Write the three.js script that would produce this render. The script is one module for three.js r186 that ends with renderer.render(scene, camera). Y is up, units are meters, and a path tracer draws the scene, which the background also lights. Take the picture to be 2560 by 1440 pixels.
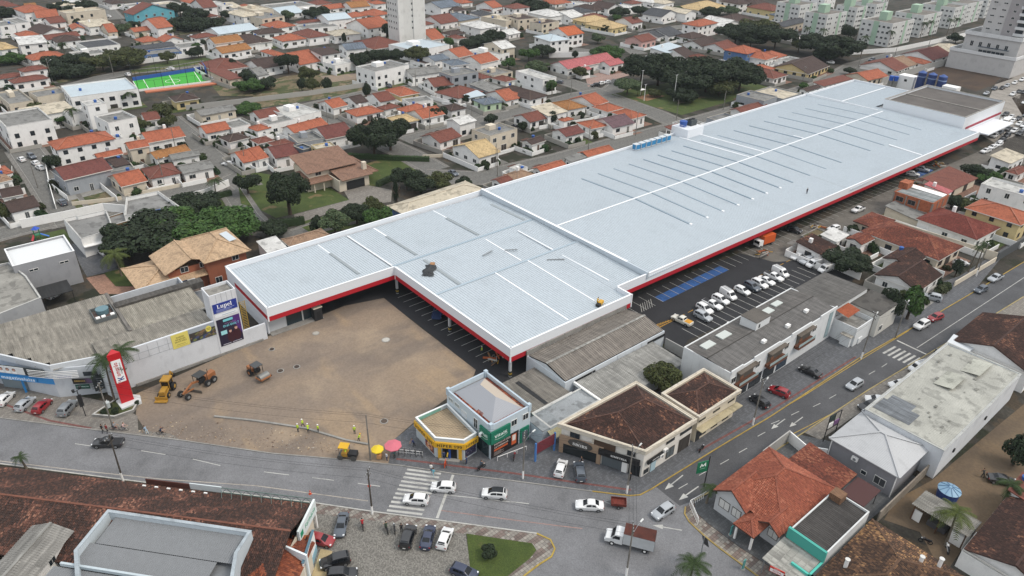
import * as THREE from 'three';
import { mergeGeometries, toCreasedNormals, mergeVertices } from 'three/addons/utils/BufferGeometryUtils.js';
import { MarchingCubes } from 'three/addons/objects/MarchingCubes.js';

// ---------- camera, sky, sun, exposure
const scene = new THREE.Scene();
const camera = new THREE.PerspectiveCamera(43.42, 16 / 9, 1, 3000);
camera.rotation.order = 'YXZ';
camera.position.set(0, 84, 0);
camera.rotation.set(-30.016 * Math.PI / 180, -40.346 * Math.PI / 180, 1.306 * Math.PI / 180);
const renderer = new THREE.WebGLRenderer({ antialias: true });
renderer.toneMapping = THREE.LinearToneMapping;
renderer.toneMappingExposure = 1.52;
renderer.shadowMap.enabled = true;
{ // even overcast sky, about three times brighter overhead than at the horizon
  const w = 256, h = 128, a = new Float32Array(w * h * 4);
  for (let j = 0; j < h; j++) for (let i = 0; i < w; i++) {
    const el = (j + .5) / h * Math.PI - Math.PI / 2, s = Math.max(0, Math.sin(el));
    const az = (i + .5) / w * Math.PI * 2;
    const cl = 1 + .05 * Math.sin(az * 3 + Math.sin(el * 9) * 1.3) * Math.cos(el * 5) * Math.cos(el) + .04 * Math.sin(az * 7 + el * 11) * Math.cos(el);
    const L = .9 * (1 + 1.5 * s) / 2.5 * cl, k = (j * w + i) * 4;
    a[k] = L * .965; a[k + 1] = L * 1.0; a[k + 2] = L * 1.05; a[k + 3] = 1;
  }
  const t = new THREE.DataTexture(a, w, h, THREE.RGBAFormat, THREE.FloatType);
  t.mapping = THREE.EquirectangularReflectionMapping; t.magFilter = t.minFilter = THREE.LinearFilter; t.needsUpdate = true;
  scene.background = t; scene.environment = t;
}
const sun = new THREE.DirectionalLight(0xfff3e4, 1.3);
sun.position.set(330, 330, 60); sun.target.position.set(180, 0, -150);
sun.castShadow = true; sun.shadow.radius = 34; sun.shadow.mapSize.set(4096, 4096);
Object.assign(sun.shadow.camera, { left: -420, right: 420, top: 420, bottom: -420, near: 1, far: 1500 });
scene.add(sun, sun.target);
scene.fog = new THREE.FogExp2(0xc9d3dc, 0.00008);

// ---------- helpers
let _s = 12345;
const seed = (n) => { _s = (n * 2654435761) >>> 0 || 1; };
const R = () => { _s = (_s + 0x6d2b79f5) | 0; let t = Math.imul(_s ^ (_s >>> 15), 1 | _s); t = (t + Math.imul(t ^ (t >>> 7), 61 | t)) ^ t; return ((t ^ (t >>> 14)) >>> 0) / 4294967296; };
const rr = (a, b) => a + (b - a) * R();
const V = (x, y, z) => new THREE.Vector3(x, y, z);
const DEG = Math.PI / 180;
const taken = {};
const numbered = (n) => { const k = taken[n] = (taken[n] ?? -1) + 1; return k ? n + '_' + String(k).padStart(3, '0') : n; };
class MB {
  constructor() { this.p = []; this.n = []; this.u = []; }
  tri(a, b, c, uv) {
    const e = V(...b).sub(V(...a)), f = V(...c).sub(V(...a)), n = e.clone().cross(f).normalize();
    this.p.push(...a, ...b, ...c); for (let i = 0; i < 3; i++) this.n.push(n.x, n.y, n.z);
    if (uv) this.u.push(...uv);
    else {
      let U = Math.abs(n.y) > .9 ? V(1, 0, 0) : V(n.z, 0, -n.x).normalize(); const W = n.clone().cross(U);
      for (const q of [a, b, c]) { const v = V(...q); this.u.push(v.dot(U), v.dot(W)); }
    }
    return this;
  }
  quad(a, b, c, d, uv) { // uv: 4 pairs
    this.tri(a, b, c, uv && [...uv[0], ...uv[1], ...uv[2]]); return this.tri(a, c, d, uv && [...uv[0], ...uv[2], ...uv[3]]);
  }
  poly(pts) { // roughly planar fan-free polygon: triangulated in its dominant plane
    const n = V(0, 0, 0); for (let i = 0; i < pts.length; i++) { const a = pts[i], b = pts[(i + 1) % pts.length]; n.x += (a[1] - b[1]) * (a[2] + b[2]); n.y += (a[2] - b[2]) * (a[0] + b[0]); n.z += (a[0] - b[0]) * (a[1] + b[1]); }
    const ax = Math.abs(n.y) >= Math.abs(n.x) && Math.abs(n.y) >= Math.abs(n.z) ? [0, 2] : Math.abs(n.x) > Math.abs(n.z) ? [1, 2] : [0, 1];
    const t = THREE.ShapeUtils.triangulateShape(pts.map((p) => new THREE.Vector2(p[ax[0]], p[ax[1]])), []);
    for (const [i, j, k] of t) { let A = pts[i], B = pts[j], C = pts[k]; const m = V(...B).sub(V(...A)).cross(V(...C).sub(V(...A))); if (m.dot(n) < 0) [B, C] = [C, B]; this.tri(A, B, C); }
    return this;
  }
  box(x0, x1, y0, y1, z0, z1) {
    const q = (a, b, c, d) => this.quad(a, b, c, d);
    q([x0, y0, z1], [x1, y0, z1], [x1, y1, z1], [x0, y1, z1]); q([x1, y0, z0], [x0, y0, z0], [x0, y1, z0], [x1, y1, z0]);
    q([x0, y0, z0], [x0, y0, z1], [x0, y1, z1], [x0, y1, z0]); q([x1, y0, z1], [x1, y0, z0], [x1, y1, z0], [x1, y1, z1]);
    q([x0, y1, z1], [x1, y1, z1], [x1, y1, z0], [x0, y1, z0]); q([x0, y0, z0], [x1, y0, z0], [x1, y0, z1], [x0, y0, z1]); return this;
  }
  beam(a, b, w, h = w) { // bar with rectangular section
    const A = V(...a), B = V(...b), d = B.clone().sub(A).normalize(); let s = Math.abs(d.y) > .98 ? V(1, 0, 0) : V(0, 1, 0).cross(d).normalize(); const t = d.clone().cross(s);
    const c = (P, i, j) => { const v = P.clone().addScaledVector(s, i * w / 2).addScaledVector(t, j * h / 2); return [v.x, v.y, v.z]; };
    const k = [[-1, -1], [1, -1], [1, 1], [-1, 1]];
    for (let i = 0; i < 4; i++) { const [p, q] = k[i], [r, u] = k[(i + 1) % 4]; this.quad(c(A, p, q), c(A, r, u), c(B, r, u), c(B, p, q)); }
    this.quad(c(A, -1, -1), c(A, -1, 1), c(A, 1, 1), c(A, 1, -1)); this.quad(c(B, -1, -1), c(B, 1, -1), c(B, 1, 1), c(B, -1, 1)); return this;
  }
  cyl(a, b, r0, r1 = r0, n = 10, caps = true) {
    const A = V(...a), B = V(...b), d = B.clone().sub(A).normalize(); let s = Math.abs(d.y) > .98 ? V(1, 0, 0) : V(0, 1, 0).cross(d).normalize(); const t = d.clone().cross(s);
    const c = (P, r, i) => { const w = i / n * Math.PI * 2, v = P.clone().addScaledVector(s, Math.cos(w) * r).addScaledVector(t, Math.sin(w) * r); return [v.x, v.y, v.z]; };
    for (let i = 0; i < n; i++) { this.quad(c(A, r0, i), c(A, r0, i + 1), c(B, r1, i + 1), c(B, r1, i)); if (caps) { this.tri(c(B, r1, i), c(B, r1, i + 1), [B.x, B.y, B.z]); this.tri(c(A, r0, i + 1), c(A, r0, i), [A.x, A.y, A.z]); } } return this;
  }
  tube(pts, r, n = 5) { for (let i = 0; i + 1 < pts.length; i++) this.cyl(pts[i], pts[i + 1], r, r, n, i === 0 || i + 2 === pts.length); return this; }
  prism(poly, y0, y1, top = true, bottom = false) {
    const P = ccw(poly);
    for (let i = 0; i < P.length; i++) { const a = P[i], b = P[(i + 1) % P.length]; this.quad([a[0], y0, a[1]], [b[0], y0, b[1]], [b[0], y1, b[1]], [a[0], y1, a[1]]); }
    if (top) this.poly(P.map((p) => [p[0], y1, p[1]])); if (bottom) this.poly(P.slice().reverse().map((p) => [p[0], y0, p[1]])); return this;
  }
  ring(poly, t, y0, y1) { // wall ring of thickness t standing inside the polygon
    const P = ccw(poly), Q = inset(P, t);
    for (let i = 0; i < P.length; i++) { const j = (i + 1) % P.length, a = P[i], b = P[j], c = Q[j], d = Q[i];
      this.quad([a[0], y0, a[1]], [b[0], y0, b[1]], [b[0], y1, b[1]], [a[0], y1, a[1]]); this.quad([c[0], y0, c[1]], [d[0], y0, d[1]], [d[0], y1, d[1]], [c[0], y1, c[1]]);
      this.quad([a[0], y1, a[1]], [b[0], y1, b[1]], [c[0], y1, c[1]], [d[0], y1, d[1]]); } return this;
  }
  rib(a, b, d, n, amp, f = .3) { // sheet from a along b, ribs running towards d; d = a + slope vector
    const A = V(...a), U = V(...b).sub(A), S = V(...d).sub(A), N = U.clone().cross(S).normalize(); if (N.y < 0) N.negate();
    const P = (u, k, h) => { const v = A.clone().addScaledVector(U, u).addScaledVector(S, k).addScaledVector(N, h); return [v.x, v.y, v.z]; };
    for (let i = 0; i < n; i++) { const u = [i, i + 1 - f, i + 1 - f * .72, i + 1 - f * .28, i + 1].map((q) => q / n), h = [0, 0, amp, amp, 0];
      for (let j = 0; j < 4; j++) this.quad(P(u[j], 0, h[j]), P(u[j + 1], 0, h[j + 1]), P(u[j + 1], 1, h[j + 1]), P(u[j], 1, h[j])); } return this;
  }
  geo() { const g = new THREE.BufferGeometry(); g.setAttribute('position', new THREE.Float32BufferAttribute(this.p, 3)); g.setAttribute('normal', new THREE.Float32BufferAttribute(this.n, 3)); g.setAttribute('uv', new THREE.Float32BufferAttribute(this.u, 2)); return g; }
}
const mb = () => new MB();
function area(P) { let s = 0; for (let i = 0; i < P.length; i++) { const a = P[i], b = P[(i + 1) % P.length]; s += a[0] * b[1] - b[0] * a[1]; } return s; }
function ccw(P) { return area(P) > 0 ? P.slice().reverse() : P; } // seen from above with z towards the viewer
function inset(P, t) { // P from ccw(): the inside lies to the left of each edge seen from above
  const n = P.length, out = [];
  for (let i = 0; i < n; i++) {
    const a = P[(i + n - 1) % n], b = P[i], c = P[(i + 1) % n];
    const e = [b[0] - a[0], b[1] - a[1]], f = [c[0] - b[0], c[1] - b[1]], le = Math.hypot(...e), lf = Math.hypot(...f);
    const n1 = [e[1] / le, -e[0] / le], n2 = [f[1] / lf, -f[0] / lf], k = 1 + n1[0] * n2[0] + n1[1] * n2[1];
    out.push([b[0] + (n1[0] + n2[0]) * t / Math.max(k, .3), b[1] + (n1[1] + n2[1]) * t / Math.max(k, .3)]);
  } return out;
}
const rect = (x0, x1, z0, z1) => [[x0, z0], [x1, z0], [x1, z1], [x0, z1]];
function tag(o, label, category, group, kind) { if (label) o.userData.label = label; if (category) o.userData.category = category; if (group) o.userData.group = group; if (kind) o.userData.kind = kind; return o; }
function thing(name, label, category, [x, y, z] = [0, 0, 0], turn = 0, group) { const o = new THREE.Group(); o.name = numbered(name); o.position.set(x, y, z); o.rotation.y = turn; scene.add(o); return tag(o, label, category, group); }
function part(parent, name, mb, m) { const o = new THREE.Mesh(mb.geo ? mb.geo() : mb, m); o.name = name; parent.add(o); return o; }
function struct(name, mb, m) { const o = new THREE.Mesh(mb.geo ? mb.geo() : mb, m); o.name = numbered(name); o.userData.kind = 'structure'; scene.add(o); return o; }

// ---------- procedural textures (tileable)
const hsh = (x, y, s) => { let h = Math.imul(x | 0, 374761393) + Math.imul(y | 0, 668265263) + Math.imul(s | 0, 974634777); h = Math.imul(h ^ (h >>> 13), 1274126177); return ((h ^ (h >>> 16)) >>> 0) / 4294967296; };
const vn = (u, v, per, s) => { const x = u * per, y = v * per, i = Math.floor(x), j = Math.floor(y), f = x - i, g = y - j, a = f * f * (3 - 2 * f), b = g * g * (3 - 2 * g), m = (k) => ((k % per) + per) % per;
  const p = hsh(m(i), m(j), s), q = hsh(m(i + 1), m(j), s), r = hsh(m(i), m(j + 1), s), t = hsh(m(i + 1), m(j + 1), s); return p + (q - p) * a + (r - p) * b + (p - q - r + t) * a * b; };
const fbm = (u, v, per, s, o = 4) => { let t = 0, a = .5, n = 0; for (let k = 0; k < o; k++) { t += a * vn(u, v, per << k, s + k * 17); n += a; a *= .55; } return t / n; };
function tex(n, rep, f, srgb = true) { // f(u,v) -> value or [r,g,b] in 0..1; rep = metres covered
  const a = new Uint8Array(n * n * 4);
  for (let j = 0; j < n; j++) for (let i = 0; i < n; i++) { const c = f(i / n, j / n), k = (j * n + i) * 4; if (c.length) { a[k] = c[0] * 255; a[k + 1] = c[1] * 255; a[k + 2] = c[2] * 255; } else a[k] = a[k + 1] = a[k + 2] = c * 255; a[k + 3] = 255; }
  const t = new THREE.DataTexture(a, n, n); t.wrapS = t.wrapT = THREE.RepeatWrapping; t.magFilter = THREE.LinearFilter; t.minFilter = THREE.LinearMipmapLinearFilter; t.generateMipmaps = true;
  const r = Array.isArray(rep) ? rep : [rep, rep]; t.repeat.set(1 / r[0], 1 / r[1]); if (srgb) t.colorSpace = THREE.SRGBColorSpace; t.needsUpdate = true; return t;
}
const cl = (x) => Math.max(0, Math.min(1, x)), mixc = (a, b, t) => [a[0] + (b[0] - a[0]) * t, a[1] + (b[1] - a[1]) * t, a[2] + (b[2] - a[2]) * t], ss = (a, b, x) => { x = cl((x - a) / (b - a)); return x * x * (3 - 2 * x); };
const T = {
  plaster: tex(512, 13, (u, v) => .965 - .05 * ss(.45, .8, fbm(u, v, 5, 1)) + .03 * (vn(u, v, 128, 2) - .5) - .04 * ss(.6, .8, fbm(u, v * .4, 12, 9, 3))),
  asphalt: tex(1024, 24, (u, v) => .84 + .2 * (fbm(u, v, 6, 11, 5) - .5) + .16 * (vn(u, v, 256, 12) - .5) - .05 * ss(.55, .75, fbm(u, v, 9, 14, 3))),
  concrete: tex(512, 12, (u, v) => .86 + .22 * (fbm(u, v, 5, 21, 5) - .5) + .1 * (vn(u, v, 128, 22) - .5) - .1 * ss(.6, .78, fbm(u, v, 11, 23, 3))),
  dirt: tex(1024, 62, (u, v) => { const f = fbm(u, v, 4, 31, 6), w = fbm(u + .1 * f, v + .05 * vn(u, v, 5, 3), 7, 35, 4); let c = mixc([.545, .50, .455], [.60, .54, .47], ss(.3, .7, f)); c = mixc(c, [.66, .60, .52], ss(.5, .78, w) * .7); c = mixc(c, [.475, .44, .41], ss(.42, .7, fbm(u, v * 3, 3, 39, 5)) * .75); c = mixc(c, [.68, .6, .49], ss(.55, .75, fbm(u * 3, v, 4, 37, 5)) * .55); const g = .95 + .1 * vn(u, v, 240, 36); return [c[0] * g, c[1] * g, c[2] * g]; }),
  grass: tex(512, 14, (u, v) => { const f = fbm(u, v, 8, 41, 5), g = .8 + .4 * vn(u, v, 200, 42); const c = mixc([.20, .26, .10], [.29, .335, .15], f); const d = mixc(c, [.42, .37, .25], ss(.6, .78, fbm(u, v, 5, 44, 4))); return [d[0] * g, d[1] * g, d[2] * g]; }),
  weeds: tex(512, 22, (u, v) => { const f = fbm(u, v, 6, 51, 5), g = .8 + .4 * vn(u, v, 180, 52); let c = mixc([.40, .36, .27], [.25, .28, .15], ss(.42, .58, f)); c = mixc(c, [.47, .42, .34], ss(.6, .7, fbm(u, v, 9, 55, 3))); return [c[0] * g, c[1] * g, c[2] * g]; }),
  yard: tex(1024, 85, (u, v) => { const f = fbm(u, v, 14, 61, 5); let c = mixc([.50, .49, .47], [.41, .39, .36], ss(.4, .6, f)); c = mixc(c, [.27, .30, .19], ss(.52, .62, fbm(u, v, 18, 65, 4))); c = mixc(c, [.52, .46, .39], ss(.6, .7, fbm(u, v, 22, 68, 3))); const g = .85 + .3 * vn(u, v, 400, 62); return [c[0] * g, c[1] * g, c[2] * g]; }),
  cobble: tex(512, 3.2, (u, v) => { const n = 22, r = Math.floor(v * n), x = u * n * .8 + (r % 2 ? .5 : 0), fx = x - Math.floor(x), fy = v * n - r, e = Math.min(fx, 1 - fx, fy, 1 - fy), s = hsh(Math.floor(x) % 18, r, 71); return cl((.7 + .28 * s) * (.72 + .28 * ss(.04, .16, e))); }),
  paver: tex(512, 4, (u, v) => { const n = 10, r = Math.floor(v * n), x = u * n + (r % 2 ? .5 : 0), fx = x - Math.floor(x), fy = v * n - r, e = Math.min(fx, 1 - fx, fy, 1 - fy); return cl((.86 + .16 * hsh(Math.floor(x) % n, r, 75)) * (.82 + .18 * ss(.02, .07, e)) - .08 * fbm(u, v, 6, 77)); }),
  brickpave: tex(512, 4, (u, v) => { const n = 8, i = Math.floor(u * n), j = Math.floor(v * n), fx = u * n - i, fy = v * n - j, e = Math.min(fx, 1 - fx, fy, 1 - fy), red = (Math.floor(j / 2) % 2) === 0 && hsh(i, j, 82) > .2; const g = (.86 + .2 * hsh(i, j, 81)) * (.7 + .3 * ss(.02, .09, e)); const c = red ? [.45, .40, .375] : [.55, .53, .5]; return [cl(c[0] * g), cl(c[1] * g), cl(c[2] * g)]; }),
  tile: tex(512, 6.4, (u, v) => { const n = 26, m = 17, i = Math.floor(u * n), j = Math.floor(v * m); return cl(.84 + .12 * hsh(i, j, 91) + .16 * (fbm(u, v, 6, 92, 4) - .5) - .12 * (fbm(u, v, 9, 95, 3) > .58 ? hsh(i, j, 96) : 0)); }),
  tileB: tex(512, 6.4, (u, v) => { const n = 26, m = 17, x = u * n - Math.floor(u * n), y = v * m - Math.floor(v * m); return cl(.15 + .6 * Math.sin(x * Math.PI) + .25 * (1 - y)); }, false),
  corrB: tex(256, 2, (u) => .5 + .5 * Math.sin(u * Math.PI * 2 * 8), false),
  fibro: tex(512, [14, 9], (u, v) => cl(.84 + .26 * (vn(u, v / 16, 48, 101) - .5) + .12 * (vn(u, v / 8, 112, 103) - .5) + .2 * (fbm(u, v, 4, 102, 3) - .5))),
  plank: tex(256, 3, (u, v) => .8 + .3 * (vn(u, v * .2, 48, 111) - .5)),
  flatroof: tex(512, 16, (u, v) => cl(.86 + .2 * (fbm(u, v, 6, 121, 5) - .5) - .16 * ss(.54, .72, fbm(u, v, 10, 123, 4)) + .08 * (vn(u, v, 128, 124) - .5))),
  dirty: tex(512, 30, (u, v) => cl(.96 + .05 * (vn(u, v, 90, 131) - .5) - .035 * ss(.5, .8, fbm(u, v, 5, 132, 4)))),
};
const mcache = {};
function M(hex, o = {}) { const k = hex + JSON.stringify(o); if (mcache[k]) return mcache[k]; const p = { color: hex, roughness: o.r ?? .85, metalness: o.m ?? 0, side: THREE.DoubleSide }; if (o.t) p.map = T[o.t]; if (o.b) { p.bumpMap = T[o.b]; p.bumpScale = o.bs ?? .03; } if (o.vc) p.vertexColors = true; if (o.cc) p.clearcoat = o.cc; if (o.cc) p.clearcoatRoughness = .08; return mcache[k] = o.cc ? new THREE.MeshPhysicalMaterial(p) : new THREE.MeshStandardMaterial(p); }
const ROOF = { o: '#ab6247', O: '#c0653a', a: '#a37142', r: '#7a483c', m: '#73423c', d: '#4a3a35', k: '#b8686a', y: '#c9b083', c: '#d5cbb6', w: '#e2e2df', g: '#90908d', b: '#6c7885', n: '#474a4f', l: '#b9c7cf', p: '#6f565c', t: '#9c8069' };
const WALL = { w: '#f2f2f0', c: '#d5cbb9', y: '#d3c190', g: '#9ea3a9', b: '#5877a4', s: '#69b2c2', e: '#bcd2b4', k: '#d3aba4', n: '#5a6068', R: '#b87a58' };
const tiled = 'oOarmdkypt';
const roofMat = (c) => tiled.includes(c) ? M(ROOF[c], { t: 'tile', b: 'tileB', bs: .06, r: .9 }) : c === 'n' || c === 'b' ? M(ROOF[c], { t: 'fibro', b: 'tileB', bs: .04, r: .8 }) : c === 'g' ? M(ROOF[c], { t: 'flatroof', b: 'corrB', bs: .04, r: .9 }) : c === 'l' ? M(ROOF[c], { t: 'dirty', b: 'corrB', bs: .03, r: .5 }) : M(ROOF[c], { t: 'flatroof', r: .9 });
const wallMat = (c) => M(WALL[c], { t: 'plaster', r: .9 });
const glass = M('#2b3238', { r: .12, m: .1 }), frameW = M('#dcdcd8', { r: .6 }), frameD = M('#3a3530', { r: .6 }), metalG = M('#8d9194', { r: .5, m: .4 }), black = M('#1c1d1f', { r: .7 }), white = M('#e8e8e6', { r: .7 }), rubber = M('#202122', { r: .95 }), conc = M('#a19f9a', { t: 'concrete' }), wood = M('#6a4d38', { t: 'plank' });

// ---------- windows and doors
const wg = {};
function winGeo(w, h, d) { const k = w + '_' + h + '_' + d; if (wg[k]) return wg[k]; const f = new MB(), t = .07, e = .05; f.box(-w / 2 - t, w / 2 + t, -h / 2 - t, -h / 2, -.03, e).box(-w / 2 - t, w / 2 + t, h / 2, h / 2 + t, -.03, e).box(-w / 2 - t, -w / 2, -h / 2, h / 2, -.03, e).box(w / 2, w / 2 + t, -h / 2, h / 2, -.03, e); if (w > .8) f.box(-.025, .025, -h / 2, h / 2, -.03, e - .01);
  const p = new MB().box(-w / 2, w / 2, -h / 2, h / 2, -.03, .02); return wg[k] = [f.geo(), p.geo()]; }
function win(g, x, y, z, turn, w, h, fm = frameW, pm = glass, name = 'window') { const [a, b] = winGeo(w, h); const o = new THREE.Mesh(a, fm); o.name = name; o.position.set(x, y, z); o.rotation.y = turn; g.add(o); const p = new THREE.Mesh(b, pm); p.name = 'pane'; o.add(p); return o; }
// window on a wall running a->b (outside to the right of travel when seen from above = towards the normal n)
function wallAt(a, b, t, y, off = 0) { const L = Math.hypot(b[0] - a[0], b[1] - a[1]), ux = (b[0] - a[0]) / L, uz = (b[1] - a[1]) / L, nx = -uz, nz = ux; return { x: a[0] + ux * t + nx * off, z: a[1] + uz * t + nz * off, y, turn: Math.atan2(nx, nz), L, n: [nx, nz] }; }
function winOn(g, a, b, t, y, w, h, fm, pm, name) { const q = wallAt(a, b, t, y, .03); return win(g, q.x, y, q.z, q.turn, w, h, fm, pm, name); }
function panelOn(g, name, a, b, t, y, w, h, m, off = .06, th = .06) { const q = wallAt(a, b, t, y, off); const o = part(g, name, panelGeo(w, h, th), m); o.position.set(q.x, y, q.z); o.rotation.y = q.turn; return o; }
function panelGeo(w, h, th) { const b = new MB(); b.quad([-w / 2, -h / 2, th / 2], [w / 2, -h / 2, th / 2], [w / 2, h / 2, th / 2], [-w / 2, h / 2, th / 2], [[0, 0], [1, 0], [1, 1], [0, 1]]);
  b.quad([w / 2, -h / 2, -th / 2], [-w / 2, -h / 2, -th / 2], [-w / 2, h / 2, -th / 2], [w / 2, h / 2, -th / 2], [[0, 0], [.01, 0], [.01, .01], [0, .01]]);
  const e = [[0, 0], [.01, 0], [.01, .01], [0, .01]]; b.quad([-w / 2, h / 2, th / 2], [w / 2, h / 2, th / 2], [w / 2, h / 2, -th / 2], [-w / 2, h / 2, -th / 2], e); b.quad([-w / 2, -h / 2, -th / 2], [w / 2, -h / 2, -th / 2], [w / 2, -h / 2, th / 2], [-w / 2, -h / 2, th / 2], e);
  b.quad([-w / 2, -h / 2, -th / 2], [-w / 2, -h / 2, th / 2], [-w / 2, h / 2, th / 2], [-w / 2, h / 2, -th / 2], e); b.quad([w / 2, -h / 2, th / 2], [w / 2, -h / 2, -th / 2], [w / 2, h / 2, -th / 2], [w / 2, h / 2, th / 2], e); return b.geo(); }
function signM(w, h, draw) { const c = document.createElement('canvas'); c.width = w; c.height = h; const x = c.getContext('2d'); x.textAlign = 'center'; x.textBaseline = 'middle'; draw(x, w, h); const t = new THREE.CanvasTexture(c); t.colorSpace = THREE.SRGBColorSpace; t.magFilter = THREE.LinearFilter; return new THREE.MeshStandardMaterial({ map: t, roughness: .7, side: THREE.DoubleSide }); }
const txt = (x, s, X, Y, f, c, w) => { x.fillStyle = c; x.font = f; x.fillText(s, X, Y, w); };

// ---------- roof tiles as real pieces
const tileG = (() => { const b = new MB(), n = 5, w = .125; for (let i = 0; i < n; i++) { const a0 = Math.PI * (i / n), a1 = Math.PI * ((i + 1) / n); const P = (a, z, k, l) => [-Math.cos(a) * w * k, Math.sin(a) * .085 * k + l, z]; b.quad(P(a0, 0, 1, .03), P(a1, 0, 1, .03), P(a1, .43, .86, 0), P(a0, .43, .86, 0)); b.tri(P(a0, 0, 1, .03), P(a1, 0, 1, .03), [0, .0, 0]); } return b.geo(); })();
function tiles(parent, planes, cols, m = M('#ffffff', { r: .92 })) { // planes: [eaveA, eaveB, ...rest] upward polygons
  const ms = [], cs = [], c0 = cols.map((c) => new THREE.Color(c));
  for (const P of planes) {
    const A = V(...P[0]), U = V(...P[1]).sub(A).normalize(); let N = V(0, 0, 0); for (let i = 1; i + 1 < P.length; i++) N.add(V(...P[i]).sub(A).cross(V(...P[i + 1]).sub(A))); N.normalize(); if (N.y < 0) N.negate(); let S = U.clone().cross(N).normalize(); let far = 0; const uv = P.map((p) => { const d = V(...p).sub(A); return [d.dot(U), d.dot(S)]; }); if (uv.reduce((s, q) => s + q[1], 0) < 0) { S.negate(); uv.forEach((q) => q[1] *= -1); }
    const us = uv.map((q) => q[0]), vs = uv.map((q) => q[1]), u0 = Math.min(...us), u1 = Math.max(...us), v1 = Math.max(...vs);
    const inside = (x, y) => { let c = false; for (let i = 0, j = uv.length - 1; i < uv.length; j = i++) { const a = uv[i], b = uv[j]; if ((a[1] > y) !== (b[1] > y) && x < (b[0] - a[0]) * (y - a[1]) / (b[1] - a[1]) + a[0]) c = !c; } return c; };
    const mat = new THREE.Matrix4(), X = N.clone().cross(S);
    let row = 0;
    for (let v = .02; v < v1; v += .36, row++) for (let u = u0 + .12; u < u1; u += .245) {
      if (!inside(u, v + .14)) continue;
      const j = A.clone().addScaledVector(U, u + rr(-.012, .012)).addScaledVector(S, v + rr(-.015, .015)).addScaledVector(N, rr(0, .012));
      mat.makeBasis(X, N, S); mat.setPosition(j); ms.push(mat.clone());
      const w = fbm(cl((u - u0) / 30 % 1), cl(v / 20 % 1), 9, 7 + P.length, 3), k = R();
      const c = c0[Math.min(c0.length - 1, Math.floor(cl((.6 * k + .4 * ss(.3, .7, w)) ** 1.5) * c0.length))].clone(); c.multiplyScalar(rr(.8, 1.18)); cs.push(c);
    }
  }
  const im = new THREE.InstancedMesh(tileG, m, ms.length); ms.forEach((q, i) => { im.setMatrixAt(i, q); im.setColorAt(i, cs[i]); }); im.name = 'roof_tiles'; im.userData.kind = 'stuff'; parent.add(im); return im;
}
const TC = { d: ['#34241f', '#3d2a24', '#48312a', '#573b30', '#7f5a46'], r: ['#5d342a', '#6b3b2e', '#784334', '#85503d', '#936049'], m: ['#653029', '#6f382f', '#793e34', '#83483c'], o: ['#854a39', '#8f513d', '#985944', '#a2654f'], l: ['#352722', '#402e28', '#4c342b', '#5a3d33', '#6b483c', '#86604f'], y: ['#3a2b22', '#4c382b', '#5f4634', '#755840', '#8f6e4c', '#a5835a'], q: ['#6f3b29', '#834830', '#92553a', '#5d3426'] };

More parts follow.
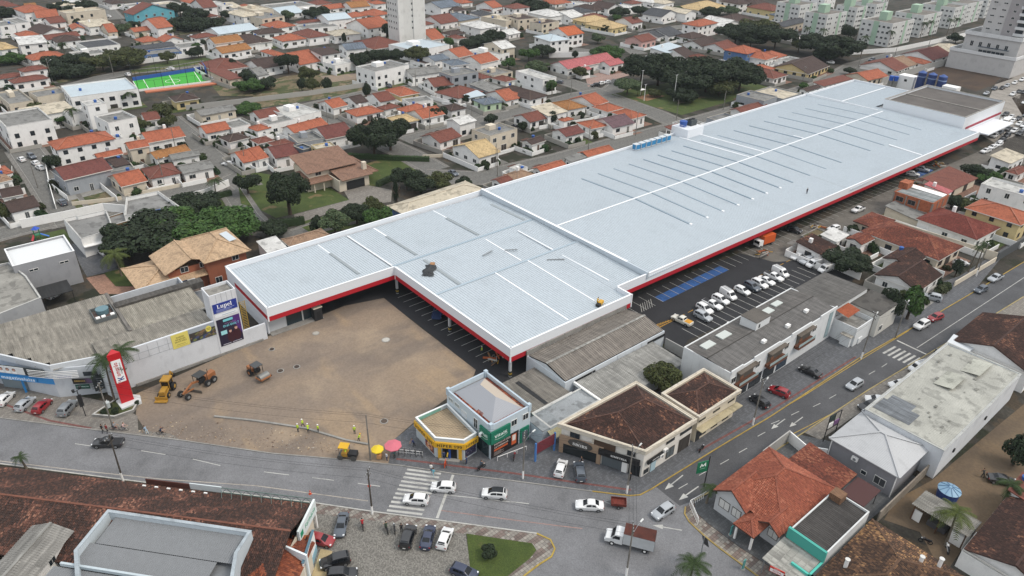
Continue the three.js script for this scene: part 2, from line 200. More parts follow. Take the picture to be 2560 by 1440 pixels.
// ---------- survey tables, in metres: houses [x,z,width,depth,turn,eave,roof,roof colour,wall colour,label], cars [x,z,turn,...], trees [x,z,height,radius,...]
const D = {
houses:[
[65.2,-585.3,11.4,21,-9,3,'h','r','w',[1,13,-1],0],
[77.1,-570,6.5,5,-2.7,4,'g','a','c',[1,13,-1],0],
[73.9,-542.9,15.1,21,-7,5,'h','o','w',[1,13,-1],0],
[78.7,-530.9,11.9,16.9,4.8,3,'g','o','w',[1,13,-1],0],
[78.2,-507.4,9,13.1,-9,3,'g','r','w',[1,13,0],0],
[53.3,-496.4,10.5,15.6,-9,6,'f','g','w',[3,16,-1],0],
[58.7,-498.4,7.3,19,-9,6.5,'f','g','w',[1,13,-1],0],
[94.6,-511.7,21.9,12.2,-9,7,'f','c','c',[1,13,-1],0],
[84.4,-481.6,6.4,13.8,4,3,'G','o','w',[1,13,-1],0],
[94.3,-480,13.8,16,-8.4,4,'s','c','w',[1,13,-1],0],
[69.5,-480.1,12.5,21,-9,3,'G','d','w',[1,13,-1],0],
[58.8,-474.7,9.2,10.3,-7.7,3,'h','o','w',[3,16,0],0],
[55.1,-437.1,12.1,15.5,3.1,6,'s','w','w',[3,16,-1],0],
[42.2,-431,7.5,16.3,-9,6,'h','y','w',[3,16,-1],0],
[72.3,-449.3,12.3,12.4,-2.3,3,'h','d','w',[1,13,0],0],
[71.6,-457.9,16.7,9.4,-9,3,'g','r','w',[1,13,1],0],
[55.9,-412.7,15.4,11.4,-9,3,'h','o','w',[3,16,1],0],
[127.4,-493.8,25.6,13.4,-9,6,'G','r','s',[1,13,-1],0],
[133.8,-544.7,14.3,9.7,-9,3,'f','g','w',[3,13,-1],0],
[129.1,-483.9,8.3,5.9,-9,3,'h','r','w',[0,13,0],0],
[111.5,-454.7,12.7,8.1,-9,3,'g','o','c',[2,13,-1],0],
[119,-453,9.3,21,-9,5,'g','o','w',[2,13,-1],0],
[96.8,-464.4,5.1,17.3,0,3,'g','o','c',[1,13,-1],0],
[105.9,-425,9.9,10.5,-9,3,'h','o','c',[2,13,-1],0],
[115.5,-420.1,10.6,10.1,-7.4,3,'G','o','w',[2,13,-1],0],
[103.1,-405.8,20.4,7,-3.1,3,'s','n','w',[2,13,-1],0],
[118.7,-401.8,12.2,12.5,-1.2,3,'f','g','w',[3,1,-1],0],
[102.8,-394,17.3,10.9,4.6,3,'f','g','b',[3,1,-1],0],
[132.6,-387,15,11.9,-3.9,6,'g','a','w',[1,14,-1],0],
[131.6,-376.2,16.5,11.1,-9,3.5,'g','a','w',[1,14,-1],0],
[144,-389.5,8.1,17.5,-9,4,'g','d','w',[1,14,0],0],
[116.3,-346.2,16.2,19.6,-0.6,3.5,'h','r','w',[0,1,-1],0],
[110.8,-330,7.3,19.1,-9,3,'s','r','c',[0,1,-1],0],
[132.6,-419,12.2,7.7,-9,3,'h','r','w',[0,13,1],0],
[151.5,-427.9,23.7,16.7,-7.8,3,'g','l','w',[1,14,-1],0],
[171.8,-500.2,7.8,21,-9,6,'f','w','w',[0,13,-1],0],
[161.6,-498.5,9.4,20.8,-2.9,6,'g','r','w',[0,13,-1],0],
[157.4,-477.7,7,7.5,-9,3,'h','r','w',[0,13,2],0],
[177.9,-492.7,6.6,16.4,-1.8,5,'s','c','w',[0,13,-1],0],
[170.4,-456.4,12.9,21,-9,6,'h','c','w',[3,14,-1],0],
[185.2,-490.1,9.8,12.3,-9,4,'h','o','w',[3,14,0],0],
[58.7,-322.2,23.6,20.4,2.2,7,'f','l','w',[1,7,-1],0],
[41.2,-367,13.6,7.2,-7.1,3.5,'h','r','w',[3,16,1],0],
[44.7,-374,10.2,6.5,-9,6,'h','r','w',[3,16,-1],0],
[35.9,-379.5,10.4,6.3,-9,3,'h','r','w',[3,16,0],0],
[31.5,-338.8,8.1,21,-3.9,4,'f','g','c',[0,16,-1],0],
[42.7,-334.5,11,10.7,-6.6,5,'f','g','c',[0,16,-1],0],
[37.1,-306.9,15.7,9.9,-6.7,5,'s','c','w',[0,16,-1],0],
[27.7,-292.2,13.5,18.7,-2.8,8,'f','g','w',[2,16,-1],0],
[50.2,-293.4,6.2,8.1,-3.1,9,'f','w','w',[2,7,0],0],
[44.7,-299.9,5.6,6.5,-9,5,'f','g','w',[2,7,0],0],
[53.2,-278.1,9.7,11.6,-8.4,7,'f','g','w',[2,7,1],0],
[83.7,-301.4,9.4,8.7,2.3,3.5,'h','d','y',[2,1,-1],0],
[87.4,-278.9,13.8,8.5,-2.9,3.2,'g','g','c',[2,1,-1],0],
[66,-285,5.4,9.4,5.5,3,'g','r','w',[2,7,-1],0],
[79.1,-256.8,8.9,8.7,-1.5,3.5,'g','o','w',[2,1,-1],0],
[86.7,-256.2,6.8,9,-3.8,4,'f','g','w',[2,1,-1],0],
[81.3,-244.2,7.7,7.4,-7.2,3,'h','d','w',[1,5,-1],0],
[38.5,-260.8,17.5,9.9,-3.1,6,'h','o','w',[2,7,-1],0],
[61.9,-257.5,12.2,10.9,0,4,'g','o','w',[2,7,-1],0],
[48.4,-261.2,3.6,4.7,1.3,5,'f','w','w',[2,7,1],0],
[82.4,-427.8,15.5,19.6,-3.5,3.5,'f','n','w',[2,13,-1],0],
[73.6,-410.7,13.2,11.1,-4.1,3,'f','g','w',[3,7,-1],0],
[94.7,-561.5,8.6,14,-9,4,'h','c','w',[1,13,-1],0],
[102.2,-570.3,7.2,14.2,-9,4,'h','w','w',[1,13,-1],0],
[147,-523.8,12.6,17.3,-9,5,'f','c','w',[0,13,-1],0],
[138.1,-507.5,11.6,21,-9,4,'g','g','s',[0,13,-1],0],
[123.6,-560.5,8.7,14.3,-7.7,3,'h','d','w',[1,13,1],0],
[163.3,-521.9,10.2,17.4,-9,5,'h','o','w',[0,13,-1],0],
[260.6,-475.4,10.2,11.4,-4.5,4,'h','o','w',[1,0,1],0],
[216,-462.8,12.9,15.9,-9,3,'f','g','w',[3,14,0],0],
[201,-467.7,16.6,21,-9,3,'g','l','w',[3,14,-1],0],
[209.7,-394.2,5.8,9.4,-9,3,'h','r','w',[1,0,1],0],
[296,-365.5,12.5,20.7,-9,5,'f','c','c',[3,3,-1],0],
[276.8,-335.1,10.7,11.8,-9,3,'g','w','w',[1,3,-1],0],
[181.9,-465.6,12.5,19.9,-8.4,7,'f','c','c',[3,14,-1],0],
[177.9,-444.5,14.9,21,-9,6,'f','g','c',[3,14,-1],0],
[208.7,-477.9,27.8,20.4,-4,5,'f','g','w',[3,14,-1],0],
[232.3,-480.7,12.4,12,-9,4,'h','r','w',[1,0,0],0],
[233.6,-465.6,14.6,10.9,-5.9,3,'g','o','w',[1,0,-1],0],
[247.5,-458.5,14.5,14.6,1.6,4,'g','a','w',[1,0,-1],0],
[264.9,-460.6,9.1,9.9,-0.9,4,'h','o','w',[3,0,-1],0],
[245.8,-431.1,14.2,15.7,-9,3,'h','o','w',[1,0,2],0],
[212,-421.4,15.7,16.4,0.7,5,'g','l','w',[1,0,-1],0],
[231.5,-431.3,12.4,11,-7.6,3,'h','o','w',[1,0,0],0],
[199.3,-427,17.3,5.4,-0.7,3,'h','r','w',[3,14,0],0],
[178.7,-426.1,14.5,15.2,-9,3,'h','o','w',[3,14,1],0],
[196.3,-413.1,21.4,13,4.9,3,'f','g','w',[3,14,1],0],
[197.5,-383.1,15.9,13.3,3.3,3.5,'h','c','w',[0,14,-1],0],
[214.5,-384.5,17.2,20.5,-9,6,'g','o','w',[1,0,-1],0],
[167.1,-386,14.1,12.6,0.3,3.5,'h','o','w',[3,14,2],0],
[181.6,-390.1,13,19.1,-2.9,3.5,'h','r','w',[3,14,1],0],
[153.2,-394.1,8,17.4,-3.2,3,'h','d','w',[3,14,0],0],
[166.2,-411.3,15.6,10.7,4,3,'h','d','w',[3,14,1],0],
[199.2,-347.1,20.7,21,-3.7,3.5,'h','r','w',[3,12,-1],0],
[182.9,-346.2,11.2,13,9,4,'g','b','w',[3,12,-1],0],
[161.6,-333.8,10.7,10.8,-6.4,6,'s','d','w',[0,14,-1],0],
[157.3,-339.6,5.1,12,-9,4,'f','g','w',[0,14,-1],0],
[161.6,-319.5,12.2,8.9,-9,4,'f','w','w',[0,14,-1],0],
[146.2,-359.8,6.3,14.6,-6.1,3,'h','o','w',[1,14,-1],0],
[150.1,-339.6,12.7,21,-9,3,'g','o','w',[0,14,-1],0],
[133.2,-339.7,13.6,15.3,-6.9,3,'g','d','w',[1,14,1],0],
[123.7,-326.8,5.4,14,-4.2,3,'g','g','w',[1,14,-1],0],
[166.5,-288.6,19.3,13.4,-9,7.5,'f','g','w',[3,12,-1],0],
[183,-282.5,15.9,11.6,4.6,4,'g','g','w',[0,12,-1],0],
[190.3,-263.7,14.3,9.8,0.4,6.5,'f','g','g',[0,12,-1],0],
[200.5,-280.3,9.6,10.7,6.5,6,'h','b','w',[0,12,-1],0],
[203.3,-300.8,9.6,10.3,-6.3,4,'g','b','w',[0,12,-1],0],
[197.6,-302.7,8.1,10.8,-9,3,'f','d','w',[0,12,-1],0],
[211.2,-327.2,23.2,21,-7,5,'f','l','w',[2,0,-1],0],
[233.3,-351.3,9.4,20,-0.6,3,'g','o','w',[0,0,-1],0],
[250,-350.7,11.2,8.3,-0.3,3,'h','d','w',[0,0,0],0],
[244.3,-340.1,6.9,8.9,-4.8,3,'h','r','w',[0,0,1],0],
[278.3,-385.8,18.7,21,-9,4,'h','b','c',[0,0,-1],0],
[262.7,-382.9,15.9,18.6,-9,4,'g','r','w',[0,0,-1],0],
[249.4,-385.7,7.2,21,-5,4,'h','r','w',[0,0,0],0],
[267.2,-348.5,15.6,19.6,-1.1,6,'h','w','w',[0,0,-1],0],
[292.5,-424.4,18,19.6,-7.9,5,'g','b','w',[0,0,-1],0],
[297.8,-414.5,11.7,8.9,-1.1,3,'h','d','w',[0,0,1],0],
[303.1,-392.2,12.1,15.8,7.1,3,'h','n','w',[0,0,-1],0],
[320.4,-439.1,10.5,13.3,-3.8,3,'h','o','w',[0,0,-1],0],
[321.6,-403.4,18.5,13.4,2.8,3,'h','r','w',[0,0,2],0],
[317.9,-404.5,10.2,16.3,-9,5,'g','o','w',[0,0,-1],0],
[217.4,-303.2,10.6,15.1,-7.6,4,'g','o','w',[0,12,-1],0],
[233.7,-298,12.4,18,-9,4,'f','w','w',[1,3,-1],0],
[216.3,-282.4,12.9,13.9,-9,5,'g','o','w',[1,3,-1],0],
[241.1,-298.3,9.2,15.8,-0.1,6,'g','w','c',[1,3,-1],0],
[213,-266.5,12.1,11.2,-5.6,3,'f','g','c',[1,3,-1],0],
[202,-264.2,6.2,11,0,3,'h','r','w',[0,12,1],0],
[207.6,-253.3,7.2,9.4,-7.3,3,'h','r','w',[1,3,-1],0],
[179.8,-264.9,9.6,12.4,9,3,'g','r','w',[0,12,-1],0],
[178.3,-247,15.2,13.9,-9,3,'h','r','w',[0,12,0],0],
[191.9,-246.3,9.1,12.2,-9,3,'s','g','g',[1,3,-1],0],
[180.3,-240.8,8.5,7.8,1.8,3,'s','l','w',[0,12,-1],0],
[179.3,-228.9,9.2,9,4.9,3.2,'h','b','e',[0,12,-1],0],
[189.2,-231.9,7.5,14.2,-0.4,3,'g','o','w',[1,3,-1],0],
[159.3,-261.3,9.6,12.5,0.9,3,'h','o','y',[2,12,-1],0],
[147.4,-258.7,7.4,11.6,-0.1,3,'g','r','w',[2,12,-1],0],
[157,-246.1,10.6,6.9,9,3.5,'f','g','w',[2,12,-1],0],
[143,-245.3,7.8,5,-9,3,'h','r','w',[3,6,-1],0],
[149.8,-238.2,11.2,7.7,-9,3,'h','o','c',[0,6,-1],0],
[149.6,-229.2,10.3,11.2,-1.4,3.2,'g','o','w',[0,6,-1],0],
[138.7,-228,8.8,9.2,1.6,3.2,'h','y','w',[0,6,-1],0],
[127.3,-261.4,7.2,10.6,-8.4,3,'g','o','w',[1,6,-1],0],
[132.5,-245.7,12.1,8.9,-0.1,3,'h','o','w',[3,6,-1],0],
[137.2,-261.1,6,9.8,-5.7,3,'g','d','w',[3,6,-1],0],
[163.2,-229.9,7.4,7.4,1.6,3,'h','d','w',[0,6,-1],0],
[151.7,-209.4,8.3,8.3,-5.7,5,'g','w','w',[0,6,-1],0],
[152.2,-190.4,12.8,9.4,-4.1,6.5,'f','g','c',[0,6,-1],0],
[138.9,-203.7,10.7,10.2,-9,3,'g','r','w',[0,6,0],0],
[100.9,-264.2,9.1,9.7,-4.5,3,'g','r','w',[2,14,-1],0],
[110.4,-258.7,12.3,15.6,-9,4,'f','w','w',[1,6,-1],0],
[99.8,-251.6,10.4,7.5,-4.5,4,'f','g','w',[3,5,-1],0],
[105.5,-240.5,14.4,8.3,-9,3.5,'g','o','w',[3,5,-1],0],
[109.4,-227.8,10.6,13.7,1.5,4,'g','m','w',[3,5,-1],0],
[99.9,-227.7,9.2,9.7,5.7,4,'f','g','g',[3,5,-1],0],
[87.8,-236,6,5.8,-4.4,3,'h','r','w',[1,5,0],0],
[91.6,-229.1,6.8,6.8,-7,3,'h','r','w',[1,5,1],0],
[92.6,-249.7,5.7,6.1,-9,3,'h','o','w',[1,5,-1],0],
[403.9,-395.1,15,11.5,-3.4,3,'h','r','w',[3,3,0],0],
[433.4,-366.2,13.7,18.3,-5.5,4,'h','w','w',[3,3,1],0],
[437.3,-358.5,13.6,18.2,-5.1,4,'h','c','w',[3,2,-1],0],
[484.9,-312.1,18.2,18,-8.3,5,'h','d','w',[3,2,1],0],
[488.2,-333.5,16.7,14.2,-1.1,5,'h','w','w',[3,2,-1],0],
[385.2,-390.9,11.6,13.2,-9,3,'f','w','w',[3,3,-1],0],
[326.4,-386.5,14.3,12.4,-0.4,6,'h','r','w',[3,3,-1],0],
[376.4,-402.3,17.5,15.7,-4,3,'h','o','w',[3,3,-1],0],
[304.8,-356.7,14.8,16.6,6.1,6,'f','d','c',[3,3,0],0],
[306.6,-336.5,15.9,9.7,-7.4,6,'f','d','c',[3,3,1],0],
[331.7,-360.8,17.8,21,-2.7,5,'h','w','w',[3,3,-1],0],
[341.8,-354.5,14.2,18.3,-9,4,'g','w','w',[3,3,-1],0],
[365.6,-367.4,14.2,16.8,-0.3,3,'h','n','w',[3,3,-1],0],
[378.2,-369.7,11.7,20.6,1.1,3,'h','d','w',[3,3,-1],0],
[345.3,-336.4,20.6,12.2,-1.6,3.5,'h','y','y',[3,3,0],0],
[339.9,-317.5,15.8,21,-6.7,3.5,'h','y','y',[3,3,1],0],
[353.5,-340.3,10.4,13.3,-1.4,4,'h','r','w',[3,3,1],0],
[359.6,-316.8,11.6,14.2,-3.8,4,'g','r','w',[3,3,-1],0],
[398.1,-323.7,21.1,15.6,-7.4,4,'G','n','w',[3,2,-1],0],
[388.9,-364,15,16.7,-0.4,4,'G','d','w',[3,3,-1],0],
[399.7,-357.6,7.9,12.6,0.6,4,'h','w','w',[3,3,0],0],
[416.6,-365.3,10.9,9.7,2,4,'h','r','w',[3,3,2],0],
[414.8,-338.3,15.8,8.5,6,4,'h','w','w',[3,2,-1],0],
[412,-320.1,12.7,21,-2.5,5,'G','c','w',[3,2,-1],0],
[445.4,-326.4,32,20.6,-4.6,4,'h','y','w',[3,2,-1],0],
[472.5,-318.3,14.6,18,3.5,6,'h','d','w',[3,2,0],0],
[382,-279.6,21,12.3,-4.1,6,'h','o','w',[3,2,-1],0],
[404.2,-280.4,21.5,20,3.7,4,'G','w','w',[3,2,-1],0],
[427.9,-287.5,23.8,17.8,-1.9,3,'h','d','w',[3,2,1],0],
[341.5,-282.3,8.5,14.6,-4.9,3.5,'g','n','w',[3,2,0],0],
[350.8,-282.4,14.9,19.3,-5.7,3.5,'g','n','w',[3,2,1],0],
[359,-267.5,14.5,11.5,-1.3,3,'h','d','w',[3,2,0],0],
[324,-275.4,14.1,12.1,-4.9,4,'g','r','k',[0,3,-1],0],
[294.5,-305,13,16.3,-1,6,'g','O','w',[3,3,-1],0],
[277.2,-297.7,13.7,15.7,7,6,'h','l','w',[3,3,-1],0],
[257.3,-253.4,33.4,12.9,-1.2,4,'g','k','w',[2,3,0],0],
[268.7,-245.7,11.2,8.3,-3.6,3.5,'g','k','w',[0,3,-1],0],
[249.8,-245.8,7.5,4.1,2.1,3,'g','k','w',[2,3,1],0],
[216.8,-242.3,7.8,18.6,0.7,6,'f','w','w',[1,3,-1],0],
[198.9,-231.1,10.9,21,-5,3,'h','d','w',[2,3,-1],0],
[193.9,-233.3,6.6,11.9,-5.1,3,'h','o','w',[1,3,-1],0],
[201.3,-204.6,9.5,11.3,6,3.5,'h','a','w',[2,3,-1],0],
[212.3,-204.6,9.4,13.7,-8.2,3.5,'g','o','w',[2,3,-1],0],
[188.4,-202.1,10.7,10.2,-1,4,'s','c','w',[2,3,-1],0],
[178.7,-202.4,8.8,10,-2.3,3,'g','r','w',[2,3,-1],0],
[212.6,-194,9.2,8.9,-0.3,3,'h','o','w',[2,3,1],0],
[212.5,-182.8,8.5,11,-0.9,3.2,'h','o','w',[1,8,1],0],
[200.3,-179.3,11.5,11.5,2.7,3.2,'g','p','w',[1,8,-1],0],
[192,-182.1,8.4,8.9,6.7,3,'h','o','w',[1,8,0],0],
[178.2,-180.8,9.3,8.3,1.1,3.2,'g','m','w',[2,3,-1],0],
[188.2,-192.3,5.2,3.2,-0.4,3,'h','o','w',[2,3,0],0],
[161.7,-180.7,7.2,5.4,-6.2,3,'g','d','w',[2,3,-1],0],
[312.1,-246.1,19.3,11.2,-9,5,'s','l','w',[3,2,-1],0],
[313.1,-240.5,11.2,18.6,-9,3,'g','d','w',[3,2,0],0],
[348.1,-252.7,19.2,12.4,-9,3,'g','d','w',[3,2,1],0],
[349.8,-240.5,15.6,13.3,-9,3,'g','r','w',[3,2,-1],0],
[338.1,-218.9,14.5,13.6,-4.8,6,'h','o','b',[0,2,-1],0],
[316.2,-229.4,10.3,11.2,-3.3,3,'h','r','w',[3,2,-1],0],
[341.9,-212.1,12.7,16.2,-6.3,4,'h','o','w',[0,2,1],0],
[322.5,-197.2,11.5,10.1,-5.7,3,'h','o','w',[0,2,0],0],
[214.1,-161.6,7.2,3.3,-3.2,3,'s','r','w',[1,8,-1],0],
[259.5,-160.4,18.6,5.9,-0.8,3,'g','r','w',[0,8,-1],0],
[236.4,-157.1,11.1,5.2,0.6,4,'f','g','g',[0,8,-1],0],
[271,-164.8,10.9,12.5,-4.5,5,'f','g','g',[0,2,-1],0],
[475,-294.5,16.6,20.9,2.1,5,'h','r','y',[1,4,-1],0],
[466.3,-276.3,23.3,7.5,-4.8,4,'s','b','y',[1,4,-1],0],
[490.5,-288.1,21.4,19.1,-5.9,5,'h','c','w',[1,4,-1],0],
[440.8,-256,32.9,10.6,-6.2,4,'g','n','c',[1,4,-1],0],
[529.4,-289,22.2,20.3,-9,9,'f','g','w',[1,4,-1],0],
[407.7,-233.6,12.5,8.7,-6.4,4,'h','n','w',[1,4,-1],0],
[352.4,-211.2,14.3,12,-4.8,3,'h','o','w',[0,2,2],0],
[354.2,-200.5,10.4,7.2,-0.4,3,'f','g','w',[0,2,-1],0],
[342.6,-187.5,25.1,18.8,-7.9,3,'g','d','y',[0,2,-1],0],
[315.2,-189.9,12.4,17.4,-1.3,3,'h','r','w',[0,2,-1],0],
[328.9,-162.6,24.6,5.7,2.2,3,'s','r','w',[2,4,-1],0],
[352.5,-158.9,17,12.3,5.4,3,'g','o','c',[2,4,-1],0],
[379.5,-163.6,15.8,18.4,-4.7,3,'g','r','w',[2,4,-1],0],
[392.6,-163.4,11.6,15.8,0.6,3,'g','t','w',[1,10,-1],0],
[404.9,-160.3,8.7,14.1,0.7,3,'h','o','w',[1,10,-1],0],
[425.9,-163.4,23.8,17.4,0.3,3,'g','m','w',[1,10,-1],0],
[449.2,-163.1,22.2,14.4,-6.4,3.5,'h','c','s',[3,10,-1],0],
[308.1,-162,12.7,4.2,-0.6,3,'g','d','w',[0,2,-1],0],
[285.9,-164.7,15,14.6,-1.8,4,'f','c','g',[0,2,-1],0],
[32.6,-235.9,13.3,11.7,-7,5,'g','m','g',[3,9,-1],0],
[51.1,-246.1,6.1,6.9,2.3,6,'g','o','c',[2,7,-1],0],
[42.5,-246.8,7.6,4.9,-5.5,4.5,'g','o','g',[2,7,-1],0],
[43.8,-241.6,4.7,6.6,-7,3,'s','d','g',[3,9,-1],0],
[58.8,-240.6,11.4,6.9,-6.6,3.5,'g','a','w',[2,7,-1],0],
[42.2,-225.5,7.5,11.1,-4.3,3.2,'g','o','c',[3,9,-1],0],
[51.8,-226,9,10.3,1.8,3.2,'h','r','w',[3,9,-1],0],
[61,-223.6,9.4,8.4,1.6,3.2,'g','g','w',[3,9,-1],0],
[61.9,-236.2,8.8,5.7,3,3.2,'g','g','w',[2,1,-1],0],
[77.4,-224.1,7,10.9,-2.1,3,'g','o','w',[1,5,0],0],
[13.9,-234.4,5.2,7.2,1.4,3,'g','d','w',[1,9,0],0],
[14.4,-223.1,7.1,8.9,-5.7,3,'g','d','w',[1,9,1],0],
[15,-254.7,3.2,7.8,-7.3,3,'h','o','w',[2,16,-1],0],
[13.5,-248.1,3.8,7.4,-9,3,'h','t','w',[1,9,-1],0],
[41.8,-237,9.6,5.5,3.2,3,'f','g','g',[3,9,-1],0],
[139.5,-184.6,9.4,14.6,-3,3.5,'g','y','w',[0,6,-1],0],
[80.3,-224.5,3.9,12.1,-4.9,3,'g','o','w',[1,5,1],0],
[87.6,-220.6,8.1,11.5,3.3,3.5,'g','m','w',[1,5,-1],0],
[93.4,-216.2,3.7,5.5,-8.9,5,'f','b','n',[1,5,-1],0],
[98,-211,6.5,4.8,6.1,6,'f','c','y',[3,5,-1],0],
[130.1,-159,5.3,4.4,-7.4,3,'g','r','w',[0,6,1],0],
[106.1,-158.3,28.3,8.9,-4.1,3.6,'h','c','b',[0,5,-1],0],
[66,-158.4,10.9,4.9,0.7,3,'h','t','w',[2,5,-1],0],
[57.4,-159.1,5.1,6.2,-0.6,3,'s','w','w',[2,5,-1],0],
[171.5,-160.1,12.4,5.3,1.2,3,'g','o','w',[1,8,1],0],
[162.5,-159.5,9.9,3.7,-4.1,3,'s','g','w',[1,8,-1],0],
[149.2,-158.8,11.1,5,-2.2,3,'g','o','w',[1,8,0],0],
[137,-159,8,6.7,-5.5,3,'h','t','w',[0,6,-1],0],
[140.9,-164,4.4,3.8,-6.1,3,'f','w','w',[0,6,-1],0],
[242.1,-75.1,18.4,9.3,1.4,3,'s','r','c',[0,11,-1],0],
[231.2,-74,3.9,7.2,-1.5,3,'s','k','w',[0,11,-1],0],
[241.9,-57.7,8.8,15,-1,6,'f','w','w',[2,15,-1],0],
[277.5,-71.3,13.2,6.8,1.6,4,'s','c','w',[3,15,-1],0],
[269.4,-65.1,10.1,3.9,2.3,3,'h','r','w',[3,15,-1],0],
[220.8,-53.7,10.7,14.4,1.7,5.5,'h','o','y',[2,15,-1],0],
[192.6,-74.5,10.1,6.8,1.1,3,'h','r','c',[2,11,0],1],
[165.8,-76.2,7.8,7.1,-0.3,3,'s','d','w',[1,11,-1],1],
[175,-76.3,7.1,4.7,-2.6,3,'s','w','w',[1,11,-1],0],
[178.5,-71.2,6.4,4.6,1.9,3,'g','r','w',[2,11,-1],1],
[208.3,-59.2,13.4,16.1,3.3,3.5,'h','m','w',[2,11,-1],1],
[188.6,-62.7,13.3,20.5,2,3.3,'h','r','c',[2,11,1],1],
[177.3,-59,9.9,6.5,1.4,3,'g','d','w',[2,11,0],1],
[168.5,-54.1,12.9,10.3,-0.2,3.2,'g','d','w',[2,11,1],1]],
cars:[
[45.4,-68.9,136.6,'hatch','white','white hatchback stopped just past the zebra crossing, nearest the kerb by the shops',''],
[40.7,-69.4,135.1,'hatch','white','white hatchback standing on the zebra crossing',''],
[50.8,-62.9,135.6,'hatchk','white','white hatchback with black roof on the avenue behind the stop line',''],
[29.5,-72,-128.1,'sedan','slate','slate grey sedan parked alone on the cobbles',''],
[25.9,-71.4,-52.1,'hatch','red','red car half behind the white and blue shop sign wall',''],
[25.7,-66.8,160.4,'suv','black','black sport utility car parked below the red car on the cobbles',''],
[25.4,-64.2,-33.7,'suv','black','black and silver car cut by the bottom edge of the photo',''],
[35.9,-64.1,41.5,'suv','black','black car, left of the three parked along the brick pavement',''],
[38.1,-62.3,43.6,'sedan','navy','navy car, middle of the three parked along the brick pavement',''],
[39.9,-60.6,36.9,'hatch','white','white hatchback, right of the three parked along the brick pavement',''],
[38.6,-54.2,-62.8,'hatch','navy','blue car at the lawn corner, cut by the bottom edge',''],
[62.6,-60.5,34.2,'hatch','white','white crossover parked in front of the oval shop sign',''],
[64.4,-58,52.5,'suv','slate','dark grey sport utility car parked beside the white crossover',''],
[60.6,-52,137.3,'sedan','white','white sedan with a yellow rear window towing a rust-red trailer',''],
[68.5,-44.2,176.7,'hatch','silver','silver hatchback turning at the junction mouth',''],
[118.7,-49.5,94.8,'sedan','black','black sedan on the shop forecourt under the long two-storey block',''],
[108.3,-49.7,100.8,'hatch','red','red hatchback on the forecourt by the brown tiled building',''],
[102.9,-50.3,82.5,'hatch','black','black hatchback on the forecourt beside the red hatchback',''],
[121.6,-41.9,175.5,'hatch','silver','silver hatchback driving down the side road',''],
[153.3,-43.5,174,'suv','white','white sport utility car parked at the kerb by the green trees',''],
[159,-43,167.2,'hatch','red','red hatchback parked behind the white car at the kerb',''],
[167.4,-47.4,110.5,'suv','silver','silver people carrier in the driveway of the brown tiled house',''],
[180.5,-41.8,172.3,'hatch','slate','grey-blue hatchback on the upper part of the side road',''],
[128.3,-36.6,152,'hatch','white','white car half hidden behind the long pale roof, nearest the tyre',''],
[120.3,-37,126.7,'hatch','white','white car by the pale roof beside the black car',''],
[117.4,-36.9,158.1,'suv','black','black car by the near corner of the pale roof',''],
[136.7,-36.6,160.5,'van','white','white van parked behind the pale roof',''],
[189.4,-41.9,172.7,'pickup','silver','silver pickup driving on the side road at the right',''],
[202.1,-83.5,174.6,'pickup','white','white pickup driving along the lane beside the superstore',''],
[161.1,-77.9,170,'sedan','white','white sedan at the head of the white wall beside the asphalt lot',''],
[160.6,-75.2,173.7,'suv','silver','silver car second along the white wall beside the lot',''],
[160.3,-73.1,168,'van','white','white van with roof ladders, left of the pair by the white wall',''],
[160.3,-69.9,169.8,'van','white','white van with roof ladders, right of the pair by the white wall',''],
[174.5,-87.2,-81.1,'suv','black','black car parked under the superstore canopy edge',''],
[244.4,-87,-65.3,'suv','white','nearer of two white cars under the far canopy edge',''],
[251.6,-87,-76.5,'suv','silver','farther of two pale cars under the far canopy edge',''],
[184.2,-81.1,169.6,'hatch','white','white car partly behind the small white slab roof',''],
[172,-81.8,171.3,'hatch','white','white car partly behind the brown lean-to roof',''],
[289.4,-81.7,172.4,'pickup','white','nearest white car of the row beyond the canopy end',''],
[296,-81.9,174.1,'hatch','white','second white car of the row beyond the canopy end',''],
[301.2,-81.8,174.7,'hatch','white','third white car of the row beyond the canopy end',''],
[190.9,-50.5,-37.6,'hatch','white','white car parked in the yard by the clipped tree',''],
[113.6,-76.9,94.6,'pickup','yellow','white and yellow pickup with its doors open, alone at the lot end',''],
[118.5,-75,-90.5,'suv','silver','silver sport utility car, first from the left in the asphalt lot row','cars parked in the asphalt lot row'],
[121.3,-76.7,-98.7,'suv','white','white sport utility car, second from the left in the asphalt lot row','cars parked in the asphalt lot row'],
[124.3,-76.8,-90,'pickup','white','white pickup, third from the left in the asphalt lot row','cars parked in the asphalt lot row'],
[127.4,-76.9,-91.8,'suv','white','white sport utility car, fourth from the left in the asphalt lot row','cars parked in the asphalt lot row'],
[130.6,-77.1,-100.5,'van','white','white van, fifth from the left in the asphalt lot row','cars parked in the asphalt lot row'],
[135,-76.4,-92.5,'hatch','white','white hatchback, sixth from the left in the asphalt lot row','cars parked in the asphalt lot row'],
[138.3,-76,-97.1,'suv','slate','slate sport utility car, seventh from the left in the asphalt lot row','cars parked in the asphalt lot row'],
[140.9,-75.7,-95.1,'suv','white','white sport utility car, eighth from the left in the asphalt lot row','cars parked in the asphalt lot row'],
[143.6,-75.6,-93.2,'sedan','white','white sedan, ninth from the left in the asphalt lot row','cars parked in the asphalt lot row'],
[146.8,-75.6,-92.6,'pickup','white','white pickup, tenth from the left in the asphalt lot row','cars parked in the asphalt lot row'],
[149.7,-75.7,-98.5,'van','white','white van, eleventh from the left in the asphalt lot row','cars parked in the asphalt lot row'],
[-3.3,-135.1,48.9,'hatch','white','white hatchback parked at the left edge before the blue shopfront',''],
[-0.8,-131.3,43.4,'hatch','silver','silver hatchback parked before the blue shopfront',''],
[1.4,-128.8,45.9,'hatch','red','red hatchback parked before the blue shopfront',''],
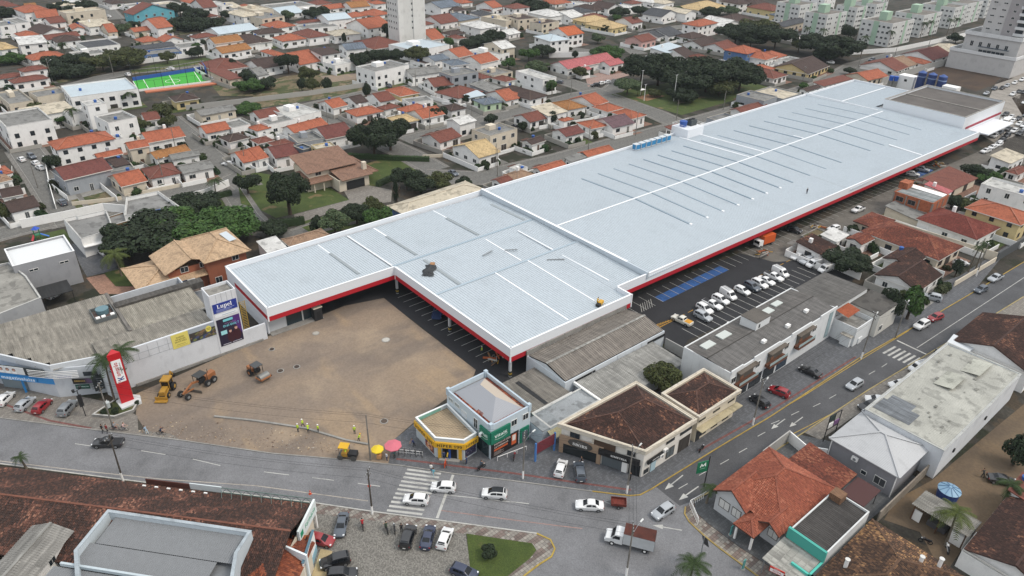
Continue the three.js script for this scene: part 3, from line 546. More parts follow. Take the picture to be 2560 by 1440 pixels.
[4.7,-125.4,49,'suv','grey','grey sport utility car parked below the black street clock sign',''],
[11.5,-170.1,32.1,'hatch','white','white car in the blue parking yard behind the grey sheds',''],
[7.8,-111.6,142.9,'pickup','black','black pickup driving on the avenue at the left',''],
[21.7,-269.9,98.1,'hatch','white','white car at the top of the left lane',''],
[24.7,-270.8,-80.1,'suv','slate','dark brown car beside the white cars on the left lane',''],
[24.5,-263.5,100.1,'hatch','white','farther white car of the pair on the left lane',''],
[24.8,-258.3,103.1,'hatch','white','nearer white car of the pair on the left lane',''],
[24.1,-224.6,96,'suv','slate','dark grey car at the lane corner by the weedy lot',''],
[72.2,-227.2,133,'hatch','white','white car parked by the orange-roofed house near the lane bend',''],
[25.1,-185,99.1,'hatch','white','white car under the big spreading tree',''],
[97.8,-364.9,128.3,'hatch','white','white car on the street behind the sports pitch',''],
[79.2,-364.7,96.8,'hatch','white','white car at the street corner left of the sports pitch',''],
[109.7,-520.6,127.8,'suv','white','white car parked before the pale townhouses',''],
[130.6,-434.2,121.7,'hatch','white','white car in the gap beside the rust-red roof',''],
[95.9,-189.4,-103.5,'suv','navy','dark blue car leaving the villa garage',''],
[98.6,-191.1,-93.5,'hatch','white','white car inside the villa garage',''],
[125.3,-177.4,-93.6,'sedan','slate','dark car parked on the bend beside the hedge garden',''],
[143.9,-179.5,-95.6,'hatch','white','white car in the straw-yellow roofed house drive',''],
[281.8,-176.5,-176.9,'suv','white','white car parked on the street by the park lawn',''],
[265.9,-169.8,-178.8,'pickup','white','white pickup parked behind the superstore parapet',''],
[240.1,-227.8,160.3,'suv','black','black car of the three parked at the school corner',''],
[244.3,-228.6,174.6,'hatch','white','middle white car of the three at the school corner',''],
[248.4,-228.6,165.9,'hatch','white','right white car of the three at the school corner',''],
[230.6,-241.5,111.7,'hatch','slate','dark car beside the school wall',''],
[172,-202.9,72.9,'hatch','black','black car by the brown gabled house on the left of the lane',''],
[399.2,-179.3,176.5,'suv','slate','blue-grey car on the street before the apartment blocks',''],
[374.8,-189.2,93.9,'hatch','white','white car at the street corner by the brown roof',''],
[164.2,-280.5,84.9,'suv','slate','dark car before the white two-storey block',''],
[171.7,-244.3,115.3,'suv','black','black car under the rust-roofed carport',''],
[376.6,-114.1,-177.5,'sedan','silver','silver sedan in the crowded far lot, first car counting from left','cars in the crowded far lot'],
[389,-115.2,-177.4,'hatch','slate','slate hatchback in the crowded far lot, second car counting from left','cars in the crowded far lot'],
[311.3,-86.8,179.7,'suv','white','white sport utility car in the crowded far lot, third car counting from left','cars in the crowded far lot'],
[302.3,-82,179.1,'suv','white','white sport utility car in the crowded far lot, fourth car counting from left','cars in the crowded far lot'],
[318.1,-87.2,179.8,'hatch','slate','slate hatchback in the crowded far lot, fifth car counting from left','cars in the crowded far lot'],
[307.9,-83,179.3,'pickup','black','black pickup in the crowded far lot, sixth car counting from left','cars in the crowded far lot'],
[393.5,-113.6,-177.6,'sedan','black','black sedan in the crowded far lot, seventh car counting from left','cars in the crowded far lot'],
[337.9,-92.9,-179.6,'hatch','white','white hatchback in the crowded far lot, eighth car counting from left','cars in the crowded far lot'],
[346.2,-95.4,-179.3,'suv','black','black sport utility car in the crowded far lot, ninth car counting from left','cars in the crowded far lot'],
[315.7,-84.1,179.4,'suv','black','black sport utility car in the crowded far lot, tenth car counting from left','cars in the crowded far lot'],
[400,-113.8,-177.6,'hatch','silver','silver hatchback in the crowded far lot, eleventh car counting from left','cars in the crowded far lot'],
[325.2,-86.9,179.7,'pickup','black','black pickup in the crowded far lot, twelfth car counting from left','cars in the crowded far lot'],
[344.8,-92.7,-179.6,'sedan','white','white sedan in the crowded far lot, thirteenth car counting from left','cars in the crowded far lot'],
[339,-90.2,-179.9,'hatch','white','white hatchback in the crowded far lot, fourteenth car counting from left','cars in the crowded far lot'],
[384.8,-106,-178.3,'suv','white','white sport utility car in the crowded far lot, fifteenth car counting from left','cars in the crowded far lot'],
[324.1,-84.5,179.4,'suv','white','white sport utility car in the crowded far lot, sixteenth car counting from left','cars in the crowded far lot'],
[409.3,-113.7,-177.6,'hatch','white','white hatchback in the crowded far lot, seventeenth car counting from left','cars in the crowded far lot'],
[344.4,-89.9,-179.9,'pickup','black','black pickup in the crowded far lot, eighteenth car counting from left','cars in the crowded far lot'],
[392.8,-106.3,-178.3,'sedan','black','black sedan in the crowded far lot, nineteenth car counting from left','cars in the crowded far lot'],
[336.3,-86.9,179.7,'hatch','white','white hatchback in the crowded far lot, twentieth car counting from left','cars in the crowded far lot'],
[322.4,-81.9,179.2,'suv','black','black sport utility car in the crowded far lot, twenty-first car counting from left','cars in the crowded far lot'],
[418.8,-113.8,-177.7,'suv','white','white sport utility car in the crowded far lot, twenty-second car counting from left','cars in the crowded far lot'],
[393.2,-104.5,-178.5,'hatch','black','black hatchback in the crowded far lot, twenty-third car counting from left','cars in the crowded far lot'],
[335.3,-84.7,179.5,'pickup','white','white pickup in the crowded far lot, twenty-fourth car counting from left','cars in the crowded far lot'],
[374.4,-97.6,-179.1,'sedan','white','white sedan in the crowded far lot, twenty-fifth car counting from left','cars in the crowded far lot'],
[352.4,-89.7,-180,'hatch','slate','slate hatchback in the crowded far lot, twenty-sixth car counting from left','cars in the crowded far lot'],
[331.2,-82.6,179.2,'suv','silver','silver sport utility car in the crowded far lot, twenty-seventh car counting from left','cars in the crowded far lot'],
[343.7,-86.2,179.7,'suv','white','white sport utility car in the crowded far lot, twenty-eighth car counting from left','cars in the crowded far lot'],
[386.9,-100.1,-178.9,'hatch','white','white hatchback in the crowded far lot, twenty-ninth car counting from left','cars in the crowded far lot']],
poles:[
[7.4,-101.6,9.3,'w','leaning pole with white base beside the long red tiled roof'],
[34.3,-71.5,9,'w','dark pole with white base and yellow tag beside the cobbled lot'],
[39.9,-81.7,9.5,'c','concrete pole by the yellow parasol with coiled cable'],
[56.7,-63,9.5,'t','concrete pole with white base before the green shop sign'],
[67.4,-50.5,9.5,'t','concrete pole with white base before the black shop sign'],
[55.9,-40.1,10,'t','tall pole in the junction island with wires, cut by the bottom edge'],
[96.9,-47.6,10,'t','concrete pole on the forecourt beside the brown tiled building'],
[131.6,-45.7,11,'t','concrete pole by the zebra crossing of the side road'],
[144.7,-45,9,'l','concrete pole with a street lamp by the round green trees'],
[9.5,-115.2,10,'x','transformer pole beside the red pylon sign'],
[188,-45.6,9,'t','concrete pole with crossarm before the cream wall'],
[135.7,-168.2,9,'c','pole on the back street by the straw-yellow roof'],
[140.3,-174.6,8,'c','thin pole beside the cream boundary wall'],
[175.1,-167.1,9,'t','tall pole on the back street by the red-roofed house'],
[201.7,-169.1,9,'t','tall pole on the back street by the purple-brown roof'],
[229.8,-173,8,'c','pole at the park corner'],
[221,-223.7,7,'c','pale pole at the street corner by the school'],
[256.8,-170.4,8,'c','pole along the park street'],
[323.3,-174.5,8,'t','pole near the rust roofs on the back street'],
[377.2,-175.3,9,'t','pole on the street before the apartment blocks, left'],
[422,-177.8,9,'t','pole on the street before the apartment blocks, middle'],
[460,-176.6,9,'t','pole on the street before the apartment blocks, right'],
[518.1,-182.4,9,'c','pole before the dark hedge at the street end'],
[173.1,-272.3,8,'c','pole before the grey gabled shed'],
[117.6,-247.1,8,'c','pole on the lane by the orange roofs'],
[145.6,-220.6,8,'c','pole before the orange gable by the straw-yellow roof'],
[75.8,-221.7,8,'c','pole before the orange-roofed house at the bend'],
[50.8,-221.5,9,'l','lamp pole before the rust-red hipped house'],
[63.5,-250.6,8,'c','pole by the lane end'],
[50.3,-371.6,10,'l','lamp pole left of the white warehouse'],
[74.1,-367.9,9,'c','pole by the sports pitch corner'],
[21.1,-241.9,8,'c','pole beside the left lane'],
[164.8,-220.2,7,'c','pole in front of the pale green house']],
lamps:[[246.2,-206.1,10.5],[240.2,-198.8,7],[250.6,-191.3,11],[265.6,-198.3,9],[270,-179.3,6]],
trees:[
[41.9,-418.4,5,5.6,'b','bushy green tree left of the orange hipped house at the left edge'],
[58.3,-391.1,8,5.9,'d','dark tree right of the orange hipped house, left side'],
[65,-391.4,8,4.2,'d','dark tree behind the lamp pole, left of the olive tree'],
[73,-380.9,8,6.4,'o','left of the olive spreading trees behind the warehouse'],
[82.6,-380.9,9,7.9,'o','right of the olive spreading trees behind the warehouse'],
[55.4,-378.3,6,6.7,'d','dark low tree behind the white warehouse'],
[61.7,-374.8,5,6.2,'d','dark tree just above the white warehouse roof'],
[104.1,-460.3,7,3.3,'s','silvery pale tree by the orange roofs'],
[112.1,-473.9,5,3.5,'d','dark tree right of the silvery tree'],
[100.8,-378.5,6,3.1,'o','small olive tree before the blue workshop'],
[113.2,-380.5,6,2.5,'d','small round tree left of the pair by the amber roofs'],
[116.9,-382.1,6,2,'d','small round tree right of the pair by the amber roofs'],
[122.1,-399.9,4,1.8,'b','clipped tree top behind the white wall'],
[146.7,-499.2,10,5.6,'d','tall dark tree behind the turquoise house'],
[150.2,-479.9,8,6.1,'d','dark palm-like tree right of the turquoise house'],
[137.5,-456.9,6,9.3,'d','dark tree mass beside the weedy slope, left'],
[147.9,-453.9,6,7,'d','dark tree mass beside the weedy slope, right'],
[165.2,-466.1,8,4.3,'d','dark tree before the cream hipped house'],
[62,-558.2,5,6.7,'d','dark hedge tree at the top left corner'],
[93.2,-560.5,5,6.4,'d','green trees right of the orange roof at the top left'],
[106.8,-561.3,5,5.9,'d','green tree left of the top street'],
[119.4,-342.4,7,1.6,'d','thin tree before the rust hipped house by the pitch'],
[118.8,-322.8,6,3.5,'d','dark shrub tree right of the sports pitch'],
[113,-308.8,5,5.1,'b','leafy banana clump right of the sports pitch'],
[70.3,-287.1,7,4.1,'o','olive tree before the cream-walled house'],
[60.8,-279.2,5,2.9,'o','yellow-green tree beside the white two-storey block'],
[68.7,-275.4,6,2.9,'o','olive tree beside the lane before the grey roof'],
[34.6,-328.3,3.5,3.1,'o','low olive shrub in the cream courtyard'],
[38.7,-304.5,3,3.3,'b','courtyard shrubs behind the balustrade'],
[88.4,-498.8,5,2.3,'d','small tree by the amber gate'],
[123.5,-444.9,5,2.8,'o','small olive tree beside the terracotta gable'],
[100.2,-279.1,3,4.7,'b','garden shrubs behind the grey gabled house'],
[139.6,-328.4,10,4.4,'d','round dark tree on the left lane before the orange gable'],
[213.5,-447.9,7,6.9,'d','dark tree left of the pale blue gable'],
[196,-450.5,7,3.7,'s','thin silvery tree before the grey roofs'],
[217.6,-370.3,9,2.2,'d','slim conifer beside the tower base'],
[168.8,-314,9,4.2,'d','dark tree, left end of the row below the tower'],
[179.3,-317.1,9,5.3,'d','dark tree, second of the row below the tower'],
[186.3,-314.9,9,5.3,'d','dark tree, third of the row below the tower'],
[199.1,-311.6,9,5.4,'o','lighter tree, right end of the row below the tower'],
[259.2,-325.5,9,5,'d','round dark tree before the white hipped house'],
[248.3,-323.9,7,5.4,'d','dark tree left of the round dark tree'],
[238.8,-321.2,6,4.8,'d','dark low tree behind the orange gable pair'],
[233,-331.4,6,2.4,'b','small bright tree by the dark hipped roof'],
[244.4,-359.3,5,2,'b','small round tree beside the red roofed house'],
[140.7,-308.9,7,4,'o','scrubby tree in the weedy lot, left'],
[139,-289.5,6,1.9,'d','slim dark tree by the grey sheds'],
[130.5,-295.6,6,1.7,'d','slim dark tree in the weedy lot'],
[134.2,-292.9,6,3,'o','scrubby tree in the weedy lot, right'],
[147,-269.1,7,1.5,'d','dark conifer before the orange houses'],
[114.4,-207.5,13,6.6,'d','large round dark tree, left half, by the street bend'],
[121.5,-209,13,5.7,'d','large round dark tree, right half, by the street bend'],
[153.7,-226.3,6,2.7,'d','dark tree behind the orange gable on the corner'],
[177.3,-256,4,2.6,'d','palm shrub in the rust-roofed courtyard'],
[136.8,-221.8,4,1.1,'d','conical shrub before the straw-yellow house'],
[119.8,-308.1,5,3.9,'d','dark banana clump at the weedy lot edge'],
[191.8,-372,6,1,'d','slim cypress before the cream hipped house'],
[176.3,-239.5,4,1.6,'d','dark shrub beside the slate hipped house'],
[167.4,-211.7,4,2.3,'d','dark shrub beside the white modern gable'],
[228.4,-275,6,3.4,'b','palm tree by the orange gable pair'],
[346.7,-396,8,10.3,'d','dark trees behind the cream townhouses'],
[378.6,-342.1,8,5.9,'d','dark tree behind the maroon gable'],
[396.7,-339.6,7,5.4,'d','dark tree left of the near-black gable'],
[368.3,-334.9,5,2.6,'b','round bright shrub behind the maroon gable'],
[308.7,-293.6,6,3.9,'s','pale tree before the orange two-storey house'],
[335.1,-312,5,3,'d','palm tree before the straw-yellow roofs'],
[259.8,-285.5,7,5.2,'d','dark tree before the blue-roofed house'],
[249.1,-284.2,7,4.1,'b','bright tree before the blue-roofed house'],
[234.1,-261,6,4.8,'s','pale tree before the school wall'],
[284.5,-263.4,6,6.7,'b','bushy trees behind the school roof'],
[269.4,-271.5,5,1.3,'d','slim conifer behind the school roof'],
[244.1,-242.1,6,2.8,'o','small dark tree before the school front'],
[241.2,-209.5,8,5.2,'s','loose pale tree at the park corner'],
[259.2,-217.5,15,6.8,'d','park tree, first from the left, dark and tall'],
[265.1,-212.6,16,8.6,'d','park tree, second from the left, dark and tall'],
[265.8,-203.1,13,8.4,'d','park tree, third from the left'],
[261.5,-191.9,12,8.2,'d','park tree above the shaded path'],
[274.2,-192.5,16,9.7,'d','park tree with the highest olive crown'],
[287.3,-192.5,16,9.9,'d','park tree right of the highest crown'],
[287.9,-184.6,14,8.4,'d','rightmost broad park tree'],
[252.6,-189,6,5.5,'d','low dark park tree beside the path'],
[273.1,-184.9,8,6.5,'o','olive park tree over the lawn edge'],
[371.2,-245.9,13,9.6,'d','dark tree before the white zigzag roofs'],
[396.6,-251.1,12,10,'o','brownish olive tree right of the zigzag roofs'],
[372.4,-236.3,9,6.1,'d','dark tree left of the blue walled house'],
[215.9,-231.1,6,2.2,'p','palm beside the white corner house'],
[186.4,-198.7,5,1.7,'d','dark shrub beside the cream sloping roof'],
[171.6,-197.9,4,1.5,'d','dark shrub before the brown gable'],
[248.9,-200.5,3.5,2.6,'o','small olive shrub by the playground'],
[437.3,-313.4,6,6.1,'d','low trees behind the cream roofs'],
[452.9,-308.5,7,5.5,'s','pale tree before the dark red roof'],
[423.7,-331.7,6,4.1,'s','pale tree between the gables'],
[379.9,-225.9,14,9.4,'d','big dark tree left of the apartment blocks'],
[385,-203.9,12,8.6,'d','dark tree below the first apartment block'],
[383.8,-191.9,13,10,'d','dark tree in the middle below the apartment blocks'],
[380.5,-193.8,8,7.4,'d','low dark tree by the street below the apartments'],
[383,-213,9,4.4,'o','palm grove tree left of the apartments'],
[440.4,-215.1,10,4.1,'d','dark tree between the first two apartment blocks'],
[358.9,-170.5,4,2.7,'d','round dark tree at the street corner'],
[316.7,-169.8,2.5,2.1,'b','round shrub on the back street'],
[488.3,-173.2,6,4.1,'d','dark hedge tree left of the white podium'],
[476.1,-269.7,6,3.4,'d','small tree before the cream roof'],
[34.1,-178.7,9,8,'d','big spreading tree beside the beige brick house, left crown'],
[43,-176.9,9.5,7.5,'b','big spreading tree beside the beige brick house, middle crown'],
[51.9,-173.9,9,6.6,'b','big spreading tree beside the beige brick house, right crown'],
[29.3,-178.4,8,4.3,'d','big spreading tree beside the beige brick house, low left crown'],
[68.2,-201.2,7,3.2,'d','round tree at the lane bend'],
[51.8,-197,4,5.5,'d','hedge trees behind the school wall'],
[28.3,-255.9,5,2.2,'d','tree before the white balcony house'],
[10.1,-221.7,5,1.6,'o','shrub tree at the left edge by the brown gable'],
[47.9,-194.7,5,1.9,'d','palm crown beside the school roof'],
[71.5,-180,14,4.9,'d','tall conifer with reddish tips on the villa lawn'],
[107.1,-176.2,7,3.6,'d','dark shrub tree by the villa hedge, left'],
[109.2,-171.4,6,3.9,'d','dark shrub tree by the villa hedge, middle'],
[113.7,-169.1,6,3.6,'o','yellowish shrub tree by the villa hedge, right'],
[75.3,-160.9,7,3.4,'s','pale green round tree behind the superstore parapet'],
[83,-163.2,6,3.2,'d','dark hedge tree behind the superstore parapet'],
[86.7,-157.9,6,2.9,'b','green shrub behind the superstore parapet'],
[89,-164.5,6,2.7,'o','thin brownish tree behind the superstore parapet'],
[72.2,-165,5,1.6,'d','conical dark shrub left of the pale round tree'],
[97.4,-166.1,9,0.6,'d','slim cypress beside the beige roof'],
[63.3,-169.5,4,3.4,'d','dark clipped hedge by the green glass court'],
[120.7,-165.6,4,2.1,'d','dark shrub by the chimney house'],
[164.4,-67.1,6,4.6,'d','large bushy tree beside the white lot wall'],
[258.7,-73.2,5,3.6,'d','bushy tree behind the rust lean-to roof, left'],
[257.4,-69.5,4,3.2,'b','bushy tree behind the rust lean-to roof, right'],
[227.4,-67.9,4,1.8,'d','shrub right of the brick shell building'],
[228.5,-65.2,3.5,2.1,'o','shrub beside the yellow house'],
[183.3,-48.7,5,1.1,'d','clipped dark tree before the white car in the yard'],
[151,-49.2,8,2.5,'d','round clipped tree at the kerb, left of the pair'],
[154.3,-47,9,2.1,'b','tall clipped tree at the kerb, right of the pair'],
[91,-63.4,6.5,2.9,'o','leafy tree with bare twigs in the court behind the brown tiled building'],
[122.3,-14.6,6,1.8,'d','dark tree at the right edge over the dirt yard'],
[43.2,-54.5,1.8,1,'d','low shrub on the triangular lawn']],
palms:[
[11.7,-123,9.5,3.4,'palm left of the red pylon sign'],
[14.7,-123.5,9.5,3.4,'palm right of the red pylon sign'],
[25.5,-171,6,3.6,'yellow-green palm before the beige brick house'],
[43.1,-296.6,7,3,'palm by the white townhouses'],
[60.1,-204.9,5,3,'palm beside the lane bend hedge'],
[96.1,-14.4,6.5,3,'palm beside the grey shed in the dirt yard'],
[111,-12.3,5,2.4,'small palm at the right of the dirt yard'],
[75.5,-41.4,3.6,2,'small palm in the white railed corner planter'],
[61.1,-33.4,4.5,2.8,'palm crown cut by the bottom edge of the photo'],
[-3.7,-113.9,2.5,1.4,'small palm over the red tiled roof edge'],
[441.8,-191.6,9,3,'palm before the second apartment block'],
[486.6,-193.1,9,3,'palm before the third apartment block, left'],
[494.9,-191.9,9,3,'palm before the third apartment block, right'],
[507.7,-186.3,10,3,'palm pair left before the far apartment block'],
[513.6,-185.4,10,3,'palm pair right before the far apartment block'],
[400.7,-186.5,11,3.2,'palm at the street before the dark trees'],
[401.2,-210.3,11,3.2,'palm left of the first apartment block'],
[403.5,-221.6,10,3,'palm in the grove beyond the big dark tree'],
[188.6,-47.7,7,1.8,'slim palm by the cream wall, left'],
[192,-47.2,7,1.8,'slim palm by the cream wall, right'],
[213.4,-227.5,6,2.6,'palm before the white corner house'],
[66.5,-312.4,6,3.5,'banana palm behind the white warehouse corner'],
[64.1,-413.2,8,2.6,'palm before the dark trees at the left'],
[361.9,-314,7,2.4,'palm between the gables near the school'],
[582.2,-284.6,8,2.6,'palm at the top by the apartment blocks']],
kerbs:{avenue:[[-4.9,-130.5],[8.1,-115.9],[17.4,-105.6],[28,-93.1],[37,-84],[43,-77.6],[48.5,-70.9],[55,-63.7],[63.4,-54.1],[67.3,-49.8],[68.7,-48.9],[71.2,-48.6],[73.9,-48.5],[87.7,-47.8],[101.2,-46.9],[131.7,-46],[159.7,-43.9],[178.2,-42.7],[206,-41]],side:[[186.2,-34.4],[170.9,-35.6],[145.6,-37.8],[122.7,-39.7],[102.2,-40.8],[90.1,-41.6],[78.2,-42.4],[74.4,-42.9]],corner:[[72.3,-42.9],[71.1,-42.1],[70.4,-40.7],[70,-37.6],[69.9,-34.7],[70,-31.4],[70.1,-28.2],[70.2,-22.1]],lawn:[[40,-48],[45.1,-48.9],[47.7,-49],[50,-48.9],[51.3,-49.6],[51.9,-51.2],[51.1,-53.3],[48.7,-56],[41.5,-64.1],[34.7,-71.7],[28.1,-79.4],[11.6,-97.3],[-6.8,-117.7]]},
ground:{asphalt:[[-25.9,-155.5],[-4.9,-130.5],[8.1,-115.9],[17.4,-105.6],[28,-93.1],[37,-84],[43,-77.6],[48.5,-70.9],[55,-63.7],[63.4,-54.1],[67.3,-49.8],[68.7,-48.9],[71.2,-48.6],[73.9,-48.5],[87.7,-47.8],[101.2,-46.9],[131.7,-46],[159.7,-43.9],[178.2,-42.7],[206,-41],[308,-35],[269.5,-26.6],[186.2,-34.4],[170.9,-35.6],[145.6,-37.8],[122.7,-39.7],[102.2,-40.8],[90.1,-41.6],[78.2,-42.4],[74.4,-42.9],[72.3,-42.9],[71.1,-42.1],[70.4,-40.7],[70,-37.6],[69.9,-34.7],[70,-31.4],[70.1,-28.2],[70.2,-22.1],[40,-48],[45.1,-48.9],[47.7,-49],[50,-48.9],[51.3,-49.6],[51.9,-51.2],[51.1,-53.3],[48.7,-56],[41.5,-64.1],[34.7,-71.7],[28.1,-79.4],[11.6,-97.3],[-6.8,-117.7],[-26.2,-139.7]],walkN:[[-25.9,-155.5],[-4.9,-130.5],[8.1,-115.9],[17.4,-105.6],[17.4,-105.6],[16.8,-108.1],[12.7,-112.6],[13.7,-116.5],[11.7,-122.3],[-3.1,-142.8],[-25.6,-168.6]],walkShops:[[41.7,-79.2],[43,-77.6],[48.5,-70.9],[55,-63.7],[63.4,-54.1],[67.3,-49.8],[68.7,-48.9],[71.2,-48.6],[73.9,-48.5],[87.7,-47.8],[101.2,-46.9],[131.7,-46],[159.7,-43.9],[178.2,-42.7],[218.7,-47.2],[184.8,-48.1],[155.9,-53.8],[130.7,-58.8],[96.1,-63.2],[71.4,-68.1],[64.2,-79.3],[52.9,-85.5],[45.4,-83.5]],walkS:[[28.1,-79.4],[34.7,-71.7],[41.5,-64.1],[48.7,-56],[51.1,-53.3],[51.9,-51.2],[51.3,-49.6],[50,-48.9],[47.7,-49],[45.1,-48.9],[40,-48],[37.7,-49.9],[43.6,-50.4],[47.5,-50.7],[49.1,-51.2],[49.3,-52.3],[42.8,-59.9],[36.5,-67.3],[26.5,-78.2]],cobble:[[26.6,-78.3],[36.6,-67.4],[43,-59.8],[39.3,-53.4],[36.7,-49.1],[19.3,-63.2],[20.1,-72.3],[18.5,-82.7]],lawn:[[43.1,-59.7],[49.4,-52.4],[49.1,-51.1],[47.5,-50.6],[43.6,-50.3],[37.7,-49.9],[39.2,-53.5]],walkSE:[[74.3,-42.8],[72.3,-42.9],[71.1,-42.1],[70.4,-40.7],[70,-37.6],[69.9,-34.7],[70,-31.4],[70.1,-28.2],[70.2,-22.1],[73.8,-20.8],[73,-26.3],[72.3,-33],[72.3,-38.7],[72.7,-41.3]],walkSE2:[[72.8,-41.4],[72.4,-38.7],[72.4,-33],[73.1,-26.3],[74.8,-24.9],[106.7,-22.8],[108,-30],[100.8,-41.5],[90.5,-41.5],[78.4,-42.1],[74.3,-42.7]],walkE:[[102.3,-40.8],[122.9,-39.7],[145.8,-37.8],[171.1,-35.7],[186.4,-34.4],[269.8,-26.7],[250.9,-22.6],[174.8,-30.5],[151.8,-34.8],[115.4,-37.4],[102.7,-38]],dirt:[[15.3,-123.1],[40.8,-126.2],[53.7,-126.9],[59.7,-127.4],[68.4,-125],[68.2,-111.5],[68.3,-90.7],[65.8,-88.6],[50,-85],[45.4,-83.5],[41.8,-79.1],[37.1,-84.1],[28.1,-93.2],[17.4,-105.7],[13.7,-110.5],[13.5,-116.7]],lotA:[[49.1,-136.8],[78.8,-137.5],[118.3,-136.5],[96,-73.1],[70.8,-77],[66.4,-88.1],[68.4,-91.4],[68.4,-111],[68.2,-124.6],[60.2,-127.3],[53.8,-127.2]],lotB:[[108.2,-88.7],[113.6,-91.1],[151.9,-88.7],[154.6,-80.5],[161.7,-76.4],[164.2,-64],[157,-62.1],[157.9,-68.8],[145.4,-68.8],[109.3,-71.7],[101.7,-68.7],[104.2,-73.9],[107.1,-85.3]],lane:[[151.9,-88.7],[170.1,-87.5],[328.4,-82.3],[365.9,-74.2],[311.6,-66.2],[287.8,-68.6],[182.3,-78.1],[161.7,-76.4],[154.6,-80.5]],yardE:[[99.3,-23.2],[108.2,-21.5],[141.9,-19.4],[173.5,-12.4],[128.3,-1.1],[115.3,-10.4],[99.9,-12.7],[90.5,-12.2],[95.8,-17.9],[93.9,-22.4]],farlot:[[312.7,-93.7],[367.2,-109.7],[406,-120.6],[484.4,-134.8],[686.3,-117.2],[332.5,-40.3],[292.3,-70.1]],dirtlot:[[391.2,-150.3],[428.6,-150.4],[422.5,-118.5],[379,-119.3]],dirtfar:[[380,-104.5],[415.6,-104.7],[394.5,-82.3],[349.6,-89.4]],villaLawn:[[73,-222.7],[78.7,-213],[89.3,-193.6],[89.3,-179.2],[72.4,-179.6],[67.4,-180.1],[65.8,-189.8],[63.5,-195]],villaGarden:[[107.8,-202.4],[120.4,-203.8],[119.1,-187.2],[112.3,-184.7],[97.6,-183.4]],villaDrive:[[89.3,-179.2],[92.1,-188.6],[98.2,-188],[103.2,-178.2],[98.2,-170.6],[87.6,-175],[70,-173.2],[72.3,-179.3]],lawnBehind:[[69.9,-174.1],[84.5,-172.1],[94.8,-167.8],[90.6,-160.8],[70.9,-163.2]],weedlot:[[26.7,-235.7],[34.2,-238],[36.9,-232],[35.9,-218.5],[26.4,-218.7]],schoolLawn:[[12.5,-207],[20.7,-206.8],[20.9,-200.7],[19.8,-195.7]],schoolLawn2:[[49.5,-207.4],[58.6,-208.9],[60.7,-198.1],[56.8,-193.1],[49.2,-198.9]],schoolYard:[[20.3,-196],[27.6,-194.1],[26.1,-174.9],[19.1,-175.4],[19.3,-183.3]],palmLawn:[[22.5,-174.5],[26.8,-177.5],[29.4,-172.3],[26.7,-164.1],[23,-167]],brickYard:[[18.8,-175],[22.7,-174.4],[23.1,-166.6],[26.6,-163.9],[28.1,-158.5],[19.4,-165.2]],weedfield:[[118.3,-317.4],[136.3,-324.2],[154.6,-320.7],[165.6,-303.6],[150.7,-280.1],[125.3,-281.1],[103.1,-282.9]],brownfield:[[148.9,-315.4],[168.1,-308.9],[162.7,-301.2],[146,-302]],pitchStrip:[[82.6,-375.7],[103.4,-383.4],[125.7,-380],[124.5,-374.1],[114.1,-368.4],[82.2,-367.9]],slope:[[131.7,-458.9],[155.6,-465.6],[151.5,-449.5],[128,-443.9]],scrub:[[52.3,-416.2],[73.3,-422.8],[96.6,-401.4],[92,-383.7],[52.4,-368.1],[48.7,-372.8]],scrubR:[[103,-326.1],[122.4,-325.1],[121.8,-308.7],[111.9,-300],[100,-308.5]],parkLawn:[[236.2,-214.3],[252,-216.3],[272.5,-212.6],[306.2,-195.6],[305.1,-180.8],[292.5,-177.1],[237.1,-176],[236.9,-183]],schoolFront:[[255.2,-250.3],[269.4,-247.9],[269.3,-233.2],[247.2,-230.5],[236.9,-229.2]],playSand:[[241.5,-204.5],[252.9,-205.3],[253.8,-198.7],[241.2,-198]],sideRoad:[[72,-48.5],[73.9,-48.5],[87.7,-47.8],[101.2,-46.9],[131.7,-46],[159.7,-43.9],[178.2,-42.7],[206,-41],[308,-35],[269.5,-26.6],[186.2,-34.4],[170.9,-35.6],[145.6,-37.8],[122.7,-39.7],[102.2,-40.8],[90.1,-41.6],[78.2,-42.4],[74.4,-42.9],[71.8,-43.6]]},
streets:[[[[24.3,-282.5],[24.4,-251.4],[23.9,-216.4],[23.9,-208.3]],8.5],[[[-9.7,-210.8],[10.9,-213.5],[24.7,-214.1],[38.3,-213.4],[48.9,-214.1],[59.9,-214.3],[67.7,-214.1],[71.7,-216.1]],7],[[[69.6,-205.4],[70.3,-225.8],[71.4,-248.7],[72.6,-272.2],[73.2,-289.9]],7],[[[65.6,-208.5],[61.9,-185.9],[61.3,-175.1],[65.1,-167.6],[74.5,-168.1],[83.8,-167.6]],5],[[[123.2,-184.1],[124.2,-202.2],[123,-224],[122.8,-253.9],[123.5,-275.6]],8],[[[117.2,-182.1],[130.3,-170.1],[161.8,-167],[193.2,-167],[223.6,-166.1],[276.2,-165.8],[330.6,-167.5],[380.6,-178.2],[453.7,-178.3],[526.8,-181.1],[678.9,-184.1]],10],[[[130.5,-214.7],[155.8,-215.6],[185.5,-218.4],[221.9,-221.5],[242,-219.2],[259.8,-228.3]],8],[[[174.3,-275.6],[170.8,-250.4],[168.3,-227.5],[166.7,-212.6]],6],[[[235.6,-254.6],[235.1,-232.5],[232.4,-210.1],[229.6,-183.1],[226.1,-168.1]],9],[[[90.9,-280.2],[122.1,-274.5],[148.4,-277.8],[172.5,-281.1]],5],[[[55.3,-359.8],[68.2,-367.6],[84.5,-371.5],[97.7,-368],[117.5,-371.1]],7],[[[123,-605.3],[119.3,-567],[112.7,-512.7]],7],[[[282.8,-303.5],[290.4,-279.9],[312.6,-277],[308.4,-261.6]],8],[[[355.2,-303.1],[382.3,-300.5],[411.2,-297.8]],7],[[[322.7,-80.4],[372.7,-76.1]],12]]};
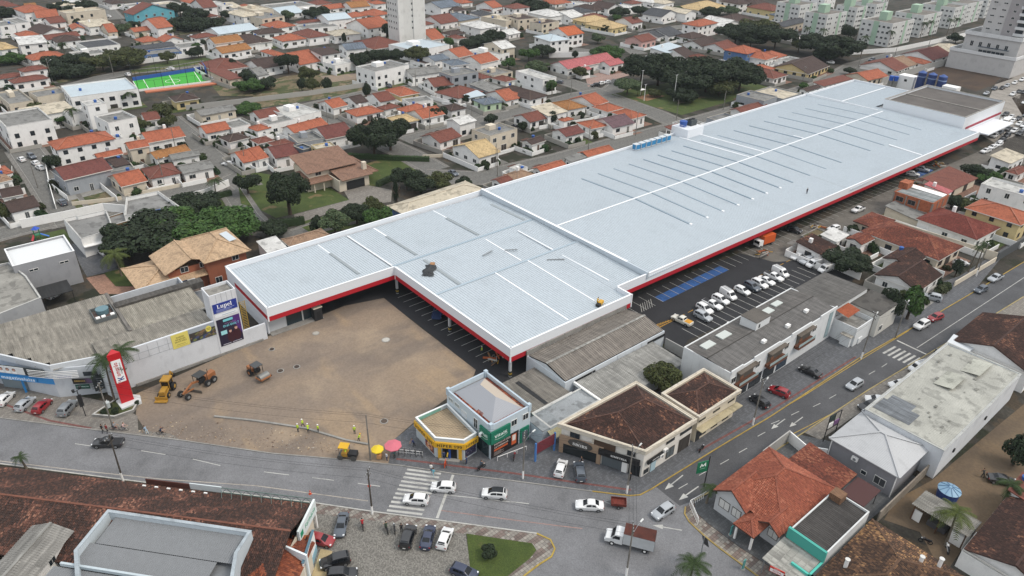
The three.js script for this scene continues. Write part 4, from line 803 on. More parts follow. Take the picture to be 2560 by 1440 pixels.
const RCN = {o:'orange',O:'bright orange',a:'amber',r:'rust-red',m:'maroon',d:'dark brown',k:'pinkish-red',y:'straw-yellow',c:'cream',w:'white',g:'grey',b:'slate-blue',n:'near-black',l:'pale blue metal',p:'purple-brown',t:'beige-brown'}, RTN = {h:'hipped roof',g:'gable roof',G:'front gable roof',s:'low sloping roof',f:'flat roof'}, WCN = {w:'white',c:'cream',y:'yellow',g:'grey',b:'blue',s:'turquoise',e:'pale green',k:'pink',n:'dark grey',R:'brick'};
const LMN = ['the white tower block','the green sports pitch','the park trees','the pink-roofed school','the striped apartments','the brown-roofed villa','the round dark tree','the white warehouse','the superstore water tanks','the white playground school','the bare dirt lot','the brick shell','the white block','the turquoise house','the lane tree','the right edge','the left edge'], ORD = ['leftmost','second from left','third from left','fourth from left','fifth from left','sixth from left','seventh from left','eighth from left'];
const houseLabel = (h, t, rc, wc, [r, l, n]) => (n >= 0 ? ORD[n] + ' ' : '') + WCN[wc] + (h >= 5 ? ' two-storey' : '') + ' house with ' + RCN[rc] + ' ' + RTN[t] + (n < 0 ? ',' : '') + ' ' + ['right of','left of','in front of','behind'][r] + ' ' + LMN[l];
// ---------- ground
struct('ground',mb().quad([-1500,0,1500],[2500,0,1500],[2500,0,-2500],[-1500,0,-2500]),M('#83817a',{t:'yard',r:.95}));
function sheet(name,poly,y,m){const b=mb();b.poly(ccw(poly).map((p)=>[p[0],y,p[1]]));return struct(name,b,m);}
function along(pts,w,y0,y1,off=0){// mitred strip along a polyline
const b=mb(),n=pts.length,Ls=[],Rs=[];
for(let i=0;i<n;i++){const a=pts[Math.max(0,i - 1)],c=pts[Math.min(n - 1,i + 1)],l=Math.hypot(c[0]- a[0],c[1]- a[1]),nx=-(c[1]- a[1])/ l,nz=(c[0]- a[0])/ l;Ls.push([pts[i][0]+ nx*(off - w / 2),pts[i][1]+ nz*(off - w / 2)]);Rs.push([pts[i][0]+ nx*(off + w / 2),pts[i][1]+ nz*(off + w / 2)]);}
for(let i=0;i + 1<n;i++){const q=(P,y)=>[P[0],y,P[1]];b.quad(q(Rs[i],y1),q(Rs[i + 1],y1),q(Ls[i + 1],y1),q(Ls[i],y1));if(y1 - y0>.03){b.quad(q(Rs[i],y0),q(Rs[i + 1],y0),q(Rs[i + 1],y1),q(Rs[i],y1));b.quad(q(Ls[i + 1],y0),q(Ls[i],y0),q(Ls[i],y1),q(Ls[i + 1],y1));}}
return b;
}
const mAsph=M('#86878a',{t:'asphalt',r:.93}),mLot=M('#2d2e32',{t:'asphalt',r:.9}),mPave=M('#66686c',{t:'paver',r:.92}),mPave2=M('#88837c',{t:'paver',r:.92}),mCob=M('#98958e',{t:'cobble',r:.95,b:'cobble',bs:.03}),mGrass=M('#ffffff',{t:'grass',r:1}),mWeed=M('#ffffff',{t:'weeds',r:1}),mDirt=M('#e2dedb',{t:'dirt',r:.95}),mStreet=M('#74736f',{t:'paver',r:.93}),mLine=M('#c9c9c4',{t:'concrete',r:.8}),mYel=M('#c9a83e',{t:'concrete',r:.8}),mRedS=M('#7d514d',{t:'paver'});
const GD=D.ground,gm={lawn:mGrass,villaLawn:mGrass,villaGarden:mGrass,lawnBehind:mGrass,schoolLawn:mGrass,schoolLawn2:mGrass,palmLawn:mGrass,parkLawn:mGrass,pitchStrip:mGrass,slope:mWeed,scrub:mWeed,scrubR:mWeed,weedlot:mWeed,weedfield:mWeed,brownfield:mDirt,cobble:mCob,lotA:mLot,lotB:mLot,dirt:mDirt,yardE:M('#aba294',{t:'dirt',r:.95}),lane:M('#75716a',{t:'concrete',r:.95}),farlot:M('#a39d95',{t:'concrete',r:.95}),dirtlot:M('#7d7068',{t:'dirt',r:1}),dirtfar:M('#8a7667',{t:'dirt',r:1}),walkN:mPave2,walkShops:mPave,walkSE:M('#ffffff',{t:'brickpave'}),walkS:M('#ffffff',{t:'brickpave'}),walkSE2:M('#5f6163',{t:'paver'}),walkE:mPave2,villaDrive:mPave2,schoolYard:mPave,brickYard:M('#a5806c',{t:'paver'}),schoolFront:M('#a58a80',{t:'paver'}),playSand:M('#d8b495',{t:'dirt'})};
const gn={lawn:'lawn',cobble:'cobbled_lot',lotA:'asphalt_lot',lotB:'asphalt_lot',dirt:'dirt_lot',walkN:'pavement',walkShops:'pavement',walkSE:'pavement',walkS:'pavement',walkSE2:'pavement',walkE:'pavement',yardE:'dirt_yard',farlot:'parking_ground',lane:'service_lane',dirtlot:'dirt_plot',dirtfar:'dirt_plot',villaDrive:'driveway',schoolYard:'paved_yard',brickYard:'paved_yard',schoolFront:'paved_yard',playSand:'sand_patch',weedlot:'weedy_plot',weedfield:'weedy_plot',brownfield:'dirt_plot',slope:'weedy_plot',scrub:'weedy_plot',scrubR:'weedy_plot'};
const gy={dirt:.026,lotA:.02,lotB:.022,cobble:.03,lawn:.05,walkS:.04,walkN:.03,walkShops:.034,walkE:.03,walkSE2:.03,walkSE:.04,brownfield:.03,playSand:.03,villaDrive:.026};
const avenue=sheet('avenue',GD.asphalt,.01,mAsph);delete GD.asphalt;sheet('side_road',GD.sideRoad,.0125,M('#5c5d60',{t:'asphalt',r:.92}));delete GD.sideRoad;
for(const k in GD)sheet(gn[k]||'lawn',GD[k],gy[k]??.02,gm[k]||mGrass);
D.streets.forEach(([pts,w],i)=>{const s=struct('street',along(pts,w,0,.012 + i*.0006),mStreet);for(const q of[-1,1]){const k=part(s,'kerb',along(pts,.18,0,.11,q*(w / 2 + .09)),conc);const f=part(s,'footway',along(pts,1.2,0,.05 + i*.0011,q*(w / 2 + .8)),M('#7d7a75',{t:'paver',r:.92}));}});
part(avenue,'kerb',along(D.kerbs.avenue.slice(0,9),.2,0,.12),conc).userData.label='plain kerb of the avenue';
part(avenue,'kerb',along(D.kerbs.avenue.slice(8),.18,0,.12),M('#b79a4a',{t:'concrete'}));
part(avenue,'kerb',along(D.kerbs.side,.2,0,.12),M('#b0a070',{t:'concrete'}));part(avenue,'kerb',along(D.kerbs.corner,.22,0,.13),M('#b0995c',{t:'concrete'}));
part(avenue,'kerb',along(D.kerbs.lawn.slice(6),.2,0,.12),M('#c9c8c2',{t:'concrete'}));part(avenue,'kerb',along(D.kerbs.lawn.slice(0,7),.22,0,.125),M('#b99f49',{t:'concrete'}));
const stripe=(par,name,a,b,w,m,y=.016)=>part(par,name,along([a,b],w,y,y),m);
const lerp2=(a,b,t)=>[a[0]+(b[0]- a[0])*t,a[1]+(b[1]- a[1])*t];
// avenue markings
for(const[a,b]of[[[3.6,-115.5],[6.4,-112.2]],[[11.6,-107],[14.4,-103.6]],[[17.5,-99.8],[20.4,-95.6]],[[25.3,-89.9],[28.1,-86.8]],[[30.7,-84],[33.1,-81.3]],[[35.7,-78.4],[38.1,-75.7]]])stripe(avenue,'lane_dash',a,b,.14,mLine);
part(avenue,'edge_line',along([[-9,-121],[2,-109],[12,-98.5],[23.1,-87.8],[35.1,-74.2]],.16,.016,.016),M('#bdb5aa',{t:'concrete'}));
stripe(avenue,'lane_line',[45.2,-67.7],[54,-58.4],.14,mLine);part(avenue,'edge_line',along([[42.7,-65.7],[50,-57.5],[54.5,-52.5],[57,-49.8]],.16,.016,.016),M('#a98a82',{t:'concrete'}));
for(let i=0;i<11;i++){const t=i / 10,a=lerp2([43.4,-76.2],[36.4,-70.8],t),b=lerp2([47.1,-72],[40.1,-66.8],t);stripe(avenue,'zebra_stripe',a,b,.42,mLine);}
stripe(avenue,'stop_line',[48.5,-70.6],[41.4,-64.8],.42,mLine);
// side road markings
part(avenue,'centre_line',along([[144.6,-40.4],[165,-39.4],[187.8,-38.3],[215,-37]],.13,.016,.016),mLine);
for(const[a,b]of[[[132.2,-41.7],[134.2,-41.6]],[[127.8,-42.1],[129.9,-41.9]],[[114.6,-43],[116.7,-42.8]],[[110,-43.6],[112,-43.3]],[[104.7,-44.8],[106.8,-44.5]],[[99.7,-45.7],[101.7,-45.3]],[[95,-45.3],[97,-45.1]],[[89,-44.9],[91,-44.7]],[[84.2,-45.2],[86.3,-45]],[[79.4,-45.8],[81.5,-45.6]],[[74.5,-46],[76.5,-45.8]]])stripe(avenue,'lane_dash',a,b,.13,mLine);
for(let i=0;i<6;i++)stripe(avenue,'zebra_stripe',[137.1,-43.8 + i*1.02],[141.6,-43.4 + i*1.02],.46,mLine);
stripe(avenue,'stop_line',[144.1,-44.3],[143.8,-37.6],.4,mLine);
part(avenue,'edge_line',along([[72,-49.6],[84,-48.3],[97,-47.3],[112,-46.4],[131,-45.6],[150,-44.5]],.12,.017,.017),mYel);
part(avenue,'edge_line',along([[97,-42.3],[104,-41.3],[118,-39.5],[131,-38.2],[146,-37.0]],.12,.017,.017),mYel);
const arrow=(x,z,a,s=1)=>{const b=mb(),c=Math.cos(a),n=Math.sin(a),P=(u,v)=>[x +(u*c - v*n)*s,.017,z +(u*n + v*c)*s];b.quad(P(0,-.1),P(3.2,-.1),P(3.2,.1),P(0,.1));b.tri(P(-1.6,0),P(.1,-.5),P(.1,.5));part(avenue,'arrow_marking',b,mLine);};
arrow(74.2,-47.3,-.05);arrow(74.2,-44.4,.02);arrow(100,-44.9,0,.9);arrow(103,-43.2,0,.9);arrow(66.5,-42.6,.9,.9);
part(avenue,'tactile_strip',along([[-3.4,-133.8],[1.5,-124.6],[6.6,-118]],.4,.036,.036),mRedS);part(avenue,'tactile_strip',along([[43.3,-79.3],[46.7,-75.6],[56.1,-65],[62.3,-57.6],[68.4,-50.5]],.4,.041,.041),mRedS);part(avenue,'tactile_strip',along([[84,-49.4],[102.2,-47.9],[131.4,-46.7]],.4,.041,.041),mRedS);

// ---------- houses
let hseed=1;
const tank=(g,x,y,z,r=.55,m=M('#2d5aa0',{r:.5}))=>{const t=part(g,'water_tank',mb().cyl([x,y,z],[x,y + r*1.5,z],r*.85,r,14),m);part(t,'lid',mb().cyl([x,y + r*1.5,z],[x,y + r*1.75,z],r*1.04,r*.5,14),m);};
function roofPlanes(t,hw,hd,y,rise){// each plane: [eave a, eave b, ...]
const c=[[-hw,y,hd],[hw,y,hd],[hw,y,-hd],[-hw,y,-hd]];
if(t==='h'){
if(hw>=hd){const a=[-(hw - hd),y + rise,0],b=[hw - hd,y + rise,0];return{p:[[c[0],c[1],b,a],[c[2],c[3],a,b],[c[1],c[2],b],[c[3],c[0],a]],r:[[a,b],[c[0],a],[c[3],a],[c[1],b],[c[2],b]]};}
const a=[0,y + rise,hd - hw],b=[0,y + rise,-(hd - hw)];return{p:[[c[0],c[1],a],[c[2],c[3],b],[c[1],c[2],b,a],[c[3],c[0],a,b]],r:[[a,b],[c[0],a],[c[1],a],[c[2],b],[c[3],b]]};
}
if(t==='g'){const a=[-hw,y + rise,0],b=[hw,y + rise,0];return{p:[[c[0],c[1],b,a],[c[2],c[3],a,b]],r:[[a,b]],gab:[[[-hw,0],a],[[hw,0],b]]};}
if(t==='G'){const a=[0,y + rise,hd],b=[0,y + rise,-hd];return{p:[[c[1],c[2],b,a],[c[3],c[0],a,b]],r:[[a,b]]};}
return{p:[[c[0],c[1],[hw,y + rise,-hd],[-hw,y + rise,-hd]]],r:[]};
}
function house(x,z,w,d,a,h,t,rc,wc,label,near){
seed(++hseed*7 + 3);
const g=thing('house',label,'house',[x,0,z],-a*DEG),far=Math.hypot(x,z)>430;
if(t==='f'){
const hw=w / 2,hd=d / 2,par=rr(.35,.6);
part(g,'wall',mb().ring(rect(-hw,hw,-hd,hd),.2,0,h),wallMat(wc));
part(g,'roof',mb().box(-hw + .2,hw - .2,h - par - .25,h - par,-hd + .2,hd - .2),rc==='w'?M('#cfcfcb',{t:'flatroof'}):roofMat(rc));
part(g,'coping',mb().ring(rect(-hw - .06,hw + .06,-hd - .06,hd + .06),.32,h,h + .07),M(wc==='w'?'#d5d5d1':'#b8b2a6',{t:'concrete'}));
if(w>8&&d>7&&R()>.4)part(g,'rooftop_room',mb().box(-hw*.3,hw*.15,h - par,h + 1.3,-hd*.6,-hd*.1),wallMat(wc));
if(R()>.45)tank(g,rr(-hw*.6,hw*.6),h - par,rr(-hd*.6,hd*.5));
}else{
const hw=w / 2,hd=d / 2,ov=Math.min(.5,w*.06),sp=t==='g'?hd:t==='G'?hw:t==='s'?d:Math.min(hw,hd),rise=t==='s'?Math.min(.12*sp,1.2):sp*(tiled.includes(rc)?.36:.28);
const rp=roofPlanes(t,hw,hd,h,rise),wb=mb().ring(rect(-hw + ov,hw - ov,-hd + ov,hd - ov),.18,0,h + .02);
const k=ov / sp*rise;
if(t==='g')for(const s of[-1,1])wb.quad([s*(hw - ov),h,hd - ov],[s*(hw - ov),h,-hd + ov],[s*(hw - ov),h + rise - .1,-.02],[s*(hw - ov),h + rise - .1,.02]);
if(t==='G')for(const s of[-1,1])wb.quad([-hw + ov,h,s*(hd - ov)],[hw - ov,h,s*(hd - ov)],[.02,h + rise - .1,s*(hd - ov)],[-.02,h + rise - .1,s*(hd - ov)]);
if(t==='s'){wb.quad([-hw + ov,h,-hd + ov],[hw - ov,h,-hd + ov],[hw - ov,h + rise - k - .1,-hd + ov],[-hw + ov,h + rise - k - .1,-hd + ov]);for(const s of[-1,1])wb.tri([s*(hw - ov),h,hd - ov],[s*(hw - ov),h,-hd + ov],[s*(hw - ov),h + rise - k - .1,-hd + ov]);}
part(g,'wall',wb,wallMat(wc));
const rb=mb(),th=.16;
for(const P of rp.p){rb.poly(P);rb.poly(P.map((q)=>[q[0],q[1]- th,q[2]]).reverse());for(let i=0;i<P.length;i++){const A=P[i],B=P[(i + 1)% P.length];rb.quad([A[0],A[1]- th,A[2]],[B[0],B[1]- th,B[2]],B,A);}}
const roof=part(g,'roof',rb,near?M('#4a3630',{r:.95}):roofMat(rc));
if(near)tiles(g,rp.p.map((P)=>P.map((q)=>[q[0],q[1]+ .02,q[2]])),TC[rc]||TC.d);
if(rp.r.length){const cb=mb();for(const[A,B]of rp.r)cb.beam([A[0],A[1]+ .07,A[2]],[B[0],B[1]+ .07,B[2]],.3,.12);part(roof,'ridge_cap',cb,near?M(TC[rc]?.[2]||'#5a4034',{t:'tile'}):M(new THREE.Color(ROOF[rc]).lerp(new THREE.Color('#b9a998'),.15).getStyle(),{t:'tile',r:.9}));}
if(t !=='s'&&(rc==='w'||rc==='c')===false&&R()>.55&&!far)part(g,'fascia',mb().ring(rect(-hw - .03,hw + .03,-hd - .03,hd + .03),.06,h - .24,h - .02),M('#d8d6d0',{r:.7}));
if(R()>.86){const q=rr(-hw*.5,hw*.5);part(g,'chimney',mb().box(q - .4,q + .4,h,h + rise + .9,-hd*.35 - .4,-hd*.35 + .4),wallMat(wc));}
if(R()>.85)tank(g,hw*.5,h + rise*.3,-hd + .9);
}
if(Math.hypot(x,z)>175){const hw=w / 2,hd=d / 2,e=rr(1.2,2.6),f=rr(2,3.4),q=R();part(g,'patio',mb().box(-hw - e,hw + e*.6,-.05,.045 +(hseed % 9)*.004,-hd - 1,hd + f),q>.72?M('#8a6a5a',{t:'paver'}):q>.4?M('#a3a19c',{t:'concrete'}):q>.2?mGrass:M('#7b7974',{t:'concrete'}));const wl=mb().box(-hw - e,-hw - e + .16,0,1.7,-hd - 1,hd + f);if(R()>.25)wl.box(-hw - e,hw*rr(-.1,.5),0,1.35,hd + f - .16,hd + f);if(R()>.5)wl.box(-hw - e,hw + e*.6,0,1.9,-hd - 1.1,-hd - .95);part(g,'yard_wall',wl,R()>.3?wallMat('w'):M('#a6a39c',{t:'plaster'}));if(R()>.6){const lx=rr(-hw,hw - 3);part(g,'lean_to',mb().rib([lx,2.5,-hd - .1],[lx + 3.4,2.5,-hd - .1],[lx,2.2,-hd - 2.6],8,.06,.5),M(R()>.5?'#8b8883':'#6b4a3e',{t:'fibro'}));}}
// openings on the two faces turned to the street and the gable side
const ov=t==='f'?0:Math.min(.5,w*.06),hw=w / 2 - ov,hd=d / 2 - ov,fl=h>=8?3:h>=5?2:1,sx=x<2?1:-1,fm=R()>.5?frameW:frameD;
const ww=[1.2,1.5,1.8][Math.floor(R()*3)],wh=R()>.4?1.15:1.4;
for(let f=0;f<fl;f++){
const y=f*2.9 + 1.65;if(y + wh / 2>h - .1)continue;
const nx=Math.max(1,Math.floor(hw*2 /(far?4.6:3.6))),nz=Math.max(1,Math.floor(hd*2 /(far?5.5:4.4)));
for(let i=0;i<nx;i++){const X=-hw +(i + .5)*2*hw / nx;if(f===0&&i===Math.floor(nx / 2)){const big=R()>.6&&nx>1;const dr=win(g,X,big?1.15:1.06,hd + .02,0,big?2.4:.9,big?2.2:2.05,fm,big?M('#3b3733',{r:.8}):M(['#5f4433','#3f4347','#8a8a86'][Math.floor(R()*3)],{r:.6}),'door');}else if(R()>.12)win(g,X,y,hd + .02,0,ww,wh,fm);}
for(let i=0;i<nz;i++)if(R()>.2)win(g,sx*(hw + .02),y,-hd +(i + .5)*2*hd / nz,sx*Math.PI / 2,ww*.9,wh,fm);
}
return g;
}
D.houses.forEach((h)=>{h[9]=houseLabel(h[5],h[6],h[7],h[8],h[9]);house(...h);});

// flat-roofed block on any plan, with parapet
function block(name,label,cat,poly,h,o={}){
const g=thing(name,label,cat),P=ccw(poly),par=o.par??.6;
part(g,'wall',mb().ring(P,o.t??.22,o.y0??0,h),o.wall||wallMat('w'));
const Q=inset(P,o.t??.22);if(!o.noroof)part(g,'roof',mb().prism(Q,h - par - .2,h - par,true,true),o.roof||M('#a9a9a5',{t:'flatroof'}));
if(o.cop !==0)part(g,'coping',mb().ring(inset(P,-.05),(o.t??.22)+ .1,h,h + .06),o.cop||M('#cfcfcb',{t:'concrete'}));
return g;
}
// ---------- trees
function crownGeo(n,size,s,lob=8,flat=.8,r0=.36,r1=.56,sp=.58){
seed(s);const L=[];for(let i=0;i<lob;i++){const a=R()*6.283,q=Math.sqrt(R())*sp;L.push([Math.cos(a)*q,rr(-.34,.5)*(1 - q*.6),Math.sin(a)*q,rr(r0,r1)]);}if(r0>.3)L.push([0,.1,0,.62]);
const b=mb(),col=[];
for(let i=0;i<n;i++){
const l=L[Math.floor(R()*L.length)],th=R()*6.283,c=rr(-.75,1),sn=Math.sqrt(1 - c*c),q=l[3]*(R()>.25?rr(.82,1.06):rr(.4,.9));
const d=V(Math.cos(th)*sn,c,Math.sin(th)*sn),p=V(l[0],l[1],l[2]).addScaledVector(d,q);p.y*=flat;
const nrm=d.clone().add(V(rr(-.8,.8),rr(-.3,1),rr(-.8,.8))).normalize(),u=nrm.clone().cross(V(rr(-1,1),rr(-1,1),rr(-1,1))).normalize(),v=nrm.clone().cross(u),k=size*rr(.55,1.25);
const P=(i2,j,o)=>{const t=p.clone().addScaledVector(u,i2*k).addScaledVector(v,j*k*.62).addScaledVector(nrm,o*k);return[t.x,t.y,t.z];};
b.tri(P(-1,0,0),P(0,-1,.25),P(1,0,0));b.tri(P(-1,0,0),P(1,0,0),P(0,1,.25));
const f=rr(.6,1.35),ye=R()>.9?1.25:1;for(let k2=0;k2<6;k2++)col.push(f*ye,f,f*rr(.8,1));
}
const g=b.geo();g.setAttribute('color',new THREE.Float32BufferAttribute(col,3));return g;
}
const crowns={f:[],c:[],x:[0,1,2,3,4].map((i)=>crownGeo(10500,.062,120 + i,30,.85,.19,.34,.82))};for(let i=0;i<5;i++){crowns.f.push(crownGeo(5200,.08,50 + i,16,.85,.24,.42,.72));crowns.c.push(crownGeo(1900,.125,80 + i,7,.85));}
const leafM={};for(const[k,c]of Object.entries({d:'#212f1b',o:'#3e4523',b:'#375424',s:'#46563c',p:'#3f5526'}))leafM[k]=new THREE.MeshStandardMaterial({color:c,vertexColors:true,roughness:.85,side:THREE.DoubleSide});
const bark=M('#5d5045',{t:'plank',r:1});
function trunkGeo(h,r){const b=mb();b.cyl([0,0,0],[.1*r,h*.45,0],r,r*.7,7,false);for(let i=0;i<4;i++){const a=i*1.57 + .4;b.cyl([.1*r,h*.42,0],[Math.cos(a)*h*.2,h*.72,Math.sin(a)*h*.2],r*.55,r*.22,5,false);}return b.geo();}
const trk=trunkGeo(1,.04);
D.trees.forEach(([x,z,h,r,k,label],i)=>{
seed(900 + i*13);if(k==='p')k='b';
const g=thing('tree',label,'tree',[x,0,z],R()*6.28),slim=r<h*.2;
const t=new THREE.Mesh(trk,bark);t.name='trunk';t.scale.set(h,h,h);g.add(t);
const set=r>4.2?crowns.x:r>2.4?crowns.f:crowns.c,c=new THREE.Mesh(set[i % 5],leafM[k]||leafM.d);c.name='crown';const ch=slim?h*.5:Math.max(h*.46,r*.7);
c.scale.set(r*1.3,ch*1.3,r*1.3);c.position.y=slim?h*.52:h*.55;g.add(c);
});
function palmGeo(nf,L,s){seed(s);const b=mb(),col=[];for(let i=0;i<nf;i++){const a=i / nf*6.283*2.4 + rr(-.2,.2),up=rr(-.1,.95),pts=[];for(let k=0;k<=8;k++){const t=k / 8;pts.push(V(Math.cos(a)*t*L*(1 - .15*up),up*t*L*.75 - t*t*L*(.55 + .25*(1 - up)),Math.sin(a)*t*L*(1 - .15*up)));}
for(let k=0;k<8;k++){const A=pts[k],B=pts[k + 1],d=B.clone().sub(A).normalize(),sd=V(0,1,0).cross(d).normalize();for(const q of[-1,1])for(let m=0;m<2;m++){const t=A.clone().lerp(B,m*.5),ln=L*.2*Math.sin(Math.PI*Math.min(.95,(k + m*.5 + 1.4)/ 10))+ .05,e=t.clone().addScaledVector(sd,q*ln).addScaledVector(d,ln*.5);e.y -=ln*.45;const t2=t.clone().addScaledVector(d,L*.055);b.tri([t.x,t.y,t.z],[t2.x,t2.y,t2.z],[e.x,e.y,e.z]);const f=rr(.7,1.25);for(let n=0;n<3;n++)col.push(f,f,f*.9);}}}
const g=b.geo();g.setAttribute('color',new THREE.Float32BufferAttribute(col,3));return g;}
const pg=[palmGeo(17,1,5),palmGeo(15,1,9),palmGeo(19,1,14)],pTrunk=mb().cyl([0,0,0],[.02,.5,0],.03,.022,8,false).cyl([.02,.5,0],[.05,1,.02],.022,.018,8).geo();
const leafP=new THREE.MeshStandardMaterial({color:'#2c3d1d',vertexColors:true,roughness:.95,side:THREE.DoubleSide}),leafP2=new THREE.MeshStandardMaterial({color:'#434d22',vertexColors:true,roughness:.95,side:THREE.DoubleSide});
D.palms.forEach(([x,z,h,s,label],i)=>{const g=thing('palm_tree',label,'palm',[x,0,z],i*1.7);const t=new THREE.Mesh(pTrunk,M('#837a6c',{t:'plank',r:1}));t.name='trunk';t.scale.set(7,h,7);g.add(t);const c=new THREE.Mesh(pg[i % 3],i===2||i===5?leafP2:leafP);c.name='crown';c.scale.setScalar(s);c.position.set(.35,h,.14);g.add(c);});

// ---------- cars
const CT={// x, low, shoulder, top, half width, half top width
hatch:{s:[[-1.97,.34,.55,.78,.68,.6],[-1.9,.26,.68,1.02,.79,.64],[-1.74,.22,.88,1.33,.84,.57],[-1.4,.2,.92,1.47,.85,.57],[-.5,.2,.92,1.5,.86,.58],[.1,.2,.91,1.46,.86,.57],[.4,.2,.9,1.36,.86,.57],[.98,.2,.88,.97,.85,.64],[1.4,.2,.82,.9,.84,.64],[1.74,.22,.72,.78,.8,.6],[1.95,.34,.54,.6,.66,.5]],wf:[.3,.97],wr:[-1.82,-1.48],sw:[[-1.32,-.45],[-.38,.52]],wx:[-1.2,1.22],r:.31},
sedan:{s:[[-2.2,.36,.6,.8,.68,.55],[-2.1,.26,.74,.98,.8,.62],[-1.6,.22,.88,1.04,.84,.62],[-1.45,.2,.9,1.08,.85,.6],[-.8,.2,.92,1.42,.86,.56],[-.1,.2,.92,1.46,.86,.56],[.35,.2,.9,1.38,.86,.56],[1.0,.2,.87,.96,.85,.62],[1.5,.2,.82,.88,.84,.62],[1.95,.22,.7,.76,.79,.58],[2.15,.34,.54,.6,.64,.48]],wf:[.3,.98],wr:[-1.42,-.85],sw:[[-1.0,-.35],[-.28,.5]],wx:[-1.35,1.32],r:.31},
suv:{s:[[-2.1,.4,.65,.95,.74,.66],[-2.02,.3,.8,1.25,.84,.64],[-1.88,.26,1.0,1.52,.88,.6],[-1.5,.25,1.02,1.66,.9,.62],[-.5,.25,1.02,1.7,.9,.63],[.1,.25,1.0,1.66,.9,.62],[.4,.25,1.0,1.56,.9,.61],[1.0,.25,.98,1.1,.89,.68],[1.5,.25,.94,1.04,.88,.68],[1.9,.28,.84,.92,.83,.64],[2.1,.42,.64,.72,.7,.55]],wf:[.3,.99],wr:[-1.96,-1.64],sw:[[-1.7,-1.15],[-1.08,-.38],[-.3,.5]],wx:[-1.3,1.3],r:.36},
pickup:{s:[[-2.5,.42,.72,.98,.78,.76],[-2.4,.34,.8,1.04,.84,.8],[-1.0,.28,.95,1.06,.88,.8],[-.85,.28,.95,1.1,.88,.64],[-.7,.27,.98,1.58,.88,.6],[.1,.26,.98,1.62,.88,.6],[.5,.26,.97,1.52,.88,.6],[1.1,.26,.95,1.08,.88,.68],[1.7,.26,.92,1.02,.87,.68],[2.2,.3,.82,.9,.82,.64],[2.4,.42,.62,.7,.7,.55]],wf:[.42,1.1],wr:[-.84,-.72],sw:[[-.6,0],[.06,.62]],wx:[-1.55,1.5],r:.37,bed:[-2.36,-.95]},
van:{s:[[-2.2,.4,.8,1.2,.8,.76],[-2.16,.3,1.0,1.9,.86,.76],[-1.9,.28,1.05,1.98,.88,.76],[-.3,.27,1.05,2.0,.88,.76],[.6,.26,1.04,1.94,.88,.72],[.95,.26,1.02,1.72,.88,.68],[1.5,.26,1.0,1.14,.87,.7],[1.9,.3,.86,.96,.82,.64],[2.12,.42,.62,.7,.7,.55]],wf:[.9,1.46],wr:[-2.2,-2.17],sw:[[.3,1.05]],wx:[-1.4,1.35],r:.33},
};
const PAINT={white:'#dcdddd',silver:'#a3a8ad',grey:'#7d8286',slate:'#4a525c',black:'#1e1f22',navy:'#232d47',red:'#8d1b22',yellow:'#d3d1c6'};
const paint=(c)=>M(PAINT[c],{r:.38,cc:.8}),carGlass=M('#171b1f',{r:.06,m:.2}),rimM=M('#9a9da0',{r:.35,m:.7}),lampM=M('#dfe3e6',{r:.15}),tailM=M('#8c1a1c',{r:.25}),plateM=M('#d9d9d6',{r:.6});
